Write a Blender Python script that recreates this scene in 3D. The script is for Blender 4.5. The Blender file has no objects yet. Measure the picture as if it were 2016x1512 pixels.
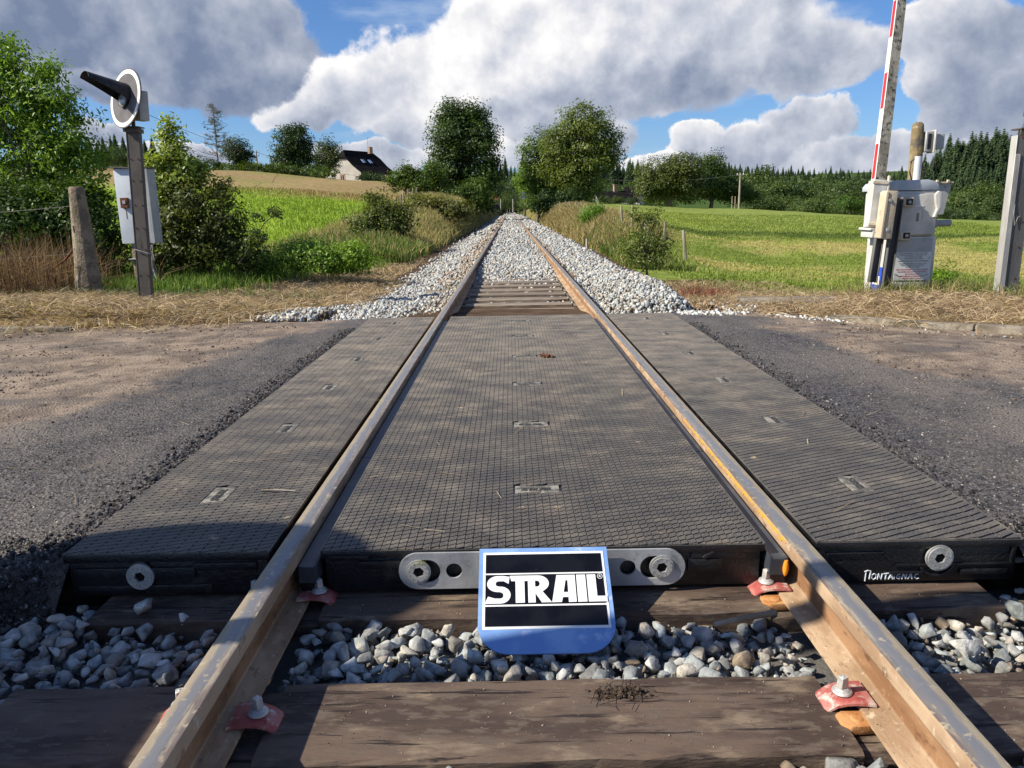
import bpy, bmesh, math, random
import numpy as np
from mathutils import Vector, Matrix
R = math.radians
SC = bpy.context.scene
COL = SC.collection

# ------------------------------------------------------------------ camera
CAM = (-0.0764, 0.0, 0.9647)
YAW, PIT, ROL, FPX = -0.0021, 0.22248, -0.01878, 1514.0
def cam_basis():
    cc, ss = math.cos(ROL), math.sin(ROL); cp, sp = math.cos(PIT), math.sin(PIT)
    cy, sy = math.cos(YAW), math.sin(YAW)
    def yw(v): return Vector((v[0]*cy+v[1]*sy, -v[0]*sy+v[1]*cy, v[2]))
    return yw((cc, ss*sp, ss*cp)), yw((-ss, cc*sp, cc*cp)), yw((0, cp, -sp))
cr, cu, cf = cam_basis()
cam = bpy.data.cameras.new('camera'); cam_o = bpy.data.objects.new('camera', cam); COL.objects.link(cam_o)
m = Matrix.Identity(4)
for i in range(3):
    m[i][0] = cr[i]; m[i][1] = cu[i]; m[i][2] = -cf[i]; m[i][3] = CAM[i]
cam_o.matrix_world = m
cam.sensor_width = 36.0; cam.lens = FPX/2016*36.0; cam.clip_start = 0.02; cam.clip_end = 6000
SC.camera = cam_o
def at(u, v, Y):      # where the line of sight through a spot of the photograph is at distance Y
    d = cf + cr*((u-1008)/FPX) - cu*((v-756)/FPX); t = Y/d.y
    return Vector((CAM[0]+d.x*t, Y, CAM[2]+d.z*t))

# ------------------------------------------------------------------ light
SUN = Vector((-1.25, -0.30, 1.0)).normalized()
SUN_EL = math.asin(SUN.z); SUN_AZ = math.atan2(SUN.x, SUN.y)
sl = bpy.data.lights.new('sun', 'SUN'); sl.energy = 5.0; sl.angle = R(0.5); sl.color = (1.0, 0.925, 0.78)
so = bpy.data.objects.new('sun', sl); COL.objects.link(so)
so.rotation_euler = (-SUN).to_track_quat('-Z', 'Y').to_euler()
SC.view_settings.view_transform = 'Standard'; SC.view_settings.look = 'None'
SC.view_settings.exposure = 0.62; SC.view_settings.gamma = 1.0
SC.render.engine = 'CYCLES'
try:
    SC.cycles.max_bounces = 5; SC.cycles.transparent_max_bounces = 4; SC.cycles.diffuse_bounces = 2; SC.cycles.glossy_bounces = 2
    SC.cycles.caustics_reflective = False; SC.cycles.caustics_refractive = False
    SC.cycles.use_denoising = True
except Exception: pass

# node expression helper
class NX:
    def __init__(s, tree): s.t = tree
    def val(s, x):
        return x
    def _set(s, sock, x):
        if isinstance(x, bpy.types.NodeSocket): s.t.links.new(x, sock)
        else: sock.default_value = x
    def m(s, op, a, b=0.0, c=0.0, clamp=False):
        n = s.t.nodes.new('ShaderNodeMath'); n.operation = op; n.use_clamp = clamp
        s._set(n.inputs[0], a); s._set(n.inputs[1], b); s._set(n.inputs[2], c); return n.outputs[0]
    def vm(s, op, a, b=(0, 0, 0)):
        n = s.t.nodes.new('ShaderNodeVectorMath'); n.operation = op
        s._set(n.inputs[0], a)
        if op == 'SCALE': s._set(n.inputs['Scale'], b)
        elif op not in ('LENGTH', 'NORMALIZE'): s._set(n.inputs[1], b)
        return n.outputs['Value'] if op in ('DOT_PRODUCT', 'LENGTH') else n.outputs['Vector']
    def noise(s, vec, scale, detail=4, rough=0.55, out='Fac', dist=0.0):
        n = s.t.nodes.new('ShaderNodeTexNoise'); s._set(n.inputs['Vector'], vec)
        n.inputs['Scale'].default_value = scale; n.inputs['Detail'].default_value = detail
        n.inputs['Roughness'].default_value = rough; n.inputs['Distortion'].default_value = dist
        return n.outputs['Fac' if out == 'Fac' else 'Color']
    def voro(s, vec, scale, out='Distance', feature='F1'):
        n = s.t.nodes.new('ShaderNodeTexVoronoi'); s._set(n.inputs['Vector'], vec); n.feature = feature
        n.inputs['Scale'].default_value = scale; return n.outputs[out]
    def smooth(s, x, lo, hi, a=0.0, b=1.0):
        n = s.t.nodes.new('ShaderNodeMapRange'); n.interpolation_type = 'SMOOTHSTEP'
        s._set(n.inputs['Value'], x)
        n.inputs['From Min'].default_value = lo; n.inputs['From Max'].default_value = hi
        n.inputs['To Min'].default_value = a; n.inputs['To Max'].default_value = b; return n.outputs[0]
    def mix(s, f, a, b):
        n = s.t.nodes.new('ShaderNodeMix'); n.data_type = 'RGBA'
        s._set(n.inputs[0], f)
        s._set(n.inputs[6], tuple(a)+(1,) if isinstance(a, (tuple, list)) and len(a) == 3 else a)
        s._set(n.inputs[7], tuple(b)+(1,) if isinstance(b, (tuple, list)) and len(b) == 3 else b)
        return n.outputs[2]
    def mul(s, a, b):
        n = s.t.nodes.new('ShaderNodeMix'); n.data_type = 'RGBA'; n.blend_type = 'MULTIPLY'; n.inputs[0].default_value = 1
        s._set(n.inputs[6], a); s._set(n.inputs[7], b); return n.outputs[2]
    def grey(s, f):
        n = s.t.nodes.new('ShaderNodeCombineColor')
        for i in range(3): s._set(n.inputs[i], f)
        return n.outputs[0]
    def xyz(s, x, y, z):
        n = s.t.nodes.new('ShaderNodeCombineXYZ')
        for i, q in enumerate((x, y, z)): s._set(n.inputs[i], q)
        return n.outputs[0]
    def sep(s, v):
        n = s.t.nodes.new('ShaderNodeSeparateXYZ'); s._set(n.inputs[0], v); return n.outputs

# ------------------------------------------------------------------ world: sky with cumulus by direction
W = bpy.data.worlds.new('World'); SC.world = W; W.use_nodes = True
wt = W.node_tree; wt.nodes.clear(); X = NX(wt)
sky = wt.nodes.new('ShaderNodeTexSky'); sky.sky_type = 'NISHITA'; sky.sun_disc = False
sky.sun_elevation = SUN_EL; sky.sun_rotation = SUN_AZ; sky.altitude = 400; sky.air_density = 1.0; sky.dust_density = 0.6; sky.ozone_density = 2.5
tc = wt.nodes.new('ShaderNodeTexCoord'); D = X.vm('NORMALIZE', tc.outputs['Generated'])
dx, dy, dz = X.sep(D)
az = X.m('MULTIPLY', X.m('ARCTAN2', dx, dy), 57.29578); el = X.m('MULTIPLY', X.m('ARCSINE', dz), 57.29578)
P0 = X.xyz(az, el, 0.0)
warp = X.vm('SCALE', X.vm('SUBTRACT', X.noise(D, 7.0, 4, 0.55, 'Color'), (0.5, 0.5, 0.5)), 6.5)
warp = X.vm('MULTIPLY', warp, (1.0, 0.6, 0.0))
warp2 = X.vm('MULTIPLY', X.vm('SUBTRACT', X.noise(D, 34.0, 5, 0.6, 'Color'), (0.5, 0.5, 0.5)), (2.2, 1.7, 0.0))
P1 = X.vm('ADD', X.vm('ADD', P0, warp), warp2)
CL = [(-25.6,11.4,10.4,3.7,0.27),(-19.7,10.1,7.6,3.6,0.18),(-15.3,9.0,3.4,2.7,0.20),(-28.5,8.2,6.5,1.4,0.42),(-17.6,12.4,3.9,2.2,0.30),
(-14.4,7.0,4.0,1.5,0.90),(-9.9,8.5,4.1,2.8,1.00),(-5.3,8.8,6.4,3.6,1.00),(0.0,10.4,5.7,4.2,0.95),(6.4,10.8,9.0,4.9,0.85),
(13.9,11.1,8.7,4.4,0.75),(19.1,9.5,6.6,2.7,0.60),(8.8,8.2,9.7,2.6,0.40),(1.7,6.4,7.6,2.1,0.45),(-4.4,6.1,4.9,1.5,0.70),
(5.3,4.9,4.1,1.9,0.45),(14.1,4.3,2.4,1.3,0.72),(17.3,3.9,3.2,1.7,0.62),(20.6,5.3,3.0,1.9,0.60),(22.0,3.0,4.1,1.5,0.52),
(12.4,3.0,5.5,1.0,0.80),(29.1,8.3,3.4,4.3,0.55),(31.1,5.0,4.8,2.9,0.45),(27.6,10.2,2.8,2.3,0.65),(26.9,2.8,8.0,1.5,0.60),
(-9.1,4.1,5.9,1.1,0.70),(-23.1,4.1,5.3,0.7,0.60),(-26.8,5.0,1.9,0.7,0.50),(0.3,4.4,3.8,1.5,0.60),
(-40,8,9,5,0.5),(-60,14,12,6,0.8),(44,9,9,5,0.7),(65,14,14,6,0.8),(100,12,18,7,0.8),(-100,20,14,6,0.9),(150,15,20,7,.8),(-150,18,16,7,.8),(20,28,16,6,.6),(-25,32,16,6,.6),(0,50,30,8,.7)]
dens = -1.0; bright = 0.5
for (a, e, ra, re_, w) in CL:
    q = X.vm('MULTIPLY', X.vm('SUBTRACT', P1, (a, e, 0.0)), (1/ra, 1/re_, 0.0))
    r2 = X.vm('DOT_PRODUCT', q, q)
    v = X.m('SUBTRACT', 1.0, r2)
    lit = X.m('ADD', X.vm('DOT_PRODUCT', q, (-0.10, 0.22, 0.0)), w)
    if dens == -1.0: dens, bright = v, lit
    else:
        f = X.smooth(X.m('SUBTRACT', v, dens), -0.28, 0.28)
        bright = X.m('ADD', X.m('MULTIPLY', bright, X.m('SUBTRACT', 1.0, f)), X.m('MULTIPLY', lit, f))
        dens = X.m('MAXIMUM', dens, v)
# light and shade of the cumulus heads: density sampled towards the sun
n1 = X.noise(D, 14.0, 7, 0.56); n2 = X.noise(X.vm('ADD', D, (-0.018, -0.004, 0.018)), 14.0, 6, 0.53)
n3 = X.noise(D, 5.0, 3, 0.5)
body = X.m('ADD', dens, X.m('MULTIPLY', X.m('SUBTRACT', n1, 0.5), 1.0))
alpha = X.smooth(body, -0.04, 0.28)
relief = X.m('MULTIPLY', X.m('SUBTRACT', n1, n2), 1.6)
low = X.m('MULTIPLY', X.m('SUBTRACT', n3, 0.47), 1.15)
edge = X.smooth(body, 0.05, 0.6, 0.22, 0.0)
sh = X.m('ADD', X.m('ADD', bright, relief), X.m('ADD', low, edge))
ramp = wt.nodes.new('ShaderNodeValToRGB'); wt.links.new(X.m('MULTIPLY', sh, 0.8, clamp=True), ramp.inputs[0])
cr_ = ramp.color_ramp; cr_.elements[0].position = 0.02; cr_.elements[0].color = (0.125, 0.16, 0.245, 1)
cr_.elements[1].position = 1.0; cr_.elements[1].color = (0.66, 0.65, 0.65, 1)
for p_, c_ in ((0.20, (0.185, 0.22, 0.30)), (0.42, (0.275, 0.305, 0.375)), (0.66, (0.41, 0.43, 0.485)), (0.86, (0.56, 0.56, 0.58))):
    k = cr_.elements.new(p_); k.color = c_+(1,)
SKY_K = 0.058
skyc = X.mul(sky.outputs[0], (0.78, 1.08, 1.50, 1))
lowhaze = X.smooth(el, -1.0, 7.0, 0.55, 0.0)
skyc = X.mix(lowhaze, skyc, (0.27/SKY_K, 0.38/SKY_K, 0.54/SKY_K))
wisp = X.m('MULTIPLY', X.smooth(X.noise(X.vm('MULTIPLY', D, (1.0, 1.0, 4.0)), 6.0, 6, 0.6), 0.5, 0.75), 0.45)
skyc = X.mix(wisp, skyc, (0.40/SKY_K, 0.47/SKY_K, 0.56/SKY_K))
cloudc = X.vm('SCALE', ramp.outputs[0], 1.0/SKY_K)
allc = X.mix(alpha, skyc, cloudc)
bg = wt.nodes.new('ShaderNodeBackground'); wt.links.new(allc, bg.inputs[0]); bg.inputs[1].default_value = SKY_K
wo = wt.nodes.new('ShaderNodeOutputWorld'); wt.links.new(bg.outputs[0], wo.inputs[0])
W.cycles.sampling_method = 'MANUAL'; W.cycles.sample_map_resolution = 512

# ------------------------------------------------------------------ helpers
def tag(o, label=None, cat=None, group=None, kind=None):
    if label: o['label'] = label
    if cat: o['category'] = cat
    if group: o['group'] = group
    if kind: o['kind'] = kind
    return o
def empty(name, loc=(0, 0, 0), label=None, cat=None, group=None, rz=0.0):
    o = bpy.data.objects.new(name, None); COL.objects.link(o); o.location = loc; o.rotation_euler = (0, 0, rz)
    o.empty_display_size = 0.1
    return tag(o, label, cat, group)
def link(name, me, parent=None, mats=()):
    o = bpy.data.objects.new(name, me); COL.objects.link(o)
    for q in mats: me.materials.append(q)
    if parent is not None: o.parent = parent
    return o
def kids(o): return [c for c in bpy.data.objects if c.parent is o]
def copy_tree(o, parent=None):
    c = o.copy(); COL.objects.link(c); c.parent = parent
    for ch in kids(o): copy_tree(ch, c)
    return c

class MB:
    def __init__(s): s.v = []; s.f = []; s.mi = []; s.cur = 0
    def add(s, vs, fs):
        b = len(s.v); s.v += [tuple(x) for x in vs]; s.f += [tuple(b+i for i in f) for f in fs]; s.mi += [s.cur]*len(fs); return s
    def box(s, c, d, M=None, top=1.0, topy=None):
        hx, hy, hz = d[0]/2, d[1]/2, d[2]/2; ty = top if topy is None else topy
        vs = [Vector((x*hx*(top if z > 0 else 1), y*hy*(ty if z > 0 else 1), z*hz)) for z in (-1, 1) for y in (-1, 1) for x in (-1, 1)]
        if M is not None: vs = [M @ q for q in vs]
        vs = [q+Vector(c) for q in vs]
        return s.add(vs, [(0, 2, 3, 1), (4, 5, 7, 6), (0, 1, 5, 4), (2, 6, 7, 3), (0, 4, 6, 2), (1, 3, 7, 5)])
    def tube(s, pts, rad, n=8, cap=True):
        pts = [Vector(p) for p in pts]
        if not isinstance(rad, (list, tuple)): rad = [rad]*len(pts)
        vs = []; fs = []
        up = Vector((0, 0, 1))
        for i, p in enumerate(pts):
            d = (pts[min(i+1, len(pts)-1)]-pts[max(i-1, 0)]).normalized()
            a = d.cross(up)
            if a.length < 1e-3: a = d.cross(Vector((1, 0, 0)))
            a.normalize(); b = a.cross(d)
            for k in range(n):
                t = 2*math.pi*k/n; vs.append(p+(a*math.cos(t)+b*math.sin(t))*rad[i])
        for i in range(len(pts)-1):
            for k in range(n):
                fs.append((i*n+k, i*n+(k+1) % n, (i+1)*n+(k+1) % n, (i+1)*n+k))
        if cap: fs.append(tuple(range(n))[::-1]); fs.append(tuple(range((len(pts)-1)*n, len(pts)*n)))
        return s.add(vs, fs)
    def prism(s, poly, ax, o, h):     # poly: 2-D points; ax: (U, V, N) unit vectors; o: origin; h: thickness along N
        U, V, N = [Vector(q) for q in ax]; o = Vector(o); n = len(poly)
        vs = [o+U*p[0]+V*p[1] for p in poly]+[o+U*p[0]+V*p[1]+N*h for p in poly]
        fs = [tuple(range(n))[::-1], tuple(range(n, 2*n))]+[(i, (i+1) % n, n+(i+1) % n, n+i) for i in range(n)]
        return s.add(vs, fs)
    def cyl(s, c, r, h, axis='z', n=24, r2=None):
        r2 = r if r2 is None else r2
        M = {'z': Matrix.Identity(3), 'y': Matrix.Rotation(R(90), 3, 'X'), 'x': Matrix.Rotation(R(90), 3, 'Y')}[axis] if isinstance(axis, str) else Vector((0, 0, 1)).rotation_difference(Vector(axis)).to_matrix()
        vs = [M @ Vector((q*math.cos(2*math.pi*k/n), q*math.sin(2*math.pi*k/n), z))+Vector(c) for z, q in ((-h/2, r), (h/2, r2)) for k in range(n)]
        fs = [tuple(range(n))[::-1], tuple(range(n, 2*n))]+[(k, (k+1) % n, n+(k+1) % n, n+k) for k in range(n)]
        return s.add(vs, fs)
    def build(s, name, mats, parent=None, bevel=0.0, seg=2, smooth=None, off=None):
        me = bpy.data.meshes.new(name)
        vv = s.v if off is None else [(a-off[0], b-off[1], c-off[2]) for a, b, c in s.v]
        me.from_pydata(vv, [], s.f)
        me.polygons.foreach_set('material_index', s.mi)
        bm = bmesh.new(); bm.from_mesh(me)
        bmesh.ops.recalc_face_normals(bm, faces=bm.faces)
        if bevel > 0:
            es = [e for e in bm.edges if len(e.link_faces) == 2 and e.calc_face_angle(0) > 0.6]
            bmesh.ops.bevel(bm, geom=es, offset=bevel, segments=seg, affect='EDGES', profile=0.6, clamp_overlap=True)
        bm.to_mesh(me); bm.free()
        if smooth or (smooth is None and bevel > 0): me.polygons.foreach_set('use_smooth', [True]*len(me.polygons))
        if (smooth or bevel > 0): 
            try: me.set_sharp_from_angle(angle=R(40))
            except Exception: pass
        return link(name, me, parent, mats if isinstance(mats, (list, tuple)) else [mats])

def np_mesh(name, V, F, mat, parent=None, cols=None, smooth=False, off=None):
    V = np.asarray(V, np.float32); F = np.asarray(F, np.int32)
    if off is not None: V = V-np.array(off, np.float32)
    me = bpy.data.meshes.new(name); k = F.shape[1]; n = len(F)
    me.vertices.add(len(V)); me.vertices.foreach_set('co', V.ravel())
    me.loops.add(n*k); me.loops.foreach_set('vertex_index', F.ravel())
    me.polygons.add(n); me.polygons.foreach_set('loop_start', np.arange(0, n*k, k, dtype=np.int32))
    try: me.polygons.foreach_set('loop_total', np.full(n, k, np.int32))
    except Exception: pass
    me.update(calc_edges=True)
    if smooth: me.polygons.foreach_set('use_smooth', np.ones(n, bool))
    if cols is not None:
        ca = me.color_attributes.new('Col', 'FLOAT_COLOR', 'POINT')
        c4 = np.ones((len(V), 4), np.float32); c4[:, :3] = cols; ca.data.foreach_set('color', c4.ravel())
    me.validate()
    return link(name, me, parent, [mat])

def h2(ix, iy, seed):
    n = (ix.astype(np.int64)*374761393+iy.astype(np.int64)*668265263+seed*974711) & 0x7fffffff
    n = ((n ^ (n >> 13))*1274126177) & 0x7fffffff
    return ((n ^ (n >> 16)) & 0xffff)/65535.0
def vnoise(x, y, sc=1.0, seed=0, oct=4):
    x = np.asarray(x, float)*sc; y = np.asarray(y, float)*sc; r = 0; a = 0.5; t = 0
    for o in range(oct):
        ix = np.floor(x); iy = np.floor(y); fx = x-ix; fy = y-iy; fx = fx*fx*(3-2*fx); fy = fy*fy*(3-2*fy)
        v = (h2(ix, iy, seed+o)*(1-fx)+h2(ix+1, iy, seed+o)*fx)*(1-fy)+(h2(ix, iy+1, seed+o)*(1-fx)+h2(ix+1, iy+1, seed+o)*fx)*fy
        r = r+a*v; t += a; a *= 0.5; x = x*2.03+17.1; y = y*2.03+9.7
    return r/t
def sst(a, b, x):
    t = np.clip((x-a)/(b-a), 0, 1); return t*t*(3-2*t)

# ------------------------------------------------------------------ materials
def zbands(M_, bands):
    """rail side: dusty foot, browner web, worn head side over a painted shade line, by height"""
    t = M_.node_tree; Q = NX(t); b = [n for n in t.nodes if n.type == 'BSDF_PRINCIPLED'][0]; src = b.inputs['Base Color'].links[0].from_socket
    g = t.nodes.new('ShaderNodeNewGeometry'); z = Q.sep(g.outputs['Position'])[2]; c = src
    for z0, z1, k in bands:
        f = Q.m('MULTIPLY', Q.smooth(z, z0-.003, z0+.003), Q.smooth(z, z1-.003, z1+.003, 1.0, 0.0)); c = Q.mix(f, c, Q.mul(c, k+(1,)))
    t.links.new(c, b.inputs['Base Color'])
def mat(name, c1, c2=None, scale=6.0, rough=0.8, bump=0.0, bscale=40.0, metal=0.0, stretch=(1, 1, 1), spots=None, lo=0.4, hi=0.6,
        coord='Object', detail=6, spec=0.3, bdist=0.01, rough2=None, coat=0.0, transl=0.0):
    """c1/c2 mixed by noise; spots = list of (colour, scale, lo, hi, stretch) wear or dirt layers"""
    M_ = bpy.data.materials.new(name); M_.use_nodes = True; t = M_.node_tree; t.nodes.clear(); Q = NX(t)
    if coord == 'World':
        g = t.nodes.new('ShaderNodeNewGeometry'); vec = g.outputs['Position']
    else:
        g = t.nodes.new('ShaderNodeTexCoord'); vec = g.outputs['Object']
    vs = Q.vm('MULTIPLY', vec, stretch)
    b = t.nodes.new('ShaderNodeBsdfPrincipled')
    if c1 == 'Col':
        at_ = t.nodes.new('ShaderNodeVertexColor'); at_.layer_name = 'Col'; col = at_.outputs[0]
        if c2 is not None:
            f = Q.smooth(Q.noise(vs, scale, detail), lo, hi, 1.0-c2, 1.0+c2); col = Q.mul(col, Q.grey(f))
    elif c2 is not None:
        f = Q.smooth(Q.noise(vs, scale, detail), lo, hi); col = Q.mix(f, c1, c2)
    else: col = c1+(1,)
    for sp in (spots or []):
        sc, ss_, l_, h_ = sp[:4]; st = sp[4] if len(sp) > 4 else (1, 1, 1)
        f = Q.smooth(Q.noise(Q.vm('ADD', Q.vm('MULTIPLY', vec, st), (3.7, 1.9, 5.3)), ss_, 7, 0.6), l_, h_)
        col = Q.mix(f, col, sc)
    Q._set(b.inputs['Base Color'], col)
    b.inputs['Roughness'].default_value = rough; b.inputs['Metallic'].default_value = metal
    if rough2 is not None: Q._set(b.inputs['Roughness'], Q.smooth(Q.noise(vs, scale*2, 5), 0.35, 0.65, rough, rough2))
    b.inputs['Specular IOR Level'].default_value = spec; b.inputs['Coat Weight'].default_value = coat
    if bump > 0:
        bn = t.nodes.new('ShaderNodeBump'); bn.inputs['Strength'].default_value = bump; bn.inputs['Distance'].default_value = bdist
        t.links.new(Q.noise(vs, bscale, 6, 0.6), bn.inputs['Height']); t.links.new(bn.outputs[0], b.inputs['Normal'])
    out = t.nodes.new('ShaderNodeOutputMaterial')
    if transl > 0:
        tr = t.nodes.new('ShaderNodeBsdfTranslucent'); Q._set(tr.inputs[0], Q.mul(col, (1.3, 1.35, 0.5, 1)))
        ms = t.nodes.new('ShaderNodeMixShader'); ms.inputs[0].default_value = transl
        t.links.new(b.outputs[0], ms.inputs[1]); t.links.new(tr.outputs[0], ms.inputs[2]); t.links.new(ms.outputs[0], out.inputs[0])
    else: t.links.new(b.outputs[0], out.inputs[0])
    return M_

MT = {}
MT['leaf'] = mat('leaf', 'Col', None, rough=0.5, transl=0.35, spec=0.35)
MT['blade'] = mat('blade', 'Col', None, rough=0.7, transl=0.25, spec=0.2)
MT['needle'] = mat('needle', 'Col', 0.3, scale=0.6, rough=0.8, spec=0.15, coord='World')
MT['bark'] = mat('bark', (0.10, 0.075, 0.05), (0.20, 0.17, 0.13), 9, 0.9, 0.6, 30, stretch=(1, 1, 0.3))
MT['ground'] = mat('ground', 'Col', 0.28, scale=3.0, rough=0.95, bump=0.5, bscale=25, coord='World', lo=0.3, hi=0.7, spec=0.05, bdist=0.03)
MT['stone'] = mat('ballast_stone', 'Col', 0.40, scale=28, rough=0.9, bump=0.7, bscale=70, coord='World', lo=0.3, hi=0.7, spec=0.2, bdist=0.006,
                  spots=[((0.24, 0.24, 0.225), 45, 0.56, 0.68), ((0.5, 0.47, 0.4), 14, 0.60, 0.75)])
MT['rubber'] = mat('rubber', (0.007, 0.007, 0.009), (0.015, 0.015, 0.017), 8, 0.30, 0.35, 90, coord='World', spec=0.5,
                   spots=[((0.045, 0.04, 0.034), 14, 0.55, 0.75), ((0.12, 0.10, 0.075), 70, 0.68, 0.76)])
MT['strip'] = mat('flangeway_rubber', (0.035, 0.042, 0.055), (0.06, 0.065, 0.075), 5, 0.45, 0.1, 50, coord='World', spec=0.5,
                  spots=[((0.12, 0.11, 0.09), 8, 0.56, 0.7)])
MT['rail_top'] = mat('rail_running_surface', (0.21, 0.185, 0.165), (0.30, 0.265, 0.225), 9, 0.38, 0.15, 120, metal=0.25, stretch=(4, 0.22, 1), coord='World',
                     spots=[((0.40, 0.335, 0.25), 9, 0.53, 0.62, (5, 0.5, 1)), ((0.15, 0.15, 0.165), 7, 0.54, 0.62, (6, 0.22, 1)), ((0.40, 0.33, 0.24), 26, 0.54, 0.64, (1.5, 1, 1)), ((0.55, 0.5, 0.42), 60, 0.64, 0.72, (1, .6, 1)), ((0.14, .10, .08), 75, .64, .70, (1, .7, 1))], rough2=0.7)
MT['rail_side'] = mat('rail_side_rust', (0.27, 0.175, 0.105), (0.40, 0.285, 0.185), 12, 0.9, 0.6, 70, stretch=(1, 0.35, 1), coord='World', bdist=0.004,
                      spots=[((0.17, 0.105, 0.065), 30, 0.56, 0.70, (1, 0.5, 1)), ((0.48, 0.38, 0.27), 40, 0.58, 0.72), ((0.09, 0.06, 0.045), 90, 0.66, 0.74)])
def rail_bands(M_):
    t = M_.node_tree; Q = NX(t); b = [n for n in t.nodes if n.type == 'BSDF_PRINCIPLED'][0]; src = b.inputs['Base Color'].links[0].from_socket
    g = t.nodes.new('ShaderNodeNewGeometry'); P_ = g.outputs['Position']; x = Q.m('ABSOLUTE', Q.sep(P_)[0]); n = Q.noise(Q.vm('MULTIPLY', P_, (1.5, .5, 1)), 14, 6, .65)
    u = Q.m('ADD', Q.m('SUBTRACT', x, .7525), Q.m('MULTIPLY', Q.m('SUBTRACT', n, .5), .055))
    cen = Q.m('MULTIPLY', Q.smooth(u, -.020, -.012), Q.smooth(u, .008, .016, 1.0, 0.0)); tan_ = Q.m('MULTIPLY', Q.smooth(u, .004, .020), .75)
    inner = Q.smooth(u, -.034, -.020, .8, 0.0)
    c = Q.mix(Q.m('MULTIPLY', cen, .88), src, (.20, .20, .215)); c = Q.mix(tan_, c, (.36, .295, .205)); c = Q.mix(inner, c, (.17, .125, .115))
    c = Q.mix(Q.smooth(Q.noise(P_, 34, 5, .6), .60, .66), c, (.44, .37, .27))
    t.links.new(c, b.inputs['Base Color']); Q._set(b.inputs['Roughness'], Q.m('SUBTRACT', .62, Q.m('MULTIPLY', cen, .3)))
rail_bands(MT['rail_top'])
zbands(MT['rail_side'], [(-.048, -.034, (.45, .38, .33)), (-.118, -.048, (.78, .62, .50)), (-.16, -.128, (1.12, 1.12, 1.10))])  # dark line below the rail head is shade put into the colour
MT['sleeper'] = mat('creosoted_wood', (0.060, 0.040, 0.031), (0.125, 0.086, 0.063), 6, 0.72, 0.8, 34, stretch=(0.40, 1.6, 1.6), coord='World', bdist=0.006,
                    spots=[((0.20, 0.15, 0.105), 9, 0.52, 0.66, (0.6, 1.5, 1)), ((0.115, 0.085, 0.065), 38, 0.50, 0.62, (.45, 1.3, 1)), ((0.022, 0.015, 0.013), 30, 0.60, 0.66, (.12, 2.0, 1)), ((0.028, 0.020, 0.018), 9, 0.58, 0.68, (0.2, 2.2, 1)), ((0.30, 0.25, 0.19), 110, 0.68, 0.74)])
MT['sleeper_old'] = mat('weathered_wood', (0.16, 0.125, 0.095), (0.27, 0.22, 0.17), 5, 0.85, 0.6, 24, stretch=(0.12, 1.8, 1.8), coord='World', bdist=0.008,
                        spots=[((0.07, 0.05, 0.04), 11, 0.55, 0.66, (0.2, 2.5, 1))])
MT['red_clip'] = mat('red_painted_steel', (0.34, 0.075, 0.065), (0.42, 0.16, 0.135), 22, 0.6, 0.5, 60, coord='World', bdist=0.003,
                     spots=[((0.52, 0.44, 0.38), 26, 0.53, 0.68), ((0.25, 0.04, 0.03), 40, 0.6, 0.7)])
MT['orange'] = mat('rusty_orange_casting', (0.42, 0.18, 0.06), (0.52, 0.27, 0.11), 25, 0.75, 0.6, 60, coord='World', bdist=0.004,
                   spots=[((0.10, 0.05, 0.03), 30, 0.57, 0.66)])
MT['orange_rubber'] = mat('bright_orange_rubber', (0.75, 0.24, 0.02), (0.85, 0.32, 0.03), 20, 0.45, 0.1, 50)
MT['screw'] = mat('galvanised_screw', (0.42, 0.41, 0.40), (0.55, 0.53, 0.49), 40, 0.5, 0.3, 80, metal=0.3, coord='World', spots=[((0.45, 0.38, 0.30), 35, 0.58, 0.7)])
MT['zinc'] = mat('zinc_plate', (0.38, 0.39, 0.40), (0.52, 0.53, 0.54), 7, 0.38, 0.12, 60, metal=0.35, coord='World', spots=[((0.24, 0.25, 0.25), 14, 0.55, 0.7), ((0.5, .5, .48), 60, 0.64, 0.72)])
MT['zinc_bolt'] = mat('zinc_bolt', (0.45, 0.45, 0.44), (0.56, 0.55, 0.53), 30, 0.42, 0.25, 80, metal=0.5, coord='World', spots=[((0.42, 0.40, 0.13), 22, 0.60, 0.72)])
MT['black'] = mat('black_hole', (0.004, 0.004, 0.004), rough=0.9)
MT['sign_blue'] = mat('blue_plastic_film', (0.17, 0.30, 0.58), (0.26, 0.40, 0.66), 8, 0.16, 0.05, 40, spec=0.5, spots=[((0.42, 0.50, 0.72), 14, 0.60, 0.72), ((0.5, 0.47, 0.42), 50, 0.68, 0.76)])
MT['sign_black'] = mat('sign_black', (0.004, 0.004, 0.005), (0.008, 0.008, 0.010), 10, 0.25, 0.0, spec=0.4, spots=[((0.10, 0.09, 0.08), 70, 0.70, 0.76)])
MT['sign_white'] = mat('sign_white', (0.74, 0.74, 0.74), (0.80, 0.80, 0.80), 8, 0.4)
MT['chalk'] = mat('white_marker', (0.62, 0.66, 0.72), rough=0.7)
MT['conc'] = mat('old_concrete', (0.17, 0.135, 0.095), (0.27, 0.22, 0.16), 7, 0.95, 0.9, 30, bdist=0.02, spots=[((0.10, 0.085, 0.06), 11, 0.54, 0.66), ((0.24, 0.23, 0.10), 6, 0.58, 0.72), ((0.5, 0.48, 0.42), 40, 0.66, 0.72)])
MT['conc_pole'] = mat('lichened_concrete', (0.20, 0.15, 0.08), (0.30, 0.235, 0.125), 6, 0.95, 0.8, 30, bdist=0.015, spots=[((0.11, 0.10, 0.08), 7, 0.52, 0.62), ((0.62, 0.60, 0.54), 13, 0.66, 0.69)])
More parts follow.
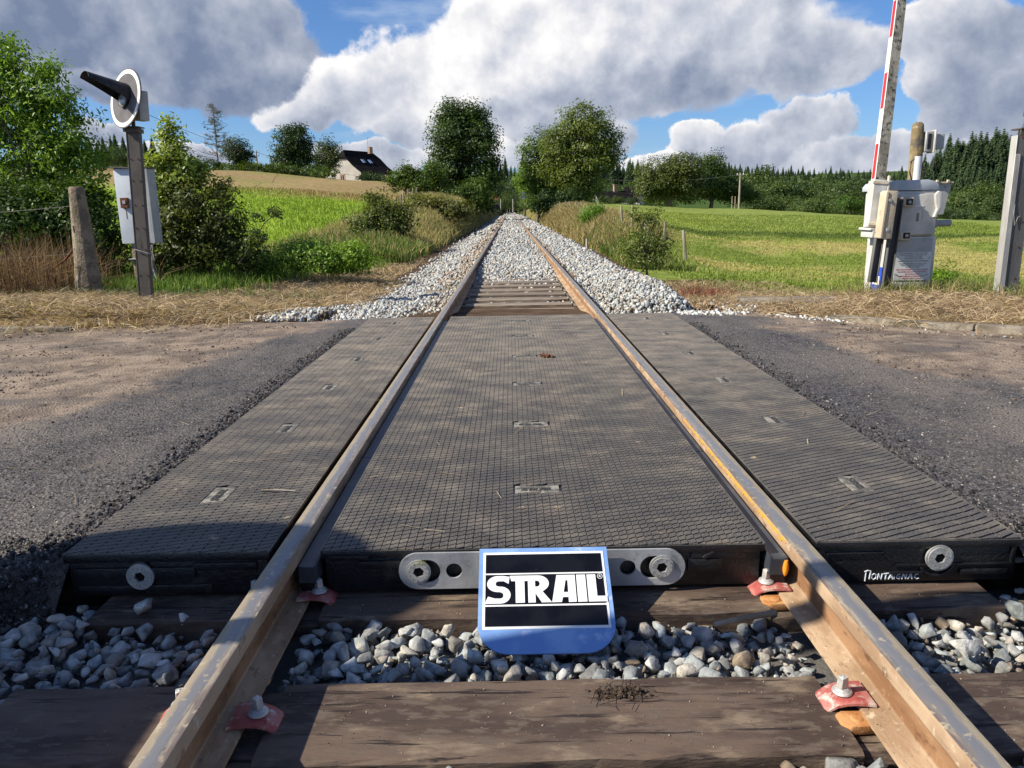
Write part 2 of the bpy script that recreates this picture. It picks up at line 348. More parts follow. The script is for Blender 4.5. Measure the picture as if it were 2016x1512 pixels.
MT['kerb'] = mat('kerb_concrete', (0.16, 0.135, 0.105), (0.27, 0.235, 0.185), 5, 0.95, 0.8, 24, coord='World', bdist=0.015, spots=[((0.12, 0.10, 0.07), 6, 0.52, 0.66), ((0.42, 0.32, 0.17), 14, 0.58, 0.7)])
MT['post_dark'] = mat('dark_painted_steel', (0.085, 0.075, 0.065), (0.115, 0.10, 0.088), 5, 0.7, 0.2, 60, spots=[((0.16, 0.09, 0.055), 14, 0.66, 0.74), ((0.055, 0.05, 0.045), 10, 0.6, 0.7, (1, 1, 0.2))])
MT['post_grey'] = mat('galvanised_shaded_dark', (0.105, 0.103, 0.100), (0.155, 0.150, 0.145), 5, 0.6, 0.2, 60, metal=0.1, stretch=(1, 1, 0.25), spots=[((0.13, 0.12, 0.11), 9, 0.58, 0.7, (1, 1, .2))])  # darker tone puts the shaded face of the right signal post into the colour
MT['flange'] = mat('galvanised_lit_pale', (0.36, 0.35, 0.33), (0.50, 0.485, 0.455), 6, 0.55, 0.2, 60, metal=0.2, stretch=(1, 1, 0.2), spots=[((0.30, 0.27, 0.22), 10, 0.57, 0.7, (1, 1, .15))])  # same steel, paler: sunlight on the right signal post's flange put into the colour
MT['white_old'] = mat('weathered_white_paint', (0.47, 0.46, 0.43), (0.60, 0.59, 0.55), 4, 0.6, 0.2, 40, spots=[((0.36, 0.29, 0.19), 5, 0.58, 0.72, (1, 1, 0.35)), ((0.16, 0.14, 0.12), 16, 0.66, 0.74), ((0.40, 0.20, 0.08), 26, 0.70, 0.78)])
MT['cream'] = mat('cream_counterweight', (0.50, 0.41, 0.29), (0.62, 0.54, 0.41), 4, 0.75, 0.4, 40, spots=[((0.30, 0.19, 0.10), 7, 0.56, 0.70, (1, 1, .3)), ((0.12, 0.09, 0.06), 14, 0.63, 0.72)])
MT['lichen'] = mat('boom_back_lichen', (0.20, 0.185, 0.15), (0.34, 0.32, 0.27), 14, 0.9, 0.5, 60, stretch=(1, 1, .5), spots=[((0.07, 0.065, 0.055), 22, 0.52, 0.62)])
MT['boom_white'] = mat('boom_white_paint', (0.70, 0.69, 0.66), (0.78, 0.77, 0.74), 4, 0.5, 0.1, 40, stretch=(1, 1, .4), spots=[((0.45, 0.42, 0.36), 14, 0.66, 0.76, (1, 1, .3))])
MT['boom_red'] = mat('boom_red_film', (0.62, 0.025, 0.03), (0.70, 0.04, 0.04), 6, 0.4)
MT['grey_box'] = mat('grey_painted_box', (0.34, 0.35, 0.35), (0.42, 0.42, 0.41), 4, 0.55, 0.15, 50, spots=[((0.22, 0.2, 0.17), 12, 0.62, 0.74)])
MT['cabinet'] = mat('white_blue_cabinet', (0.50, 0.54, 0.60), (0.57, 0.60, 0.65), 3, 0.5, 0.1, 40, spots=[((0.34, 0.34, 0.36), 6, 0.60, 0.76), ((0.30, 0.22, 0.16), 30, 0.70, 0.76)])
MT['rust'] = mat('rust', (0.11, 0.045, 0.028), (0.18, 0.075, 0.04), 14, 0.9, 0.4, 50)
MT['visor'] = mat('black_visor', (0.012, 0.012, 0.014), (0.03, 0.03, 0.033), 12, 0.5, 0.3, 40)
MT['disc'] = mat('signal_disc_face', (0.085, 0.08, 0.085), (0.12, 0.11, 0.115), 5, 0.7, 0.2, 40)
MT['ring'] = mat('signal_white_ring', (0.80, 0.79, 0.74), rough=0.6)
MT['lens'] = mat('signal_lens', (0.20, 0.21, 0.20), (0.36, 0.37, 0.35), 18, 0.12, 0.4, 30, spec=0.8)
MT['print_red'] = mat('red_print', (0.55, 0.08, 0.10), rough=0.7)
MT['print_grey'] = mat('grey_print', (0.12, 0.14, 0.15), rough=0.7)
MT['plate'] = mat('notice_plate', (0.62, 0.62, 0.60), (0.70, 0.70, 0.68), 7, 0.55, 0.1, 40, spots=[((0.42, 0.42, 0.40), 9, 0.58, 0.72)])
MT['blue'] = mat('phone_sign_blue', (0.03, 0.08, 0.50), rough=0.5)
MT['wood_post'] = mat('grey_wood_post', (0.22, 0.18, 0.13), (0.38, 0.33, 0.26), 9, 0.95, 0.6, 40, stretch=(1, 1, .2))
MT['wire'] = mat('wire', (0.10, 0.095, 0.09), rough=0.6, metal=0.5)
MT['plaster'] = mat('render_wall', (0.36, 0.34, 0.31), (0.42, 0.40, 0.365), 0.8, 0.95, 0.2, 20)
MT['slate'] = mat('slate_roof', (0.010, 0.009, 0.0105), (0.020, 0.017, 0.018), 1.3, 0.95, 0.5, 3.0, bdist=0.05, stretch=(1, 1, 3), spec=0.02)
MT['tile'] = mat('red_tile_roof', (0.36, 0.11, 0.06), (0.46, 0.17, 0.10), 2, 0.8, 0.4, 5)
MT['glass'] = mat('window_glass', (0.02, 0.025, 0.03), rough=0.08, spec=0.8)
MT['skylight'] = mat('skylight_glass', (0.30, 0.42, 0.60), rough=0.08, spec=0.8)
MT['brick'] = mat('brick_trim', (0.30, 0.18, 0.12), (0.42, 0.30, 0.22), 5, 0.9)
MT['soil'] = mat('dark_soil', (0.045, 0.03, 0.02), (0.09, 0.062, 0.042), 30, 0.95, 1.0, 60, coord='World', bdist=0.01, spots=[((0.16, 0.12, 0.08), 60, 0.6, 0.7)])
MT['yellow_paint'] = mat('yellow_paint', (0.50, 0.27, 0.03), (0.34, 0.22, 0.10), 40, 0.6, 0.3, 60, coord='World')

# ------------------------------------------------------------------ terrain
TX = np.array([-600, -200, -80, -40, -20, -10, -6, -4, -2.6, 2.6, 4, 6, 10, 20, 40, 80, 200, 600.])
TY = np.array([-8, 8, 12, 18, 25, 35, 47, 60, 80, 110, 160, 250, 420, 1300.])
TZ = np.array([
 [0, 0, 0, 0, 0, 0, -.02, -.05, -.10, -.10, -.10, -.1, -.1, -.1, -.1, -.1, 0, 0],
 [2, 1, .5, .3, .2, .05, 0, -.05, -.12, -.12, -.08, -.10, -.15, -.3, -.5, -.6, -.6, 0],
 [2, 1, .5, .3, .1, -.05, -.12, -.2, -.25, -.36, -.36, -.38, -.45, -.6, -.8, -1.0, -1, -1],
 [4, 2, 1.2, .6, .15, -.15, -.25, -.25, -.32, -.38, -.5, -.8, -.95, -1.1, -1.2, -1.5, -2, -2],
 [5, 2, 1.5, .9, .4, .1, .05, 0, -.32, -.36, 0.0, -.75, -1.1, -1.2, -1.2, -1.8, -2, -2],
 [8, 4, 2.5, 1.8, 1.2, .8, .65, .6, -.32, -.36, .42, .15, -.55, -.75, -1.0, -1.8, -2, -2],
 [10, 5, 3.5, 2.8, 2.1, 1.55, 1.35, 1.15, -.32, -.36, .62, .50, .0, -.35, -.9, -1.8, -2, -2],
 [12, 6, 4.7, 3.8, 2.8, 2.2, 2.0, 1.6, -.32, -.36, .85, .95, .60, .15, -.7, -1.7, -2, -2],
 [15, 8, 6.4, 5.3, 3.9, 3.0, 2.7, 2.0, -.32, -.36, 1.15, 1.40, 1.5, .85, -.45, -2.8, -4, -4],
 [18, 10, 8.6, 7.0, 5.1, 3.9, 3.0, 1.8, -.32, -.36, 1.6, 1.7, 1.7, .3, -1.6, -4.5, -7, -8],
 [20, 13, 10, 7.4, 5.6, 4.6, 3.0, 1.5, -.32, -.36, 1.2, 1.3, .6, -1.5, -3.5, -6.0, -6, -6],
 [18, 12, 8.5, 7.0, 5.2, 3.8, 2.5, 1.0, -.25, -.25, .5, .6, 0, -2.0, -3, -2, 4, 4],
 [18, 12, 8, 6, 4, 2, 1, .5, -.1, -.1, .2, .3, .5, 5, 12, 15, 17, 22],
 [20, 14, 10, 8, 6, 5, 5, 5, 5, 5, 5, 5, 6, 8, 14, 18, 24, 26]], float)
def table_z(x, y):
    x = np.clip(x, -600, 600); y = np.clip(y, -8, 1300)
    i = np.clip(np.searchsorted(TX, x)-1, 0, len(TX)-2); j = np.clip(np.searchsorted(TY, y)-1, 0, len(TY)-2)
    fx = (x-TX[i])/(TX[i+1]-TX[i]); fy = (y-TY[j])/(TY[j+1]-TY[j])
    fy = fy*fy*(3-2*fy)*0.5+fy*0.5; fx = fx*fx*(3-2*fx)*0.5+fx*0.5
    return (TZ[j, i]*(1-fx)+TZ[j, i+1]*fx)*(1-fy)+(TZ[j+1, i]*(1-fx)+TZ[j+1, i+1]*fx)*fy
def kerb_y(x):
    x = np.asarray(x, float)
    return np.where(x < 0, 7.12, np.where(x < 2.0, 7.2, 7.2-0.80*(x-2.0)))
def ground_z(x, y):
    x = np.asarray(x, float); y = np.asarray(y, float); ax = np.abs(x)
    z = table_z(x, y)
    z = z+(vnoise(x, y, 0.35, 3, 3)-.5)*0.16*sst(3.0, 7, ax)*sst(9, 16, y)+(vnoise(x, y, 1.6, 5, 3)-.5)*0.05*sst(2.4, 3.2, ax)*sst(7.2, 8.5, y)
    z = z+sst(26, 60, y)*sst(5, 14, ax)*(vnoise(x, y, 0.06, 9, 2)-.5)*0.7
    ky = kerb_y(x)
    z = np.where((y > ky+.1) & (ax > 2.0) & (y < 9.5), z+.09*sst(9.5, 7.5, y), z)
    z = np.where(y < ky+.12, -0.09, z)
    z = np.where((ax < 1.40) & (y < 7.25), -0.42, z)
    z = np.where((y < 2.25) & (ax < 9), -0.33, z)
    return z
def gz(x, y): return float(ground_z(np.array([x]), np.array([y]))[0])

GR = np.array((0.150, 0.195, 0.036)); GB = np.array((0.205, 0.250, 0.052)); STRAW = np.array((0.32, 0.225, 0.11)); HAY = np.array((0.32, 0.28, 0.10))
TAN = np.array((0.30, 0.20, 0.11)); DIRT = np.array((0.19, 0.115, 0.07)); DARKG = np.array((0.04, 0.07, 0.015)); SOIL = np.array((0.09, 0.06, 0.04))
def lerp(a, b, f): f = np.asarray(f)[..., None]; return a*(1-f)+b*f
def verge_mask(x, y):     # dry cut straw beside the road and down the left of the track
    n = (vnoise(x, y, 0.9, 21, 3)-.5)
    left = (x < 0)*sst(10.9, 9.9, y+n*2.2)
    left2 = (x < 0)*sst(-4.6, -3.4, x+n*1.2-0.0*y)*sst(24, 13, y)*(y > 7)
    right = (x > 0)*sst(9.9, 9.0, y+n*1.2-(x > 4)*.2)
    right2 = (x > 0)*sst(0.9, 0.45, np.hypot((x-2.9)/1.2, (y-11.6)/3.8)+n*.5)
    return np.clip(np.maximum(np.maximum(left, left2), np.maximum(right, right2)), 0, 1)
def ground_col(x, y):
    n1 = vnoise(x, y, 0.25, 31, 4); n2 = vnoise(x, y, 1.3, 37, 3); n3 = vnoise(x, y*0.35, 0.10, 41, 3)
    c = lerp(np.broadcast_to(GR, x.shape+(3,)), GB, sst(.35, .65, n1))
    c = lerp(c, c*np.array((1.22, 1.34, .80)), (x < -3)*1.0)
    # left field: bright green below, ripe brown grass above a diagonal line
    up = (x < -6)*sst(-5, 5, (y-52)+(x+12)*0.55+(n1-.5)*12)*sst(230, 190, y)
    c = lerp(c, lerp(np.broadcast_to(TAN, c.shape), np.array((0.22, 0.20, 0.07)), sst(.45, .7, n2*.5+n1*.5)), up*0.92)
    # right field: mown near part with yellow hay, long grass beyond
    mown = (x > 5)*sst(39, 35, y)
    hay = mown*sst(.46, .66, n1*.6+n2*.4+0.10*sst(6, 14, x)*sst(26, 14, y)+0.16*sst(11, 16, x)*sst(40, 20, y))
    c = lerp(c, HAY, hay*0.9)
    edge = (x > 7)*sst(2.2, .6, np.abs(y-38.5-(n1-.5)*5))
    c = lerp(c, DARKG, edge*.7)
    c = lerp(c, np.array((0.20, 0.245, 0.060)), (x > 5)*sst(39, 41, y)*sst(.3, .6, n3)*.6)
    bank = sst(2.4, 2.8, np.abs(x))*np.where((x > 0) & (y < 30), sst(4.5, 3.5, np.abs(x)+(n2-.5)), sst(7.5, 5.2, np.abs(x)+(n2-.5)*1.5))*sst(17, 23, y)
    c = lerp(c, lerp(np.broadcast_to(np.array((0.20, 0.16, 0.06)), c.shape), np.array((0.09, 0.10, 0.025)), sst(.4, .6, n2)), bank)
    c = lerp(c, lerp(np.broadcast_to(STRAW*.62, c.shape), SOIL*1.1, sst(.42, .62, n2)), verge_mask(x, y))
    c = lerp(c, SOIL, (np.abs(x) < 2.7)*1.0)
    c = lerp(c, SOIL*.8, sst(1.3, .6, np.hypot((x+3.6)/1.7, (y-11.7)/.6)))
    c = lerp(c, np.array((.05, .042, .036)), (y < 2.4)*1.0)
    far = sst(140, 260, y)
    return lerp(c, np.array((0.05, 0.085, 0.022)), far)
nx_, ny_ = 360, 430
a_ = math.asinh(700/0.8); xs = np.sinh(np.linspace(-a_, a_, nx_))*0.8
ys = np.sinh(np.linspace(math.asinh(-6/4), math.asinh(1290/4), ny_))*4
GX, GY = np.meshgrid(xs, ys); gx, gy = GX.ravel(), GY.ravel()
V = np.stack([gx, gy, ground_z(gx, gy)], 1)
ii = (np.arange(ny_-1)[:, None]*nx_+np.arange(nx_-1)[None]).ravel()
F = np.stack([ii, ii+1, ii+1+nx_, ii+nx_], 1)
g = np_mesh('ground', V, F, MT['ground'], cols=ground_col(gx, gy), smooth=True); tag(g, kind='structure')

# ------------------------------------------------------------------ road: new asphalt fading into reddish dirt
def road_mat():
    M_ = bpy.data.materials.new('road_surface'); M_.use_nodes = True; t = M_.node_tree; t.nodes.clear(); Q = NX(t)
    gm = t.nodes.new('ShaderNodeNewGeometry'); vec = gm.outputs['Position']
    at_ = t.nodes.new('ShaderNodeVertexColor'); at_.layer_name = 'Col'; dm = Q.sep(at_.outputs[0])[0]
    dm = Q.smooth(Q.m('ADD', dm, Q.m('MULTIPLY', Q.m('SUBTRACT', Q.noise(vec, 5, 6, .65), .5), .9)), .25, .75)
    grain = Q.voro(vec, 75, 'Color'); gcol = Q.smooth(Q.sep(grain)[0], 0.0, 1.0, 0.012, 0.10)
    asp = Q.mix(Q.smooth(Q.noise(vec, 210, 2), .60, .70), Q.grey(gcol), (0.34, 0.32, 0.31))
    dust = Q.m('MULTIPLY', Q.smooth(Q.noise(Q.vm('MULTIPLY', vec, (1.0, 0.6, 1)), 1.6, 8, .68), .38, .62), 0.66)
    asp = Q.mul(asp, (1.02, .92, .88, 1)); dust = Q.m('MULTIPLY', dust, Q.smooth(Q.m('ABSOLUTE', Q.sep(vec)[0]), 1.45, 2.5, .45, 1.0)); asp = Q.mix(dust, asp, Q.mix(Q.smooth(Q.noise(vec, 120, 3, .7), .4, .6), (0.14, 0.115, 0.095), (0.27, 0.225, 0.18)))
    dirt = Q.mix(Q.smooth(Q.noise(vec, 3.2, 8, .7), .38, .62), (0.15, 0.11, 0.078), (0.31, 0.235, 0.17)); dirt = Q.mix(Q.smooth(Q.noise(Q.vm('MULTIPLY', vec, (.5, 1.6, 1)), 1.7, 6, .6), .50, .66), dirt, (0.12, 0.098, 0.08))
    dirt = Q.mix(Q.smooth(Q.noise(vec, 9, 9, .75), .54, .62), dirt, (0.085, 0.062, 0.046)); dirt = Q.mix(Q.smooth(Q.noise(vec, 55, 4, .7), .56, .68), dirt, (0.085, 0.062, 0.046))
    dirt = Q.mix(Q.smooth(Q.noise(vec, 90, 2, .7), .68, .74), dirt, (0.38, 0.34, 0.29))
    b = t.nodes.new('ShaderNodeBsdfPrincipled'); Q._set(b.inputs['Base Color'], Q.mix(dm, asp, dirt))
    b.inputs['Roughness'].default_value = .6; b.inputs['Specular IOR Level'].default_value = .35
    hgt = Q.m('ADD', Q.m('MULTIPLY', Q.voro(vec, 75), 0.9), Q.m('MULTIPLY', Q.noise(vec, 9, 9, .75), 1.6))
    bn = t.nodes.new('ShaderNodeBump'); bn.inputs['Strength'].default_value = .8; bn.inputs['Distance'].default_value = .009
    t.links.new(hgt, bn.inputs['Height']); t.links.new(bn.outputs[0], b.inputs['Normal'])
    o = t.nodes.new('ShaderNodeOutputMaterial'); t.links.new(b.outputs[0], o.inputs[0]); return M_
MT['road'] = road_mat()
def road_dirt(x, y):
    # 0 = asphalt, 1 = dirt
    bx = np.where(x < 0, np.interp(y, [1, 3.4, 4.4, 5.5, 6.8, 7.2], [-3.1, -2.35, -2.15, -2.0, -1.75, -1.6]), np.interp(y, [1, 3.7, 4.9, 6.0, 6.8, 7.2], [3.1, 2.60, 2.35, 2.2, 2.0, 1.8]))
    d = (np.abs(x)-np.abs(bx))
    return np.clip(sst(-.30, .35, d+(vnoise(x, y, 1.2, 51, 4)-.5)*1.1), 0, 1)
for nm, x0, x1 in (('road', -9.0, -1.424), ('road', 1.424, 8.0)):
    n = 150; m2 = 90
    t_ = np.linspace(0, 1, n)**1.6; rx = (x1+(x0-x1)*t_) if x0 < 0 else (x0+(x1-x0)*t_)
    rr = []
    for k in range(m2):
        fy = k/(m2-1)
        y0 = 2.02+(vnoise(rx, rx*0, 3.0, 61, 3)-.5)*.22+np.clip(np.abs(rx)-1.5, 0, 9)*0.04
        y1 = kerb_y(rx)+.06+(vnoise(rx, rx*0+3, 2.5, 62, 3)-.5)*.30
        rr.append(np.stack([rx, y0+(y1-y0)*fy, rx*0], 1))
    V = np.concatenate(rr); x_, y_ = V[:, 0], V[:, 1]
    V[:, 2] = -0.012-0.012*np.clip(np.abs(x_)-1.5, 0, 3)+(vnoise(x_, y_, 2.2, 71, 3)-.5)*.035*sst(1.42, 1.8, np.abs(x_))-.05*sst(2.3, 2.0, y_)
    V[:n, 2] = -0.27; V[:n, 1] -= .13; V[n:2*n, 2] -= .03
    ii = (np.arange(m2-1)[:, None]*n+np.arange(n-1)[None]).ravel()
    F = np.stack([ii, ii+n, ii+1+n, ii+1], 1) if x0 < 0 else np.stack([ii, ii+1, ii+1+n, ii+n], 1)
    dm = road_dirt(x_, y_); dm[:3*n] = 0
    o = np_mesh(nm, V, F, MT['road'], cols=np.stack([dm, dm, dm], 1), smooth=True); tag(o, kind='structure')
# crumbs of asphalt along the broken edge and loose over the surface come with the ballast below

# kerbs
def kerb(pts, w, zt, zb, name='kerb'):
    mb = MB()
    for a, b in zip(pts[:-1], pts[1:]):
        a = Vector(a); b = Vector(b); d = (b-a); L = d.length; d.normalize(); n_ = max(1, round(L/1.0))
        for k in range(n_):
            p0 = a+d*(L*k/n_+.006); p1 = a+d*(L*(k+1)/n_-.006); c = (p0+p1)/2
            M_ = Matrix.Rotation(math.atan2(d.y, d.x), 3, 'Z')
            mb.box((c.x, c.y, (zt+zb)/2+random.uniform(-.008, .008)), ((p1-p0).length, w, zt-zb), M_)
    o = mb.build(name, MT['kerb'], None, .012, 2); tag(o, kind='structure'); return o
random.seed(4)
kerb([(-9, 7.15), (-4.15, 7.05)], .14, .0, -.2)
kerb([(2.72, 6.74), (3.6, 6.05), (6.2, 4.0)], .15, .012, -.2)
slab = MB(); slab.box((2.85, 8.05, -.04), (1.05, .50, .09), Matrix.Rotation(R(-6), 3, 'Z'))
o = slab.build('path', MT['kerb'], None, .012, 2); tag(o, kind='structure')

# ------------------------------------------------------------------ rails
def rail_mesh(sx, y0, y1, parent, cx):
    # profile half: (offset from centre, z) head, web, foot; running surface on its own material
    head = [(-.030, -.002), (-.034, -.010), (-.036, -.036), (-.030, -.043), (-.010, -.052), (-.008, -.066), (-.008, -.112), (-.012, -.124), (-.030, -.130), (-.066, -.136), (-.067, -.145)]
    prof = [(x, z) for x, z in head]+[(-x, z) for x, z in reversed(head)]
    n = len(prof); ys_ = [y0]+[y for y in np.arange(math.ceil(y0), min(y1, 20), 0.5)]+[y for y in np.arange(20, y1, 10.)]+[y1]
    ys_ = sorted(set(round(float(q), 3) for q in ys_))
    vs = []; side = MB(); top = MB()
    for y in ys_:
        jit = 0.0
        vs += [(cx+x, y, z) for x, z in prof]
    fs = [(i*n+k, i*n+k+1, (i+1)*n+k+1, (i+1)*n+k) for i in range(len(ys_)-1) for k in range(n-1)]
    side.add(vs, fs)
    tp = [(-.030, -.002), (-.018, 0), (.018, 0), (.030, -.002)]
    vt = [(cx+x, y, z) for y in ys_ for x, z in tp]
    ft = [(i*4+k, i*4+k+1, (i+1)*4+k+1, (i+1)*4+k) for i in range(len(ys_)-1) for k in range(3)]
    top.add(vt, ft)
    side.build('rail_side', MT['rail_side'], parent, smooth=True); top.build('running_surface', MT['rail_top'], parent, smooth=True)
RY1 = 430
rl = empty('rail', (-.7525, 1.4, 0), 'left steel rail with dusty worn top running from the near edge to the horizon', 'rail', 'rails of the railway track')
rr_ = empty('rail', (.7525, 1.4, 0), 'right steel rail with sunlit rusty inner side running from the near edge to the horizon', 'rail', 'rails of the railway track')
for r_, cx in ((rl, -.7525), (rr_, .7525)):
    before = set(bpy.data.objects)
    rail_mesh(1, 0.3, RY1, r_, cx)
    for o in set(bpy.data.objects)-before: o.location = (-cx, -1.4, 0)
# a stripe of yellow paint on the inner edge of the right rail head
mb = MB(); rng = random.Random(8); yl = np.arange(2.11, 3.5, .012); wl = [max(.0006, rng.uniform(.001, .009)*(1 if rng.random() < .55 else .1)) for _ in yl]
pv = [p_ for y, w in zip(yl, wl) for p_ in ((.7226, y, -.0025), (.7176, y, -.0098), (.7161, y, -.0105-w), (.7180, y, -.0105-w))]
mb.add(pv, [(i*4+k, i*4+(k+1) % 4, (i+1)*4+(k+1) % 4, (i+1)*4+k) for i in range(len(yl)-1) for k in range(4)])
o = mb.build('paint_stripe', MT['yellow_paint'], rr_); o.location = (-.7525, -1.4, 0)

# ------------------------------------------------------------------ sleepers
def wood_block(mb, x0, x1, y0, y1, z0, z1, rng, n=14):
    # a beam with slightly wavy arrises
    m_ = n; rows = []
    for i in range(m_+1):
        x = x0+(x1-x0)*i/m_; j = lambda a: rng.uniform(-a, a)
        rows.append([(x, y0+j(.004), z0), (x, y0+j(.004), z1-.008+j(.003)), (x, y0+.009+j(.003), z1+j(.0015)), (x, y1-.009+j(.003), z1+j(.0015)), (x, y1+j(.004), z1-.008+j(.003)), (x, y1+j(.004), z0)])
    vs = [p for r in rows for p in r]; k = 6
    fs = [(i*k+q, (i+1)*k+q, (i+1)*k+q+1, i*k+q+1) for i in range(m_) for q in range(k-1)]
    fs += [tuple(range(k)), tuple(m_*k+q for q in range(k))[::-1]]
    mb.add(vs, fs)
def sleeper(yc, w, label, old=False, group=None, seed=0):
    rng = random.Random(seed); t = empty('sleeper', (0, yc, -.15), label, 'sleeper', group)
    mt = MT['sleeper_old'] if old else MT['sleeper']; mb = MB(); y0, y1 = yc-w/2, yc+w/2; zt = -.150
    skew = rng.uniform(-.01, .01)
    for a, b, z in ((-1.30, -.875, zt), (-.875, -.640, zt-.020), (-.640, .640, zt), (.640, .875, zt-.020), (.875, 1.30, zt)):
        wood_block(mb, a, b, y0+(.004 if z < zt else 0), y1-(.004 if z < zt else 0), -.30, z, rng, 4 if b-a < .5 else 14)
    mb.build('timber', mt, t, off=(0, yc, -.15)); return t
s1 = sleeper(1.530, .280, 'nearest dark brown wooden sleeper, with a clod of soil on it', group='wooden sleepers in front of the crossing', seed=1)
s2 = sleeper(2.105, .262, 'dark brown wooden sleeper half under the front edge of the rubber panels', group='wooden sleepers in front of the crossing', seed=2)
s0 = sleeper(0.95, .27, 'dark wooden sleeper below the bottom edge of the view', group='wooden sleepers in front of the crossing', seed=3)
ORD = ['first', 'second', 'third', 'fourth', 'fifth', 'sixth', 'seventh', 'eighth', 'ninth', 'tenth', 'eleventh', 'twelfth', 'thirteenth', 'fourteenth', 'fifteenth']
for k in range(13):
    sleeper(7.60+.585*k, .25, 'weathered sleeper in white ballast, %s beyond the far edge of the rubber crossing' % ORD[k], True, 'sleepers beyond the crossing', 10+k)

# rail fastenings on the near sleepers
def fastening(parent, yc, side, inner, orange, seed):
    """clip plate pressed on the rail foot by a coach screw"""
    rng = random.Random(seed); s = side; d = -1 if inner else 1     # d: towards the track centre (-1) or outwards
    xf = s*(.7525+d*.067); X_ = lambda q: xf+s*d*q                   # q = distance away from the rail foot edge
    # curled plate: a strip bent over rail foot and dipping to the sleeper
    prof = [(-.032, -.1285), (-.012, -.1265), (.008, -.1255), (.028, -.127), (.048, -.133), (.064, -.144), (.072, -.151)]
    vs = []; fs = []; n = len(prof); W_ = .082
    for th in (0, .006):
        for j in range(7):
            v_ = j/6-.5
            for i, (q, z) in enumerate(prof):
                wy = W_*(1.0-.16*(i/(n-1))-.10*abs(2*v_)*0)*v_*(1+0.12*(1-i/(n-1)))
                bend = -.010*(2*v_)**2*(i/(n-1))
                vs.append((X_(q+.012*math.sin(3*v_)*0), yc+wy+.010*(i/(n-1)), z+bend+th))
    m_ = 7*n
    for j in range(6):
        for i in range(n-1):
            a = j*n+i; fs += [(a, a+1, a+1+n, a+n), (m_+a, m_+a+n, m_+a+n+1, m_+a+1)]
    for i in range(n-1): fs += [(i, m_+i, m_+i+1, i+1), (6*n+i, 6*n+i+1, m_+6*n+i+1, m_+6*n+i)]
    for j in range(6): fs += [(j*n, (j+1)*n, m_+(j+1)*n, m_+j*n), (j*n+n-1, m_+j*n+n-1, m_+(j+1)*n+n-1, (j+1)*n+n-1)]
    mb = MB(); mb.add(vs, fs); o = mb.build('clip_plate', MT['red_clip'], parent, smooth=True); o.location = (0, -yc_of[parent.name], .15)
    mb = MB(); cx = X_(.026); mb.cyl((cx, yc+.002, -.1165), .0235, .007, 'z', 24, .0205); mb.cyl((cx, yc+.002, -.1105), .0185, .006, 'z', 20, .0125)
    M_ = Matrix.Rotation(R(rng.uniform(10, 60)), 3, 'Z'); mb.box((cx, yc+.002, -.0945), (.0195, .0195, .027), M_, .86); mb.tube([(cx, yc+.002, -.082), (cx, yc+.002, -.0795)], [.006, .003], 6)
    o = mb.build('screw', MT['screw'], parent, .0015, 1); o.location = (0, -yc_of[parent.name], .15)
    if orange:
        mb = MB(); yy = yc-.062; c = (X_(.012), yy, -.152)
        poly = [(-.044, -.022), (.030, -.028), (.046, -.012), (.046, .020), (.030, .030), (-.044, .030)]
        mb.prism([(p[0]*s*d, p[1]) for p in poly], ((1, 0, 0), (0, 1, 0), (0, 0, 1)), (c[0], c[1], -.166), .022)
        mb.cyl((c[0]+s*d*.006, c[1]+.002, -.1435), .017, .006, 'z', 16, .012)
        o = mb.build('cast_block', MT['orange'], parent, .004, 2); o.location = (0, -yc_of[parent.name], .15)
yc_of = {s1.name: 1.530, s2.name: 2.105}
fastening(s1, 1.552, 1, True, True, 1); fastening(s1, 1.512, -1, True, False, 2); fastening(s1, 1.545, -1, False, False, 3)
fastening(s2, 2.085, 1, True, True, 4); fastening(s2, 2.075, -1, True, False, 5); fastening(s2, 2.07, -1, False, False, 6)

# clod of soil with straw on the near sleeper
rng = np.random.default_rng(3)
mb = MB(); rnd = random.Random(5)
for k in range(230):
    a = rnd.uniform(0, 6.28); q = abs(rnd.gauss(0, .5)); x = .165+math.cos(a)*q*.075+(rnd.uniform(-.05, .05) if rnd.random() < .2 else 0); y = 1.603+math.sin(a)*q*.035
    s_ = rnd.uniform(.002, .0075)*(1.4-min(q, 1)); M_ = Matrix.Rotation(rnd.uniform(0, 3), 3, (rnd.random(), rnd.random(), 1)).to_3x3()
    mb.box((x, y, -.150+s_*.4+.010*max(0, 1-q)*rnd.random()), (s_*rnd.uniform(.8, 1.8), s_, s_*.8), M_, .6)
for k in range(26):
    a = rnd.uniform(0, 3.14); L = rnd.uniform(.01, .03); x = .165+rnd.gauss(0, .04); y = 1.603+rnd.gauss(0, .02); z = -.146+rnd.uniform(0, .012)
    mb.tube([(x-math.cos(a)*L, y-math.sin(a)*L, z), (x+math.cos(a)*L, y+math.sin(a)*L, z+rnd.uniform(-.003, .004))], .0009, 4)
tag(mb.build('soil_clod', MT['soil'], None), 'crumbled brown clod of soil and roots lying on the near sleeper', 'clod')

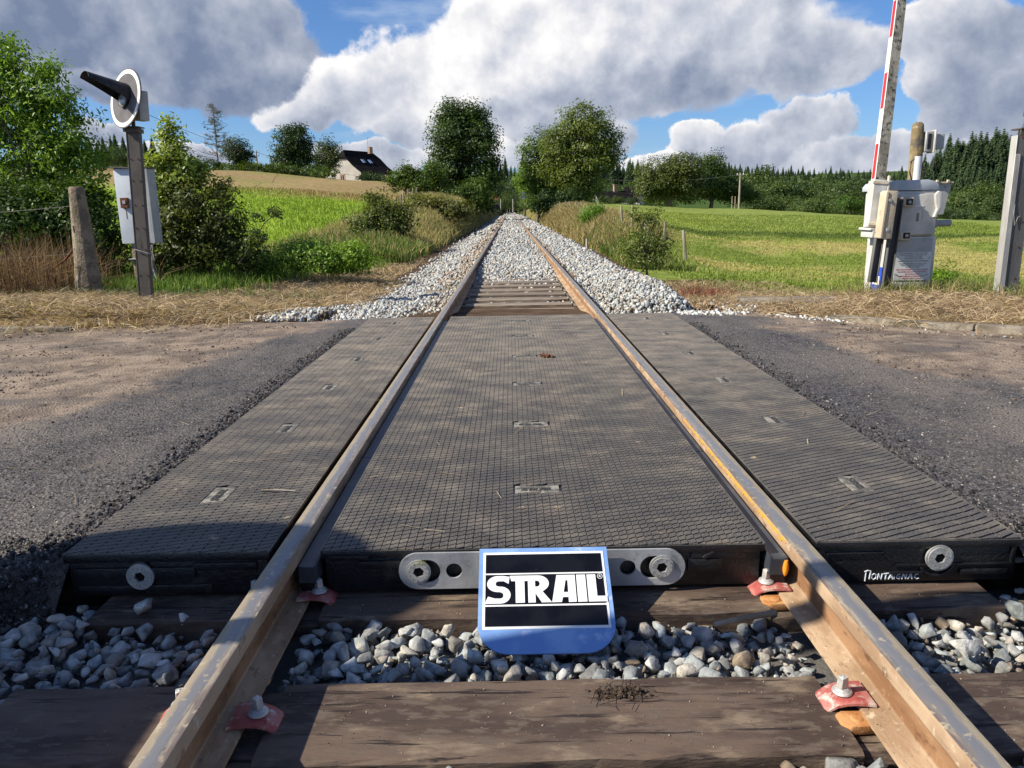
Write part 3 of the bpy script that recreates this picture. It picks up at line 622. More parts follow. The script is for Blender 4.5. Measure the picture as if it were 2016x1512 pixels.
# ------------------------------------------------------------------ rubber crossing panels
PY0, PL, NP = 2.10, 0.848, 6
def stud_field(x0, x1, y0, y1, cw, cd, gapx, gapy, shear, offs, z, h, skip):
    """raised rubber cleats: one slanted, bevelled cleat per cell"""
    V = []; F = []; j = 0; drift = offs; yr = y0-drift*(x1-x0)-cd
    while yr < y1-1e-4:
        x = x0
        while x < x1-1e-4:
            a, b = max(x, x0), min(x+cw-gapx, x1); y = yr+drift*(x-x0); yy1 = y+cd
            ya, yb = y, yy1-gapy; s_ = shear; cl_ = lambda q: min(max(q, y0), y1-.0004)
            if b-a > cw*.2 and (cl_(yb)-cl_(ya) > .003 or cl_(yb+s_)-cl_(ya+s_) > .003) and not skip((a+b)/2, (ya+yb)/2):
                b0 = len(V)
                base = [(a, ya+0*s_, z), (b, ya+s_, z), (b, yb+s_, z), (a, yb, z)]
                e = .0005
                top = [(a+e, ya+.0008, z+h*.75), (b-e, ya+s_+.0008, z+h*.75), (b-e, yb+s_-.0012, z+h), (a+e, yb-.0012, z+h)]
                top = [(p, cl_(q), r) for p, q, r in top]; base = [(p, cl_(q), r) for p, q, r in base]
                V += base+top; F += [(b0, b0+1, b0+5, b0+4), (b0+1, b0+2, b0+6, b0+5), (b0+2, b0+3, b0+7, b0+6), (b0+3, b0, b0+4, b0+7), (b0+4, b0+5, b0+6, b0+7)]
            x += cw
        yr += cd; j += 1
    return V, F
def tread_mat():
    M_ = bpy.data.materials.new('rubber_tread'); M_.use_nodes = True; t = M_.node_tree; t.nodes.clear(); Q = NX(t)
    gm = t.nodes.new('ShaderNodeNewGeometry'); vec = gm.outputs['Position']; yy = Q.sep(vec)[1]; zz = Q.sep(vec)[2]; xx = Q.sep(vec)[0]
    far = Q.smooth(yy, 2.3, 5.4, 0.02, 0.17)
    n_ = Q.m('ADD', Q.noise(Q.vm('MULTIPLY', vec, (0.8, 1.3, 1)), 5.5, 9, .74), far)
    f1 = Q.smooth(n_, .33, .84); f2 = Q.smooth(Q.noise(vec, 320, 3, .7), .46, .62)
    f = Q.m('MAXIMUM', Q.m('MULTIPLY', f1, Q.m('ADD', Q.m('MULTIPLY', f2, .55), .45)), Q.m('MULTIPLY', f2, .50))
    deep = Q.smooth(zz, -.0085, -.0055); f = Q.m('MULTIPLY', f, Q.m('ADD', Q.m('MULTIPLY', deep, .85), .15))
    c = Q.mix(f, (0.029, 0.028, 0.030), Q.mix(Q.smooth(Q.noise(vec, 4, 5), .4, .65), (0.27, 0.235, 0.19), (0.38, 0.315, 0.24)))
    c = Q.mix(Q.smooth(Q.noise(vec, 6.5, 6, .6), .66, .72), c, (0.36, 0.27, 0.18))
    b = t.nodes.new('ShaderNodeBsdfPrincipled'); Q._set(b.inputs['Base Color'], c)
    Q._set(b.inputs['Roughness'], Q.smooth(f, 0, .5, .42, .9)); b.inputs['Specular IOR Level'].default_value = .5
    bn = t.nodes.new('ShaderNodeBump'); bn.inputs['Strength'].default_value = .45; bn.inputs['Distance'].default_value = .0015
    t.links.new(Q.noise(vec, 420, 3, .7), bn.inputs['Height']); t.links.new(bn.outputs[0], b.inputs['Normal'])
    o = t.nodes.new('ShaderNodeOutputMaterial'); t.links.new(b.outputs[0], o.inputs[0]); return M_
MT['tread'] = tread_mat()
MT['logo'] = mat('logo_rubber', (0.10, 0.095, 0.085), (0.27, 0.25, 0.215), 24, .7, .2, 60, coord='World')
MT['logo_dark'] = mat('logo_rubber_dark', (0.028, 0.028, 0.03), (0.07, 0.065, 0.055), 60, .6, coord='World')

# the lettering: heavy joined capitals in units of cap height
def arc(cx, cy, rx, ry, a0, a1, n=14): return [(cx+rx*math.cos(R(a0+(a1-a0)*k/n)), cy+ry*math.sin(R(a0+(a1-a0)*k/n))) for k in range(n+1)]
S_ = ([(.84, .96)]+[(.60, 1.0)]+arc(.42, .70, .40, .30, 90, 262, 14)+[(.50, .395)]+arc(.50, .275, .115, .115, 80, -90, 8)+[(.30, .165), (.06, .24), (-.06, -.02), (.22, -.02)]
      +arc(.50, .29, .37, .31, -90, 78, 14)+[(.46, .60)]+arc(.45, .70, .12, .10, 250, 100, 8)+[(.62, .80), (.80, .70)])
T_ = [(.845, 1.0), (1.375, 1.0), (1.375, 0), (1.05, 0), (1.05, .80), (.90, .80)]
Rp = [(1.378, 1.0), (1.378, .80), (1.50, .80), (1.50, 0), (1.76, 0), (1.76, .34), (1.98, 0), (2.34, 0), (2.02, .40)]+arc(1.86, .70, .40, .30, -50, 90, 12)+[(1.66, 1.0)]
Rh = [(1.76, .58), (1.76, .80), (1.82, .80)]+arc(1.83, .69, .10, .11, 80, -80, 7)+[(1.82, .58)]
A_ = [(2.345, 0), (2.55, 1.0), (3.22, 1.0), (3.22, 0), (2.94, 0), (2.94, .18), (2.74, .18), (2.69, 0)]
Ah = [(2.775, .36), (2.94, .36), (2.94, .80), (2.87, .80)]
I_ = [(3.27, 0), (3.27, 1.0), (3.60, 1.0), (3.60, 0)]
L_ = [(3.65, 0), (3.65, 1.0), (3.97, 1.0), (3.97, .20), (4.32, .20), (4.32, 0)]
LETTERS = [S_, T_, Rp, Rh, A_, Ah, I_, L_]
def flat_shape(name, loops, h, mt, parent, M4, bevel=0.0):
    """filled outlines with holes, h thick"""
    cu_ = bpy.data.curves.new(name, 'CURVE'); cu_.dimensions = '2D'; cu_.fill_mode = 'BOTH'; cu_.extrude = h/2
    for lp in loops:
        sp = cu_.splines.new('POLY'); sp.points.add(len(lp)-1); sp.use_cyclic_u = True
        for p_, q in zip(sp.points, lp): p_.co = (q[0], q[1], 0, 1)
    tmp = bpy.data.objects.new('tmp', cu_); me = bpy.data.meshes.new_from_object(tmp); me.name = name
    bpy.data.objects.remove(tmp); bpy.data.curves.remove(cu_)
    me.transform(M4); me.materials.clear()
    return link(name, me, parent, [mt])
def text_mesh(name, body, size, mt, parent, M4, h=.001, align='CENTER', space=1.0):
    cu_ = bpy.data.curves.new(name, 'FONT'); cu_.body = body; cu_.size = size; cu_.extrude = h/2; cu_.align_x = align; cu_.space_line = space; cu_.resolution_u = 2
    tmp = bpy.data.objects.new('tmp', cu_); me = bpy.data.meshes.new_from_object(tmp); me.name = name
    bpy.data.objects.remove(tmp); bpy.data.curves.remove(cu_); me.transform(M4); me.materials.clear()
    return link(name, me, parent, [mt])
def frame(o, u, v):       # matrix with local x = u, y = v
    u = Vector(u).normalized(); v = Vector(v); v = (v-u*v.dot(u)).normalized(); n_ = u.cross(v)
    M_ = Matrix.Identity(4)
    for i in range(3): M_[i][0], M_[i][1], M_[i][2], M_[i][3] = u[i], v[i], n_[i], o[i]
    return M_

def panel(kind, first):
    """one rubber panel, built at the front place; local origin at the middle of its front edge on the running level"""
    P_ = {'inner': (-.655, .655), 'left': (-1.415, -.806), 'right': (.806, 1.415)}[kind]; x0, x1 = P_; xm = (x0+x1)/2
    t = empty('crossing_panel', (xm, PY0, 0))
    mb = MB(); zt = -.0085; L = PL-.0006
    mb.box((xm, PY0+L/2, (zt-.030)/2), (x1-x0, L, abs(zt+.030)*1.0), None); mb.v = [(a, b, {True: zt, False: -.030}[c > -.019]) for a, b, c in mb.v]
    # body under the tread, set back
    inset = .010
    mb.box((xm, PY0+L/2+inset/2, -.085), (x1-x0-.02, L-inset, .108))
    mb.build('rubber_body', MT['rubber'], t, .003 if first else 0, 2, off=(xm, PY0, 0))
    ly = .478; lx = {'inner': 0.0, 'left': -1.13, 'right': 1.13}[kind]
    hw, hd = (.075, .032) if kind == 'inner' else (.032, .068)
    skip = lambda x, y: abs(x-lx) < hw+.004 and abs(y-PY0-ly) < hd+.003
    if kind == 'inner': V_, F_ = stud_field(x0+.006, x1-.006, PY0+.002, PY0+L, .0246, PL/28, .0014, .0078, .0125, .27, zt, .0068, skip)
    elif kind == 'right': V_, F_ = stud_field(x0+.006, x1-.006, PY0+.002, PY0+L, .068, PL/26, .0012, .0080, .0310, .44, zt, .0072, skip)
    else: V_, F_ = stud_field(x0+.006, x1-.006, PY0+.002, PY0+L, .040, PL/31, .0013, .0075, .0190, .26, zt, .0068, skip)
    mb = MB(); mb.add(V_, F_)
    # smooth rim round the tread
    for c, d in (((x0+.0025, PY0+L/2, zt+.003), (.005, L, .006)), ((x1-.0025, PY0+L/2, zt+.003), (.005, L, .006))): mb.box(c, d)
    mb.box((xm, PY0+.0012, zt+.0010), (x1-x0-.011, .0024, .002))
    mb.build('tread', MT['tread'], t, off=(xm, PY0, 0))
    s_ = .026 if kind == 'inner' else .026; Wl = 4.3*s_
    if kind == 'inner': u_, v_ = (1, 0, 0), (0, 1, 0)
    elif kind == 'left': u_, v_ = (0, 1, 0), (-1, 0, 0)
    else: u_, v_ = (0, -1, 0), (1, 0, 0)
    u3, v3 = Vector(u_), Vector(v_); c = Vector((lx-xm, ly, zt+.0022))
    pm = MB()
    pm.prism([(-.078, -.037), (.078, -.037), (.078, .037), (-.078, .037)], (u3, v3, (0, 0, 1)), c-Vector((0, 0, .0022)), .0050); lp = pm.build('logo_plate', MT['logo'], t, 0)
    o_ = c-u3*Wl/2-v3*s_*.5+Vector((0, 0, .0035)); flat_shape('logo_lettering', [[(p*s_, q*s_) for p, q in l] for l in LETTERS], .002, MT['logo_dark'], lp, frame(o_, u3, v3))
    return t
panels = {}
for kind, desc, xr in (('inner', 'wide black rubber tread panel between the rails', 0), ('left', 'narrow black rubber tread panel outside the left rail', -1.11), ('right', 'narrow black rubber tread panel outside the right rail', 1.11)):
    base = panel(kind, True); grp = {'inner': 'rubber panels between the rails', 'left': 'rubber panels outside the left rail', 'right': 'rubber panels outside the right rail'}[kind]
    for k in range(NP):
        o = base if k == 0 else copy_tree(base)
        o.location.y = PY0+k*PL; panels[kind, k] = o
        ex = 'front, nearest the camera' if k == 0 else ('%s row from the front' % ORD[k] if k < NP-1 else 'far end, next to the white ballast')
        tag(o, '%s, %s' % (desc, ex), 'crossing panel', grp)
# mouldings, bolts and writing on the exposed front faces
yf = PY0+.010
class Ribs:
    def __init__(s, par): s.par = par
    def go(s, mb): o = mb.build('moulded_rib', MT['rubber'], s.par, .003, 2); o.location = -Vector(s.par.location)
    def box(s, c, d): mb = MB(); mb.box(c, d); s.go(mb)
    def cyl(s, *a): mb = MB(); mb.cyl(*a); s.go(mb)
    def prism(s, *a): mb = MB(); mb.prism(*a); s.go(mb)
def bar(mb, x0, x1, z0, z1, d=.010): mb.box(((x0+x1)/2, yf-d/2+.0004, (z0+z1)/2), (x1-x0, d, z1-z0))
def sub(o, par): o.location = -Vector(par.location); return o
mb = Ribs(panels['left', 0]); bar(mb, -1.385, -1.03, -.082, -.048, .012); bar(mb, -1.035, -.845, -.060, -.036, .010); bar(mb, -1.385, -.985, -.128, -.106, .006); mb.cyl((-1.19, yf-.006, -.055), .030, .012, 'y', 28)
mb = Ribs(panels['right', 0])
for a, b, z0, z1 in ((.84, 1.01, -.048, -.040), (.84, 1.01, -.022, -.017), (1.0, 1.395, -.024, -.018), (1.045, 1.385, -.090, -.080), (1.385, 1.395, -.088, -.020), (1.03, 1.13, -.112, -.104), (1.24, 1.38, -.118, -.100)): bar(mb, a, b, z0, z1, .008)
mb.prism([(1.005, -.048), (1.015, -.048), (1.055, -.088), (1.045, -.088)], ((1, 0, 0), (0, 0, 1), (0, -1, 0)), (0, yf, 0), .0075)
ring = [(1.17+math.cos(R(a))*.060, -.063+math.sin(R(a))*.060) for a in range(-150, -20, 10)]+[(1.17+math.cos(R(a))*.052, -.063+math.sin(R(a))*.052) for a in range(-30, -160, -10)]
mb.prism(ring, ((1, 0, 0), (0, 0, 1), (0, -1, 0)), (0, yf, 0), .0078)
mb = Ribs(panels['inner', 0]); bar(mb, -.635, -.515, -.034, -.020, .014); bar(mb, -.545, -.40, -.064, -.040, .012); bar(mb, .44, .60, -.050, -.026, .008); bar(mb, .43, .53, -.092, -.052, .010); bar(mb, .40, .62, -.018, -.010, .010)
mb.prism([(.47, -.045), (.50, -.026), (.51, -.032), (.48, -.052)], ((1, 0, 0), (0, 0, 1), (0, -1, 0)), (0, yf, 0), .012)
def bolt(x, z, y, par, r=.0405):
    hexa = [(math.cos(R(60*k+12))*.0165, math.sin(R(60*k+12))*.0165) for k in range(6)]
    outer = [(math.cos(R(7.5*k))*r, math.sin(R(7.5*k))*r) for k in range(48)]
    o = flat_shape('bolt', [outer, hexa], .007, MT['zinc_bolt'], par, Matrix.Translation((x, y-.0035, z)) @ Matrix.Rotation(R(90), 4, 'X'))
    inn = [(math.cos(R(10*k))*(r-.006), math.sin(R(10*k))*(r-.006)) for k in range(36)]
    sub(o, par)
    q = flat_shape('bolt_face', [inn, hexa], .003, MT['zinc_bolt'], o, Matrix.Translation((x, y-.0082, z)) @ Matrix.Rotation(R(90), 4, 'X'))
    mb = MB(); mb.cyl((x, y-.0012, z), .019, .002, 'y', 18); mb.build('socket', MT['black'], o)
    mb = MB(); rg = random.Random(int(x*1000))
    for a in range(0, 360, 30):
        aa = R(a+rg.uniform(-8, 8)); cx, cz = x+math.cos(aa)*.027, z+math.sin(aa)*.027
        mb.box((cx, y-.0099, cz), (.0012, .0006, .006), Matrix.Rotation(-aa+R(90)+rg.uniform(-.5, .5), 3, 'Y'))
    mb.build('stamped_marks', MT['print_grey'], o)
    return o
bolt(-1.19, -.072, yf-.012, panels['left', 0]); bolt(1.172, -.060, yf-.006, panels['right', 0])
# steel strap across the front of the inner panel
st = empty('steel_strap', (0, PY0, -.065), 'long zinc strap with rounded ends bolted across the front of the middle panel', 'strap')
hole = lambda cx, r: [(cx+math.cos(R(12*k))*r, math.sin(R(12*k))*r) for k in range(30)]
slotL = [(-.362+math.cos(R(a))*.036, math.sin(R(a))*.036) for a in range(90, 271, 15)]+[(-.338+math.cos(R(a))*.036, math.sin(R(a))*.036) for a in range(-90, 91, 15)]
slotR = [(.322+math.cos(R(a))*.036, math.sin(R(a))*.036) for a in range(90, 271, 15)]+[(.352+math.cos(R(a))*.036, math.sin(R(a))*.036) for a in range(-90, 91, 15)]
outl = [(-.368+math.cos(R(a))*.057, math.sin(R(a))*.057) for a in range(90, 271, 10)]+[(.362+math.cos(R(a))*.057, math.sin(R(a))*.057) for a in range(-90, 91, 10)]
o = flat_shape('strap_plate', [outl, hole(-.262, .0235), hole(.250, .0235), slotL, slotR], .008, MT['zinc'], st, Matrix.Translation((0, PY0-.007, -.069)) @ Matrix.Rotation(R(90), 4, 'X')); o.location = -st.location
bolt(-.366, -.069, PY0-.008, st, .036); bolt(.350, -.068, PY0-.008, st, .036)
# handwriting on the right panel
def strokes(name, txt, x, z, par):
    G = {'M': [[(0, -.15), (.05, .9), (.12, .95)], [(-.12, .85), (.2, .98), (.52, .90)], [(.52, .9), (.42, 0.05)]], 'O': [[(.25, .62), (.05, .5), (.02, .2), (.2, 0), (.45, .15), (.45, .5), (.25, .62)]],
         'N': [[(0, 0), (.08, .6)], [(.08, .6), (.38, .02)], [(.38, .02), (.45, .62)]], 'T': [[(0, .6), (.5, .64)], [(.26, .62), (.2, 0)]], 'A': [[(0, 0), (.25, .62)], [(.25, .62), (.42, 0)], [(.1, .2), (.38, .22)]],
         'i': [[(.1, .35), (.08, 0)], [(.11, .52), (.11, .55)]], 'G': [[(.4, .55), (.1, .45), (.05, .12), (.3, 0), (.42, .2), (.25, .24)]], 'C': [[(.45, .58), (.12, .45), (.06, .15), (.3, 0), (.5, .08)]]}
    mb = MB(); s_ = .030
    for ch, gap in txt:
        for ln in G[ch]: mb.tube([(x+p*s_, yf-.0008, z+q*s_) for p, q in ln], .0020, 5)
        x += gap*s_
    return mb.build(name, MT['chalk'], par)
sub(strokes('handwriting', [('M', .62), ('O', .60), ('N', .60), ('T', .50), ('A', .48), ('i', .28), ('G', .58), ('N', .60), ('A', .58), ('C', .5)], .962, -.131, panels['right', 0]), panels['right', 0])

# smooth filler strips in the wheel grooves, a little below the tread
for sx, lab in ((-1, 'smooth blue grey groove strip between left rail and middle panels, mostly in shade'), (1, 'smooth dark groove strip between right rail and middle panels')):
    t = empty('flangeway_strip', (sx*.688, PY0, -.04), lab, 'groove strip', 'groove strips inside the rails')
    y = PY0-.030; k = 0
    while y < 7.15:
        L = min(1.02, 7.19-y); mb = MB(); mb.prism([(-.0275, -.052), (.0275, -.052), (.0275, .003), (.010, .0), (-.018, 0), (-.0275, .010)] if sx > 0 else [(-.0275, -.052), (.0275, -.052), (.0275, .010), (.018, 0), (-.010, 0), (-.0275, .003)], ((1, 0, 0), (0, 0, 1), (0, 1, 0)), (0, y-PY0, 0), L-.004)
        mb.build('strip_segment', MT['strip'], t, .002, 1); y += L; k += 1
    mb = MB(); mb.box((-sx*.001, .10, -.08), (.054, .24, .055)); mb.build('rubber_foot', MT['rubber'], t, .004, 1)
# orange rubber tongue squeezed out at the right rail
mb = MB(); vs = []
for i in range(11):
    t_ = i/10; r_ = .0085*math.sin(math.pi*min(1, .10+t_*.90))**.6+.0005; vs.append(((.7085-.001*t_, PY0-.032+.002*t_, -.044-.052*t_), r_))
mb.tube([v for v, r_ in vs], [r_ for v, r_ in vs], 12)
tag(mb.build('rubber_plug', MT['orange_rubber'], None, smooth=True), 'bright orange rubber tongue hanging at the front corner by the right rail', 'rubber plug')

# ------------------------------------------------------------------ the sign leaning on the strap
B0 = Vector((0, 2.078, .0)); B1 = Vector((.0, 1.792, -.163)); vdir = (B1-B0).normalized(); udir = Vector((1, 0, 0)); ndir = vdir.cross(udir)
if ndir.z < 0: ndir = -ndir
SW, SH = .368, (B1-B0).length
sg = empty('sign', (0, 2.0, -.08), 'blue, black and white STRAIL sign board leaning against the front of the crossing', 'sign')
MS = frame(B0, udir, -vdir)           # local x right, y up (towards the crossing), z towards the viewer
rc = .085
board = [(-SW/2, 0), (-SW/2, -SH+rc)]+[(-SW/2+rc-math.cos(R(a))*rc, -SH+rc-math.sin(R(a))*rc) for a in range(10, 91, 10)]+[(SW/2-rc+math.sin(R(a))*rc, -SH+rc-math.cos(R(a))*rc) for a in range(0, 91, 10)]+[(SW/2, 0)]
def S(name, loops, z, h, mt, par):
    o = flat_shape(name, loops, h, mt, par, MS @ Matrix.Translation((0, 0, z))); return o
bd = S('board', [board], .004, .005, MT['sign_blue'], sg); bd.location = -sg.location
rect = lambda a, b, c, d: [(a, b), (c, b), (c, d), (a, d)]
x0, x1 = -.172, .172; yt, yb = -.015, -.2590
S('white_frame', [rect(x0, yb, x1, yt)], .0072, .0010, MT['sign_white'], bd)
S('black_field', [rect(x0+.007, yt-.008, x1-.007, yt-.070)[::-1], rect(x0+.007, -.0905, x1-.007, -.1850)[::-1], rect(x0+.007, -.191, x1-.007, yb+.008)[::-1]], .0082, .0010, MT['sign_black'], bd)
LS = .0860; LWX = (x1-x0-.012)/4.32
S('lettering', [[(x0+.010+p*LWX, -.1810+q*LS) for p, q in l] for l in LETTERS], .0093, .0010, MT['sign_white'], bd)
cR = (x1-.0165, -.1010)
ringo = [(cR[0]+math.cos(R(15*k))*.0075, cR[1]+math.sin(R(15*k))*.0085) for k in range(24)]; ringi = [(cR[0]+math.cos(R(15*k))*.0063, cR[1]+math.sin(R(15*k))*.0073) for k in range(24)]
S('registered_mark', [ringo, ringi], .0096, .0010, MT['sign_white'], bd)
text_mesh('registered_letter', 'R', .0115, MT['sign_white'], bd, MS @ Matrix.Translation((cR[0], cR[1]-.0040, .0096)), .001)

# ------------------------------------------------------------------ stones
def stone_templates(n, seed, npts=13, flat=.75):
    rg = random.Random(seed); out = []
    for k in range(n):
        bm = bmesh.new(); ex = (1.0, rg.uniform(.62, .95), rg.uniform(.5, .85)*flat*1.2)
        for i in range(npts):
            v = Vector((rg.gauss(0, 1), rg.gauss(0, 1), rg.gauss(0, 1))).normalized()*rg.uniform(.82, 1.08)
            bm.verts.new((v.x*ex[0], v.y*ex[1], v.z*ex[2]))
        r_ = bmesh.ops.convex_hull(bm, input=bm.verts)
        bmesh.ops.delete(bm, geom=[v for v in bm.verts if not v.link_faces], context='VERTS')
        bmesh.ops.triangulate(bm, faces=bm.faces); bm.verts.ensure_lookup_table()
        for i, v in enumerate(bm.verts): v.index = i
        out.append((np.array([v.co[:] for v in bm.verts]), np.array([[v.index for v in f.verts] for f in bm.faces]))); bm.free()
    return out
def detail_templates(n, seed):
    """angular stones with chamfered arrises for close view"""
    rg = random.Random(seed); out = []
    for k in range(n):
        bm = bmesh.new(); ex = (1.0, rg.uniform(.6, .95), rg.uniform(.5, .8))
        for i in range(12):
            v = Vector((rg.gauss(0, 1), rg.gauss(0, 1), rg.gauss(0, 1))).normalized()*rg.uniform(.85, 1.12); bm.verts.new((v.x*ex[0], v.y*ex[1], v.z*ex[2]))
        bmesh.ops.convex_hull(bm, input=bm.verts); bmesh.ops.delete(bm, geom=[v for v in bm.verts if not v.link_faces], context='VERTS')
        bmesh.ops.dissolve_limit(bm, angle_limit=R(14), verts=bm.verts, edges=bm.edges)
        bmesh.ops.bevel(bm, geom=list(bm.edges), offset=.07, segments=1, affect='EDGES', clamp_overlap=True)
        bmesh.ops.triangulate(bm, faces=bm.faces)
        bmesh.ops.subdivide_edges(bm, edges=bm.edges, cuts=1, use_grid_fill=True)
        from mathutils import noise as mn
        for v in bm.verts:
            s_ = mn.noise(v.co*2.2+Vector((k*7, 0, 0)))*.05+mn.noise(v.co*6+Vector((0, k*5, 0)))*.022; v.co += v.co.normalized()*s_
        bmesh.ops.triangulate(bm, faces=bm.faces); bm.verts.ensure_lookup_table()
        for i, v in enumerate(bm.verts): v.index = i
        out.append((np.array([v.co[:] for v in bm.verts]), np.array([[v.index for v in f.verts] for f in bm.faces]))); bm.free()
    return out
def rot_mats(rg, n, tilt=1.0):
    a = rg.uniform(0, 2*np.pi, n); q = rg.normal(size=(n, 4)); q[:, 0] += (1-tilt)*6; q /= np.linalg.norm(q, axis=1)[:, None]
    w, x, y, z = q.T
    M_ = np.stack([np.stack([1-2*(y*y+z*z), 2*(x*y-z*w), 2*(x*z+y*w)], 1), np.stack([2*(x*y+z*w), 1-2*(x*x+z*z), 2*(y*z-x*w)], 1), np.stack([2*(x*z-y*w), 2*(y*z+x*w), 1-2*(x*x+y*y)], 1)], 1)
    c, s = np.cos(a), np.sin(a); Z = np.zeros((n, 3, 3)); Z[:, 0, 0] = c; Z[:, 0, 1] = -s; Z[:, 1, 0] = s; Z[:, 1, 1] = c; Z[:, 2, 2] = 1
    return Z @ M_
def scatter(name, pos, size, cols, tmpl, seed, mt=None, flat=None, parent=None, smooth=False):
    rg = np.random.default_rng(seed); n = len(pos); which = rg.integers(0, len(tmpl), n); Ms = rot_mats(rg, n); VV = []; FF = []; CC = []; b = 0
    for k, (tv, tf) in enumerate(tmpl):
        idx = np.where(which == k)[0]
        if not len(idx): continue
        v = np.einsum('nij,vj->nvi', Ms[idx], tv)*size[idx, None, None]
        if flat is not None: v[:, :, 2] *= flat
        v += pos[idx, None, :]
        VV.append(v.reshape(-1, 3)); m_ = len(tv)
        FF.append((tf[None]+(np.arange(len(idx))*m_)[:, None, None]+b).reshape(-1, 3)); CC.append(np.repeat(cols[idx], m_, 0)); b += len(idx)*m_
    return np_mesh(name, np.concatenate(VV), np.concatenate(FF), mt or MT['stone'], parent, np.concatenate(CC), smooth)
def jgrid(rg, x0, x1, y0, y1, s):
    xs_ = np.arange(x0, x1, s); ys_ = np.arange(y0, y1, s); a, b = np.meshgrid(xs_, ys_)
    x = a.ravel()+rg.uniform(-.5, .5, a.size)*s; y = b.ravel()+rg.uniform(-.5, .5, a.size)*s; return x, y
def shoulder(x, y):     # top of the ballast beyond the crossing
    rise = sst(11.4, 15.5, y)*.095-.043
    z = -.165+rise+0*x; z = z+(np.abs(x) < .70)*sst(10, 13, y)*.012
    # left shoulder
    xl = -x
    wl = np.interp(y, [7.2, 8.5, 10, 14, 25, 60], [2.7, 2.25, 1.95, 1.85, 1.95, 2.1])
    zl = np.where(xl > .82, -.150+.055*sst(1.0, 1.35, xl)*sst(10.5, 7.8, y)+.03*sst(10, 14, y)-.26*sst(wl-.9, wl+.25, xl), z)
    wr = np.interp(y, [7.2, 8.0, 9.5, 12.5, 25, 60], [1.75, 1.85, 1.95, 2.05, 2.1, 2.15])
    zr = np.where(x > .82, -.125+.15*sst(.95, 1.35, x)*sst(13.5, 9.5, y)*sst(7.15, 8.0, y)+.05*sst(.9, 1.3, x)-.42*sst(wr-.30, wr+.35, x), z)
    z = np.where(x < 0, zl, zr)
    z = np.where(np.abs(x) < .82, -.168+rise+sst(10, 13, y)*.012, z)
    return z+(vnoise(x, y, 1.1, 81, 3)-.5)*.07*(np.abs(x) > .85)
# ballast bed under the stones
bx = np.linspace(-3.4, 3.4, 90); by = np.concatenate([np.linspace(7.21, 16, 90), np.geomspace(16.2, 420, 110)])
A, B = np.meshgrid(bx, by); a, b = A.ravel(), B.ravel(); z = np.maximum(shoulder(a, np.minimum(b, 80))-.035, -3)
near = b < 7.3; z = np.where(near, -.19, z); z = np.where(np.abs(a) > 2.6, -.50, z)
z = np.where(b > 150, np.maximum(z, -.15-.25*sst(1.5, 2.4, np.abs(a))), z)
ii = (np.arange(len(by)-1)[:, None]*90+np.arange(89)[None]).ravel()
bc = np.where((b > 60)[:, None], np.array((.36, .36, .35)), np.array((.10, .085, .07)))
o = np_mesh('trackbed', np.stack([a, b, z], 1), np.stack([ii, ii+1, ii+91, ii+90], 1), MT['ground'], cols=bc, smooth=True); tag(o, kind='structure')
A, B = np.meshgrid(np.linspace(-4, 4, 60), np.linspace(-1.0, 2.2, 40)); a, b = A.ravel(), B.ravel()
ii = (np.arange(39)[:, None]*60+np.arange(59)[None]).ravel()
o = np_mesh('trackbed', np.stack([a, b, -.222+0*a], 1), np.stack([ii, ii+1, ii+61, ii+60], 1), MT['ground'], cols=np.tile((.13, .12, .11), (len(a), 1)), smooth=True); tag(o, kind='structure')

rg = np.random.default_rng(11)
def stone_cols(rg, n, lo=.30, hi=.52, warm=.15, brown=.04, green=.0):
    l = rg.uniform(lo, hi, n)[:, None]; c = l*np.array((1.0, .99, .95)); t_ = rg.random(n)
    c = np.where((t_ < .35)[:, None], l*np.array((.92, .98, .97)), c)
    c = np.where((t_ > 1-warm)[:, None], l*np.array((1.02, .92, .78)), c)
    c = np.where((rg.random(n) < brown)[:, None], np.array((.22, .17, .12))*rg.uniform(.7, 1.4, n)[:, None], c)
    return c
# near stones
detail = detail_templates(26, 5)
x, y = jgrid(rg, -2.6, 2.9, .9, 2.16, .040); N0 = len(x)
x2, y2 = jgrid(rg, -2.6, 2.9, .9, 2.16, .048)
lay = np.concatenate([np.zeros(N0), np.ones(len(x2))]); x = np.concatenate([x, x2]); y = np.concatenate([y, y2])
sz = np.clip(rg.lognormal(math.log(.0265), .28, len(x)), .015, .040)
inrail = np.abs(np.abs(x)-.7525) < .070+sz*.5
insl = np.zeros(len(x), bool)
for yc, w in ((1.53, .28), (2.105, .262), (.95, .27)): insl |= (np.abs(y-yc) < w/2+sz*.25) & (np.abs(x) < 1.30+sz*.5)
inpan = (y > 2.06) & (np.abs(x) < 1.45)
inasp = (y > 2.0+.04*np.clip(np.abs(x)-1.5, 0, 2)) & (np.abs(x) > 1.40) & (x < 0)
keep = ~inrail & ~insl & ~inpan & ~inasp
hz = -.205+.026*lay+np.where(np.abs(x) > 1.3, .028, 0)+np.where(x > 1.45, .05*sst(1.6, 2.05, y), 0)+(vnoise(x, y, 4, 91, 2)-.5)*.03
pos = np.stack([x, y, hz], 1)[keep]; sz = sz[keep]; cols = stone_cols(rg, len(pos), .20, .42, .22, .03)
extra = np.array([(1.045, 1.735, -.125), (-1.15, 2.015, -.125), (-1.03, 1.99, -.155), (1.46, 2.02, -.085), (1.47, 2.10, -.045), (1.50, 1.97, -.10)]); es = np.array([.045, .040, .028, .040, .036, .038])
pos = np.concatenate([pos, extra]); sz = np.concatenate([sz, es]); cols = np.concatenate([cols, np.tile((.46, .45, .42), (len(extra), 1))])
o = scatter('ballast', pos, sz, cols, detail, 12, flat=.82); tag(o, 'angular grey ballast stones around the near sleepers', 'ballast', kind='stuff')
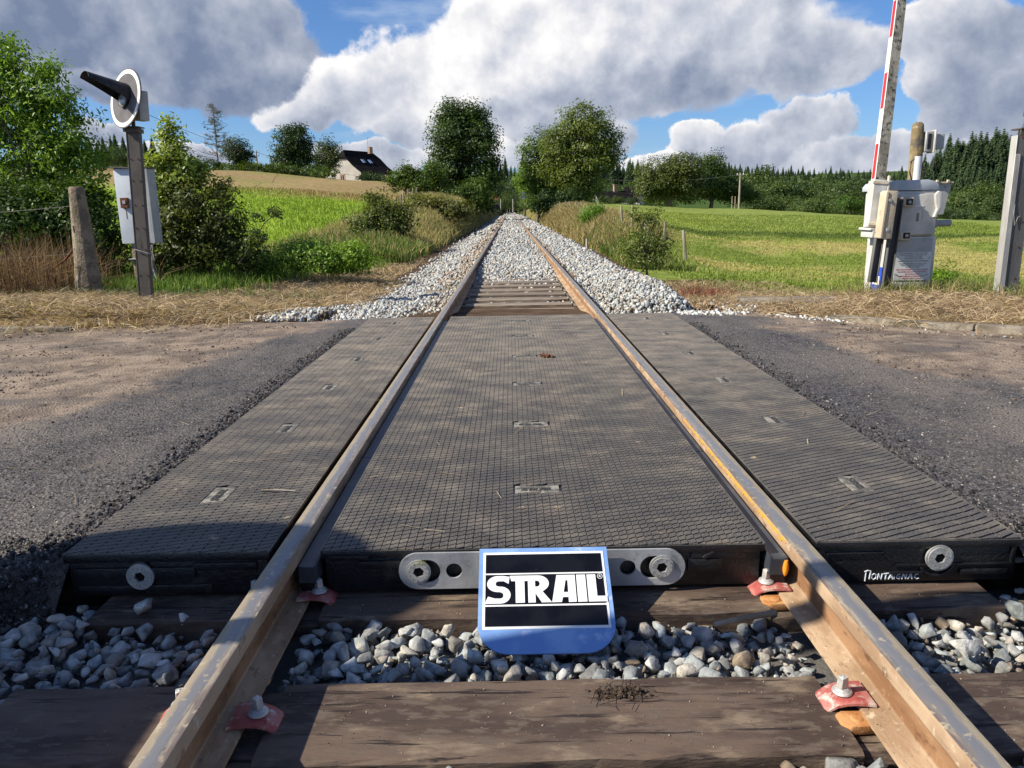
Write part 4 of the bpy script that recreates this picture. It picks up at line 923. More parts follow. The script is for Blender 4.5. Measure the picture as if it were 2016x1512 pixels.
# beyond the crossing
simple = stone_templates(24, 9); parts = []
def far_stones(y0, y1, s, size, seed, dens=1.0, hi=.54):
    rg = np.random.default_rng(seed); x, y = jgrid(rg, -3.1, 3.1, y0, y1, s)
    sz = np.clip(rg.lognormal(math.log(size), .25, len(x)), size*.55, size*1.7)
    hz = shoulder(x, y); gnd = ground_z(x, y)
    wl = np.interp(y, [7.2, 8.0, 9.0, 10, 14, 25, 60], [2.55, 2.45, 2.25, 2.05, 1.95, 2.1, 2.25]); wr = np.interp(y, [7.2, 8.0, 9.5, 12.5, 25, 60], [2.55, 2.1, 2.25, 2.3, 2.3, 2.35])
    hz = np.maximum(hz, np.where(np.abs(x) > 1.45, gnd, -9)+.012)
    edge = np.where(x < 0, wl-(-x), wr-x); pk = sst(-.15, .22, edge+rg.uniform(-.2, .2, len(x)))
    onsl = np.zeros(len(x), bool)
    for k in range(13): onsl |= (np.abs(y-(7.60+.585*k)) < .125) & (np.abs(x) < 1.28)
    keep = (rg.random(len(x)) < pk*dens) & (np.abs(np.abs(x)-.7525) > .048+sz*.4) & ~((y < 7.26+sz) & (np.abs(x) < 1.5)) & ~((y < kerb_y(x)+.02) & (np.abs(x) >= 1.5) & (rg.random(len(x)) > .12))
    keep &= ~(onsl & (np.abs(x) < .72) & (rg.random(len(x)) > sst(9.0, 14.2, y)*.95+.26)) & ~(onsl & (np.abs(x) >= .72) & (np.abs(x) < 1.15) & (rg.random(len(x)) > .35+sst(9.5, 13, y)))
    c = stone_cols(rg, len(x), .28, hi, .25, .04)
    warm = ((np.abs(x) < .70) & (y < 12.0)) | ((np.abs(x) < 1.12) & (x < -.8) & (y < 60)); m_ = warm & (rg.random(len(x)) < .5)
    c = np.where(m_[:, None], c*np.array((.92, .82, .68)), c)
    brownz = (x > 1.75) & (edge < .32) & (y < 12); c = np.where((brownz & (rg.random(len(x)) < .75))[:, None], np.array((.30, .20, .12))*rg.uniform(.5, 1.4, len(x))[:, None], c)
    far_b = (x < -.80) & (x > -1.25) & (y > 12); c = np.where((far_b & (rg.random(len(x)) < .45))[:, None], np.array((.36, .26, .19))*rg.uniform(.6, 1.2, len(x))[:, None], c)
    far_b = (x > .80) & (x < .98) & (y > 12); c = np.where((far_b & (rg.random(len(x)) < .5))[:, None], np.array((.34, .22, .15))*rg.uniform(.6, 1.2, len(x))[:, None], c)
    p = np.stack([x, y, hz+rg.uniform(-.7, .55, len(x))*sz*np.where((np.abs(x) < .72) & (y < 13), .6, 1)+np.where(onsl & (np.abs(x) < .72), .022*sst(11, 8, y), 0)], 1)[keep]
    return p, sz[keep], c[keep]
P_, S__, C_ = [], [], []
for args in ((7.2, 11.5, .044, .0245, 1), (7.2, 11.5, .062, .028, 2), (11.5, 19, .058, .031, 3), (11.5, 19, .085, .036, 4), (19, 36, .085, .045, 5), (36, 75, .16, .080, 6), (75, 150, .32, .14, 7)):
    p, s_, c_ = far_stones(*args); P_.append(p); S__.append(s_); C_.append(c_)
# loose stones: white chips along the right kerb, grit on the road
rg = np.random.default_rng(33)
x = rg.uniform(1.6, 4.6, 110); y = kerb_y(x)-.04-np.abs(rg.normal(0, .22, 110))-(x > 3)*.1; P_.append(np.stack([x, y, -.030+0*x], 1)); S__.append(np.clip(rg.lognormal(math.log(.010), .55, 110), .004, .035)); C_.append(stone_cols(rg, 110, .2, .42, .5, .3))
x = rg.uniform(-6, -1.5, 170); y = rg.uniform(2.3, 7.0, 170); P_.append(np.stack([x, y, -.022-.012*np.clip(np.abs(x)-1.5, 0, 3)], 1)); S__.append(np.clip(rg.lognormal(math.log(.006), .5, 170), .003, .02)); C_.append(stone_cols(rg, 170, .2, .5, .5, .3))
x = rg.uniform(1.5, 4, 120); y = rg.uniform(2.3, 5.8, 120); P_.append(np.stack([x, y, -.022-.012*np.clip(np.abs(x)-1.5, 0, 3)], 1)); S__.append(np.clip(rg.lognormal(math.log(.006), .5, 120), .003, .02)); C_.append(stone_cols(rg, 120, .2, .4, .5, .3))
x = 1.5+1.3*rg.random(300)**1.5; y = kerb_y(x)+rg.normal(.02, .07, 300); P_.append(np.stack([x, y, -.02+0*x], 1)); S__.append(np.clip(rg.lognormal(math.log(.022), .3, 300), .01, .04)); C_.append(stone_cols(rg, 300, .45, .62, .2, .02))
o = scatter('ballast', np.concatenate(P_), np.concatenate(S__), np.concatenate(C_), simple, 13); tag(o, 'white and grey ballast heaped along the track beyond the crossing', 'ballast', kind='stuff')
# asphalt crumbs along the broken near edge of the asphalt and beside the panels
rg = np.random.default_rng(35); n = 9000
side = np.where(rg.random(n) < .62, -1, 1); d = np.abs(rg.normal(0, .05, n)); x = side*(1.43+np.where(rg.random(n) < .55, rg.uniform(0, 1.2, n), d)); y = np.where(np.abs(x) > 1.56, 1.985+rg.normal(.0, .075, n)+.04*(np.abs(x)-1.5), rg.uniform(2.02, 6.6, n)**1.0)
z = np.where(y < 2.03, -.045-1.35*(2.03-y), -.012)
z = z-.012*np.clip(np.abs(x)-1.5, 0, 3)
o = scatter('asphalt_crumbs', np.stack([x, y, z], 1), np.clip(rg.lognormal(math.log(.0062), .45, n), .003, .018), np.tile((.035, .033, .036), (n, 1))*rg.uniform(.5, 1.8, (n, 1)), simple, 14)
tag(o, 'black crumbs of fresh asphalt along the edges of the panels', 'asphalt', kind='stuff')
for loc, c, s_, lab in (((1.56, 2.30, -.004), (.55, .25, .17), .022, 'small red stone chip on the asphalt right of the crossing'),):
    tag(scatter('stone_chip', np.array([loc]), np.array([s_]), np.array([c]), detail[3:4], 3, flat=.45), lab, 'stone')
rg = np.random.default_rng(36); n = 14000
x = np.concatenate([rg.uniform(-8, -1.8, n), rg.uniform(1.9, 5, n//2)]); y = np.concatenate([rg.uniform(2.4, 7.2, n), rg.uniform(2.4, 7.0, n//2)]); k = (rg.random(len(x)) < road_dirt(x, y)*(.25+vnoise(x, y, 2.5, 63, 3))) & (y < kerb_y(x)); x, y = x[k], y[k]
o = scatter('dirt_clods', np.stack([x, y, -.012-.012*np.clip(np.abs(x)-1.5, 0, 3)], 1), np.clip(rg.lognormal(math.log(.0060), .55, len(x)), .003, .026), np.array((.13, .095, .07))*rg.uniform(.5, 1.7, (len(x), 1)), simple, 15, flat=.7)
tag(o, 'crumbs of brown earth spread over the road surface', 'earth', kind='stuff')
rg = np.random.default_rng(38); n = 5000; x = rg.choice([-1, 1], n)*(1.43+1.7*rg.random(n)); t_ = rg.random(n); y0 = 2.02+(vnoise(x, x*0, 3.0, 61, 3)-.5)*.22+np.clip(np.abs(x)-1.5, 0, 9)*0.04
o = scatter('asphalt_crumbs', np.stack([x, y0-.15*t_+.02, -.035-.215*t_], 1), np.clip(rg.lognormal(math.log(.0095), .4, n), .004, .020), np.tile((.030, .027, .027), (n, 1))*rg.uniform(.5, 1.9, (n, 1)), simple, 19)
tag(o, 'black asphalt crumbs spilling down the broken near edge of the asphalt', 'asphalt', kind='stuff')
# coarse chippings standing in the asphalt surface near the camera, and grit on sleepers and rail feet
rg = np.random.default_rng(37); chip = stone_templates(10, 19, 8, .8); n = 42000
x = rg.uniform(1.44, 3.1, n)*np.where(rg.random(n) < .55, -1, 1); y = 2.04+4.4*rg.random(n)**1.6; k = (rg.random(n) > road_dirt(x, y)) & (rg.random(n) < .45+vnoise(x, y, 3.0, 64, 3)); x, y = x[k], y[k]
cc = np.where((rg.random(len(x)) < .22)[:, None], np.array((.26, .23, .20))*rg.uniform(.6, 1.3, (len(x), 1)), np.array((.040, .037, .037))*rg.uniform(.5, 2.0, (len(x), 1)))
o = scatter('chippings', np.stack([x, y, -.0135-.012*np.clip(np.abs(x)-1.5, 0, 3)+(vnoise(x, y, 2.2, 71, 3)-.5)*.035*sst(1.42, 1.8, np.abs(x))], 1), np.clip(rg.lognormal(math.log(.0052), .3, len(x)), .003, .009), cc, chip, 16)
tag(o, 'coarse chippings in the asphalt surface beside the panels', 'chippings', kind='stuff')
n = 900; x = rg.uniform(-1.25, 1.25, n); y = np.where(rg.random(n) < .6, rg.uniform(1.41, 1.65, n), rg.uniform(1.985, 2.09, n)); z = np.where(np.abs(np.abs(x)-.757) < .117, -.170, -.1495)
x2 = rg.choice([-1, 1], 260)*.7525-.045+rg.normal(0, .008, 260); y2 = rg.uniform(1.2, 2.08, 260); k = np.abs(np.abs(x)-.7525) > .085
ng = 5200; xg = rg.uniform(-2.3, 2.5, ng); yg = rg.uniform(1.2, 2.06, ng); kg = (np.abs(np.abs(xg)-.7525) > .075) & ((np.abs(yg-1.53) > .142) | (np.abs(xg) > 1.3)) & ((np.abs(yg-2.105) > .133) | (np.abs(xg) > 1.3))
o = scatter('ballast_fines', np.stack([xg, yg, -.212+rg.uniform(0, .03, ng)], 1)[kg], np.clip(rg.lognormal(math.log(.008), .35, kg.sum()), .004, .014), stone_cols(rg, kg.sum(), .14, .36, .35, .12), chip, 18); tag(o, 'small gravel and fines between the near ballast stones', 'gravel', kind='stuff')
P3 = np.concatenate([np.stack([x, y, z], 1)[k], np.stack([x2, y2, -.1335+0*x2], 1)]); o = scatter('grit', P3, np.clip(rg.lognormal(math.log(.0016), .45, len(P3)), .0008, .005), np.array((.30, .25, .19))*rg.uniform(.25, 1.5, (len(P3), 1)), chip, 17)
tag(o, 'fine grit and crumbs lying on the near sleepers and rail feet', 'grit', kind='stuff')
# twig, dry leaf, stalks
mb = MB(); mb.tube([(-.985, 2.60, .004), (-.93, 2.595, .006), (-.86, 2.59, .003)], [.0030, .0036, .0022], 6)
tag(mb.build('twig', MT['wood_post'], None), 'short brown twig lying on the left rubber panels', 'twig')
mb = MB(); mb.tube([(.46, 1.905, -.150), (.55, 1.925, -.145), (.64, 1.945, -.140)], [.007, .008, .009], 8)
tag(mb.build('twig', MT['wood_post'], None), 'pale stick on the ballast beside the right rail foot', 'twig')
mb = MB(); rnd = random.Random(2)
for k in range(40):
    a = rnd.uniform(0, 6.28); q = rnd.uniform(0, 1); mb.box((.155+math.cos(a)*q*.045, 5.07+math.sin(a)*q*.05, .003+rnd.uniform(0, .012)), (.02, .014, .006), Matrix.Rotation(rnd.uniform(0, 3), 3, (rnd.random(), rnd.random(), 1)), .6)
tag(mb.build('dry_leaf', MT['rust'], None), 'crumpled brown leaf lying on the middle panels', 'leaf')

# ------------------------------------------------------------------ level crossing furniture
def signal(loc, rz, label, post_mat, flange_mat, disc_dir, disc_c, flip=1, big=1.0, cap=2.03, w=.155, flw=0):
    """channel post with cap plate, backing disc with white ring, hooded lamp and lamp case; disc_dir in local axes"""
    t = empty('warning_signal', loc, label, 'signal', 'flashing light signals', rz); H = cap
    mb = MB(); d = .09; th = .010
    mb.box((0, -d/2+th/2, H/2-.03), (w, th, H+.06)); mb.box((w/2-th/2, 0, H/2-.03), (th, d-2*th-.002, H+.06)); mb.build('post', post_mat, t, .002, 1)
    mb = MB(); mb.box((-w/2+th/2-.002, 0+.001, H/2-.05), (th, d+.01, H+.0))
    if flw: mb.box((-w/2+flw/2-.003, -d/2-.006, H/2-.14), (flw, .008, H-.18))
    mb.build('post_flange', flange_mat, t, .002, 1)
    mb = MB(); mb.box((.0, -.01, H+.012), (.20, .17, .014)); mb.box((0, -.075, H-.025), (.19, .016, .055)); mb.box((.085, 0, H-.03), (.012, .13, .05)); mb.build('cap_plate', MT['post_dark'], t, .003, 1)
    mb = MB()
    for z in (.30, .62, .88, 1.16, 1.45, 1.70):
        for x in (-.045, .045): mb = MB(); mb.cyl((x, -d/2-.002, z), .0085, .008, 'y', 8); mb.build('bolt_head', MT['rust'], t)
    mb = MB(); mb.tube([(.0, 0, H+.01), (0, 0, H+.20)], .022, 10); mb.cyl((0, 0, H+.16), .034, .05, 'z', 12); mb.build('neck', MT['post_dark'], t)
    c = Vector(disc_c); n = Vector(disc_dir).normalized(); u = Vector((0, 0, 1)).cross(n).normalized(); v = n.cross(u)
    def disc(name, r0, r1, off, h, m_, par, nn=56):
        mb = MB(); vs = []; fs = []
        for z in (off, off+h):
            for r_ in (r0, r1):
                for k in range(nn): a = 2*math.pi*k/nn; vs.append(c+(u*math.cos(a)+v*math.sin(a))*max(r_, 1e-4)*big+n*z)
        for k in range(nn):
            q = (k+1) % nn
            fs += [(k, q, nn+q, nn+k), (2*nn+k, 3*nn+k, 3*nn+q, 2*nn+q), (nn+k, nn+q, 3*nn+q, 3*nn+k), (k, 2*nn+k, 2*nn+q, q)]
        mb.add(vs, fs); return mb.build(name, m_, par, smooth=False)
    b = disc('backing_disc', .10, .350, 0, .012, MT['disc'], t); disc('white_ring', .288, .336, .0125, .0015, MT['ring'], b)
    mb = MB(); mb.cyl(c+n*.02, .115*big, .05, n, 28); mb.cyl(c-n*.05, .11*big, .10, n, 24, .09*big); mb.build('lamp_housing', MT['visor'], t, smooth=True)
    mb = MB(); mb.cyl(c+n*.05-v*.03, .085*big, .02, n, 28, .06*big); mb.build('lens', MT['lens'], t, smooth=True)
    # long hood, open below, narrowing outwards
    vs = []; fs = []; na = 13; nl = 7; Lh = .46
    for th_ in (0, .006):
        for i in range(nl):
            s_ = i/(nl-1); r_ = (.140-.034*s_)*big-th_; o = c+n*(.03+Lh*s_)+v*(.03+.055*s_)
            half = 115-30*s_
            for k in range(na): a = R(90-half+2*half*k/(na-1)); vs.append(o+u*math.cos(a)*r_+v*math.sin(a)*r_*(1-.25*s_))
    m_ = na*nl
    for i in range(nl-1):
        for k in range(na-1): a = i*na+k; fs += [(a, a+1, a+1+na, a+na), (m_+a, m_+a+na, m_+a+na+1, m_+a+1)]
    for k in range(na-1): fs += [(k, m_+k, m_+k+1, k+1), ((nl-1)*na+k, (nl-1)*na+k+1, m_+(nl-1)*na+k+1, m_+(nl-1)*na+k)]
    for i in range(nl-1): fs += [(i*na, (i+1)*na, m_+(i+1)*na, m_+i*na), (i*na+na-1, m_+i*na+na-1, m_+(i+1)*na+na-1, (i+1)*na+na-1)]
    mb = MB(); mb.add(vs, fs); mb.box(c+n*.06+v*.14+u*(-.06), (.02, .02, .06)); mb.build('hood', MT['visor'], t, smooth=True)
    mb = MB(); bx_ = c-n*.11+u*(.12*flip); M_ = Matrix.Rotation(math.atan2(n.y, n.x)+R(90), 3, 'Z'); mb.box((bx_.x, bx_.y, bx_.z-.06), (.15, .12, .34), M_); mb.build('lamp_case', MT['grey_box'], t, .014, 2)
    mb = MB(); mb.tube([(0, 0, H+.18), (c.x-n.x*.07, c.y-n.y*.07, c.z-.26), c-n*.06], [.014, .014, .018], 8); mb.build('bracket', MT['post_dark'], t)
    return t
s_l = signal((-4.70, 9.75, gz(-4.7, 9.75)-.02), R(0), 'dark signal post with white ringed disc and long black hood, left of the track', MT['post_dark'], MT['post_dark'], (-.60, -.80, .17), (-.03, -.07, 2.33+.06), 1, 1.0, 2.06)
s_l.location.z += .07
s_l.rotation_euler.y = R(2.6)
s_r = signal((5.105, 8.08, -.12), R(0), 'light grey galvanised signal post cut off by the right edge of the view', MT['post_grey'], MT['flange'], (.80, .60, .1), (.80, .10, 2.30), 1, 1.0, 1.77, .20, .055)
kids_r = {c.name.split('.')[0]: c for c in kids(s_r)}
mb = MB(); mb.box((.085, -.02, 1.98), (.17, .15, .27)); mb.build('grey_case', MT['grey_box'], s_r, .03, 3)
mb = MB(); mb.cyl((.055, -.098, 2.05), .016, .014, 'y', 10); mb.build('bolt_head', MT['rust'], s_r)
mb = MB(); mb.tube([(-.045, -.052, 1.05), (-.05, -.06, .95), (-.03, -.06, .84), (0, -.055, .92), (.02, -.05, .93)], .003, 5); mb.build('loose_wire', MT['flange'], s_r)
kk = {c.name.split('.')[0]: c for c in kids(s_l)}
mb = MB(); mb.tube([(-.085, -.062, .62), (0, -.068, .60), (.085, -.060, .575), (.092, .0, .57)], .0055, 6); mb.build('tie_wire', MT['flange'], s_l)
s_n = copy_tree(s_l); s_n.rotation_euler.y = 0; s_n.location = (-3.93, 1.44, -.06); s_n['label'] = 'unseen dark signal post with round disc, added left of the camera to shade the foreground'  # added copy out of view; its disc and post shade the left panel

# telephone cabinet on its concrete post
cb = empty('cabinet', (-5.52, 11.55, gz(-5.5, 11.5)), 'white metal cabinet with rusty lock box and red sticker behind the dark signal post', 'cabinet', rz=R(-3))
mb = MB(); mb.box((.0, .0, 1.25), (.50, .20, 1.06)); mb.build('case', MT['cabinet'], cb, .008, 2)
mb = MB(); mb.box((.242, -.02, 1.25), (.050, .235, 1.062)); mb.build('side_rim', MT['grey_box'], cb, .004, 1)
mb = MB(); mb.box((0, -.01, 1.787), (.56, .26, .018), Matrix.Rotation(R(2), 3, 'Y')); mb.build('lid', MT['post_dark'], cb, .004, 1)
mb = MB(); mb.box((-.125, -.122, 1.30), (.11, .05, .145)); lk = mb.build('lock_box', MT['rust'], cb, .005, 1)
mb = MB(); mb.box((-.12, -.150, 1.31), (.04, .01, .045)); mb.build('keyhole_cover', MT['screw'], lk)
mb = MB(); mb.box((-.13, -.1028, 1.15), (.006, .002, .15)); mb.build('rust_streak', MT['rust'], cb)
mb = MB(); mb.box((.115, -.1035, 1.52), (.10, .003, .045)); stk = mb.build('sticker', MT['orange'] if False else mat('red_sticker', (.70, .10, .05), rough=.5), cb)
text_mesh('sticker_print', 'urgence', .022, MT['ring'], stk, Matrix.Translation((.115, -.1060, 1.513)) @ Matrix.Rotation(R(90), 4, 'X'))
mb = MB(); mb.prism([(-.10, -.25), (.06, -.25), (.035, .70), (-.075, .70)], ((1, 0, 0), (0, 0, 1), (0, 1, 0)), (-.06, -.07, .0), .13); mb.build('concrete_post', MT['conc'], cb, .012, 2)
mb = MB(); mb.box((.02, -.13, .50), (.30, .14, .012)); mb.prism([(0, 0), (.12, 0), (0, -.10)], ((0, -1, 0), (0, 0, 1), (1, 0, 0)), (-.12, -.07, .495), .012); mb.tube([(.16, -.15, .55), (.20, -.16, .48), (.18, -.13, .38), (.22, -.15, .25), (.24, -.12, .05)], .012, 6); mb.build('bracket_shelf', MT['grey_box'], cb)
mb = MB(); rnd = random.Random(3)
for k in range(5):
    x = .16+rnd.uniform(-.02, .05); mb.tube([(x, -.1, .7), (x+rnd.uniform(-.04, .04), -.12, .5), (x+rnd.uniform(-.05, .06), -.1, .35), (x+rnd.uniform(-.03, .08), -.12, .1)], .004, 5)
mb.build('loose_cables', MT['flange'], cb)

cb_n = copy_tree(cb); cb_n.location = (-3.22, 1.50, -.06); cb_n.rotation_euler.z = R(88); cb_n['label'] = 'unseen white metal cabinet, added left of the camera to shade the near ballast'; cb['group'] = cb_n['group'] = 'equipment cabinets'  # second cabinet added out of view to cast shade on the left ballast
# old concrete fence post and its wires
cp = empty('concrete_post', (-5.74, 10.35, gz(-5.74, 10.3)), 'mossy old concrete fence post with rough edges at the left, in front of the brambles', 'fence post')
mb = MB(); rnd = random.Random(6); lv = [-.2, 0, .22, .48, .76, 1.02, 1.24, 1.40, 1.44]; vs = []; fs = []
for i, z in enumerate(lv):
    w = .175-.050*z+rnd.uniform(-.006, .006)-(.012 if i == len(lv)-1 else 0); dx_ = .01*z
    for k in range(8):
        a = R(45*k+22.5); vs.append((dx_+math.cos(a)*w*1.02+rnd.uniform(-.006, .006), math.sin(a)*w*.8, z))
for i in range(len(lv)-1):
    for k in range(8): fs.append((i*8+k, i*8+(k+1) % 8, (i+1)*8+(k+1) % 8, (i+1)*8+k))
fs += [tuple(range(8))[::-1], tuple(range(len(lv)*8-8, len(lv)*8))]; mb.add(vs, fs); mb.build('shaft', MT['conc'], cp, .006, 1)
mb = MB(); mb.box((-.03, -.118, .90), (.014, .004, .09)); mb.build('slot', MT['black'], cp)
mb = MB(); mb.tube([(-.14, -.03, .62), (-.26, -.02, .50), (-.50, 0, .36)], [.016, .014, .010], 6); mb.build('iron_strut', MT['rust'], cp)
for k, z in enumerate((1.13, .52)):
    p0 = Vector((-5.68, 10.33, z)); pts = [p0+Vector((-4.5*t_, .5*t_, -.10*math.sin(math.pi*t_))) for t_ in np.linspace(0, 1, 9)]
    mb = MB(); mb.tube(pts, .0035, 4); o = mb.build('fence_wire', MT['wire'], None); tag(o, ['upper', 'lower'][k]+' fence wire running left from the mossy concrete post', 'wire', 'wires of the left fence')

# ------------------------------------------------------------------ barrier machine
def barrier(loc, rz, label, boom_lean):
    t = empty('barrier_machine', loc, label, 'crossing barrier', 'crossing barriers', rz)
    w, d, h = .54, .50, .72
    mb = MB(); mb.box((w/2, d/2, h/2-.04), (w, d, h+.08)); mb.build('pedestal', MT['white_old'], t, .008, 2)
    mb = MB(); mb.box((w/2+.005, -.012, .485), (w-.10, .016, .42)); mb.build('door_panel', MT['grey_box'], t, .004, 1)
    npl = MB(); npl.box((w/2+.02, -.025, .395), (.405, .006, .315)); pl = npl.build('notice_plate', MT['plate'], t, .002, 1)
    lo = MB(); lo.box((w/2+.01, -.022, .150), (.42, .008, .125)); lw = lo.build('lower_plate', MT['plate'], t, .003, 1)
    FT = lambda x, z: Matrix.Translation((x, -.0290, z)) @ Matrix.Rotation(R(90), 4, 'X')
    xc = w/2+.02
    greys = ["IL EST FORMELLEMENT INTERDIT D'ENTRAVER", "LE FONCTIONNEMENT DE L'INSTALLATION", "EN S'EXPOSANT SOUS PEINE", "A DES POURSUITES JUDICIAIRES", "", "L'IMMOBILISATION D'UNE VOITURE ENTRAINE UNE", "", "L'ALARME DES FEUX ROUGES CLIGNOTANTS", "LE FONCTIONNEMENT DES BARRIERES", "ET L'ARRET DES TRAINS"]
    z = .532
    for s_ in greys:
        if s_: text_mesh('notice_text', s_, .0170, MT['print_grey'], pl, FT(xc, z) @ Matrix.Scale(.87, 4, (1, 0, 0)), .001)
        z -= .0195 if s_ else .008
    z = .352
    for s_ in ["POUR TOUT INCIDENT OU TOUTE ANOMALIE", "CONSTATEE DANS LE FONCTIONNEMENT", "DE L'INSTALLATION", "PRIERE D'UTILISER LE TELEPHONE SITUE", "PRES DU PASSAGE A NIVEAU"]:
        text_mesh('notice_text_red', s_, .0195, MT['print_red'], pl, FT(xc, z) @ Matrix.Scale(.88, 4, (1, 0, 0)), .001); z -= .0245
    mb = MB()
    for x, z in ((.465, .485), (.455, .300), (.12, .300)): mb.cyl((x, -.030, z), .006, .006, 'y', 8)
    mb.build('plate_screws', MT['black'], pl)
    text_mesh('plate_number', '4', .05, MT['print_grey'], lw, Matrix.Translation((xc, -.0272, .13)) @ Matrix.Rotation(R(90), 4, 'X'), .001)
    # housing with rounded lid
    hw, hd = .60, .52
    mb = MB(); mb.box((w/2-.05, d/2, h+.25), (hw-.04, hd, .49)); mb.build('housing', MT['white_old'], t, .022, 3)
    prof = [(-.30, 0), (-.30, .045), (-.27, .085), (-.20, .108), (.17, .112), (.25, .095), (.29, .060), (.30, 0)]
    mb = MB(); mb.prism(prof, ((1, 0, 0), (0, 0, 1), (0, 1, 0)), (w/2-.06, -.02, h+.50), hd+.04); mb.build('lid', mat('lid_grey_blue', (.36, .40, .45), (.46, .49, .53), 4, .6, .15, 40, spots=[((.10, .09, .08), 18, .66, .72)]), t, .008, 2)
    mb = MB(); mb.box((w/2+.02, -.022, h+.24), (hw-.18, .024, .44)); dr = mb.build('door', MT['white_old'], t, .012, 2)
    mb = MB(); mb.box((w/2+.03, -.036, h+.33), (.10, .004, .018)); mb.build('door_plate', MT['plate'], dr, .002, 1)
    mb = MB(); mb.box((w/2+.02, -.0352, h+.21), (.03, .002, .09)); mb.build('scuffed_mark', mat('scuffs', (.25, .22, .19), rough=.9), dr)
    for z in (h+.375, h+.015):
        mb = MB(); mb.box((.155, -.05, z), (.115, .075, .10)); q = mb.build('latch', MT['cream'], t, .016, 2)
        mb = MB(); mb.box((.16, -.0885, z), (.075, .006, .065)); mb.build('latch_recess', MT['visor'], q, .008, 1)
        mb = MB(); mb.cyl((.16, -.094, z), .018, .014, 'y', 10); mb.build('latch_nut', MT['grey_box'], q)
    mb = MB(); mb.prism([(.485, .40), (.52, .44), (.56, .42), (.565, .27), (.52, .15), (.49, .16), (.52, .25), (.50, .30)], ((1, 0, 0), (0, 0, 1), (0, -1, 0)), (-.04, -.03, h+.05), .045); mb.build('handle', MT['white_old'], t, .008, 2)
    mb = MB(); mb.cyl((.66, .2, h+.135), .038, .26, 'x', 18); mb.cyl((.59, .2, h+.135), .062, .05, 'x', 18); mb.build('drive_shaft', MT['grey_box'], t, .004, 1)
    mb = MB(); mb.prism([(-.10, 0), (-.10, -.030), (.30, -.030), (.30, 0)], ((1, 0, 0), (0, 0, 1), (0, 1, 0)), (-.06, .10, h+.10), .30); mb.build('side_ledge', MT['white_old'], t, .006, 1)
    mb = MB(); mb.box((-.05, .25, h+.035), (.16, .30, .09)); mb.prism([(-.10, .08), (-.07, .28), (-.02, .40), (.04, .44), (.04, .08)], ((1, 0, 0), (0, 0, 1), (0, 1, 0)), (-.02, .18, h), .14); mb.build('side_casting', MT['white_old'], t, .010, 2)
    # phone sticker on the left face
    F2 = lambda dx_, y, z: Matrix.Translation((dx_, y, z)) @ Matrix.Rotation(R(-90), 4, 'Z') @ Matrix.Rotation(R(90), 4, 'X')
    mb = MB(); mb.box((-.0022, .19, .225), (.004, .25, .31)); bs = mb.build('phone_sticker', MT['blue'], t)
    mb = MB(); mb.box((-.0052, .19, .225), (.002, .16, .10)); mb.box((-.0052, .20, .10), (.002, .19, .012)); mb.box((-.0052, .115, .10), (.002, .03, .026), Matrix.Rotation(R(45), 3, 'X')); mb.build('phone_mark', MT['ring'], bs)
    mb = MB(); mb.box((-.0072, .19, .235), (.002, .09, .018)); mb.box((-.0072, .15, .222), (.002, .022, .03)); mb.box((-.0072, .23, .222), (.002, .022, .03)); mb.build('handset_mark', MT['blue'], bs)
    # boom with arms and counterweight in front of the left side
    def channel(mb, p0, p1, w_, dp, th=.008):
        p0, p1 = Vector(p0), Vector(p1); dr_ = (p1-p0); L = dr_.length; M_ = Vector((0, 0, 1)).rotation_difference(dr_.normalized()).to_matrix(); c = (p0+p1)/2
        mb.box(c+M_ @ Vector((0, dp/2, 0)), (w_, th, L), M_); mb.box(c+M_ @ Vector((-w_/2+th/2, 0, 0)), (th, dp-th-.002, L), M_); mb.box(c+M_ @ Vector((w_/2-th/2, 0, 0)), (th, dp-th-.002, L), M_)
    ln = Vector(boom_lean)
    b0 = Vector((-.24, -.14, .98)); Lb = 4.9; ax_ = ln.normalized(); M_ = Vector((0, 0, 1)).rotation_difference(ax_).to_matrix()
    vs = []; W0, W1, D0, D1 = .115, .075, .100, .075
    def bx4(s_, e=0): 
        o = b0+ax_*(Lb*s_); a = W0+(W1-W0)*s_; b = D0+(D1-D0)*s_
        return [o+M_ @ Vector((x*(a/2+e), y*(b/2+e), 0)) for x, y in ((-1, -1), (1, -1), (1, 1), (-1, 1))]
    q0, q1 = bx4(0), bx4(1); mb = MB(); mb.cur = 0; mb.add(q0+q1, [(3, 2, 1, 0), (4, 5, 6, 7), (0, 3, 7, 4)])
    mb.cur = 1; mb.add(q0+q1, [(0, 1, 5, 4)]); mb.cur = 0; mb.add(q0+q1, [(1, 2, 6, 5), (2, 3, 7, 6)])
    bo = mb.build('boom', [MT['boom_white'], MT['lichen']], t)
    for s0, s1_ in ((.075, .150), (.225, .300), (.375, .450), (.53, .60), (.68, .75), (.83, .90)):
        a, b = bx4(s0), bx4(s1_); mb = MB(); e = M_ @ Vector((-.0022, 0, 0)); mb.add([a[3]+e+(a[0]-a[3])*.12, a[0]+e-(a[0]-a[3])*.22, b[0]+e-(b[0]-b[3])*.22, b[3]+e+(b[0]-b[3])*.12, a[3]+e*.3+(a[0]-a[3])*.12, a[0]+e*.3-(a[0]-a[3])*.22, b[0]+e*.3-(b[0]-b[3])*.22, b[3]+e*.3+(b[0]-b[3])*.12], [(0, 1, 2, 3), (7, 6, 5, 4), (0, 4, 5, 1), (1, 5, 6, 2), (2, 6, 7, 3), (3, 7, 4, 0)]); mb.build('red_band', MT['boom_red'], bo)
    mb = MB(); P = lambda s_: b0+ax_*s_
    mb.box(P(.10)+M_ @ Vector((.0, 0, 0)), (.15, .135, .50), M_); mb.build('boom_socket', MT['white_old'], t, .006, 1)
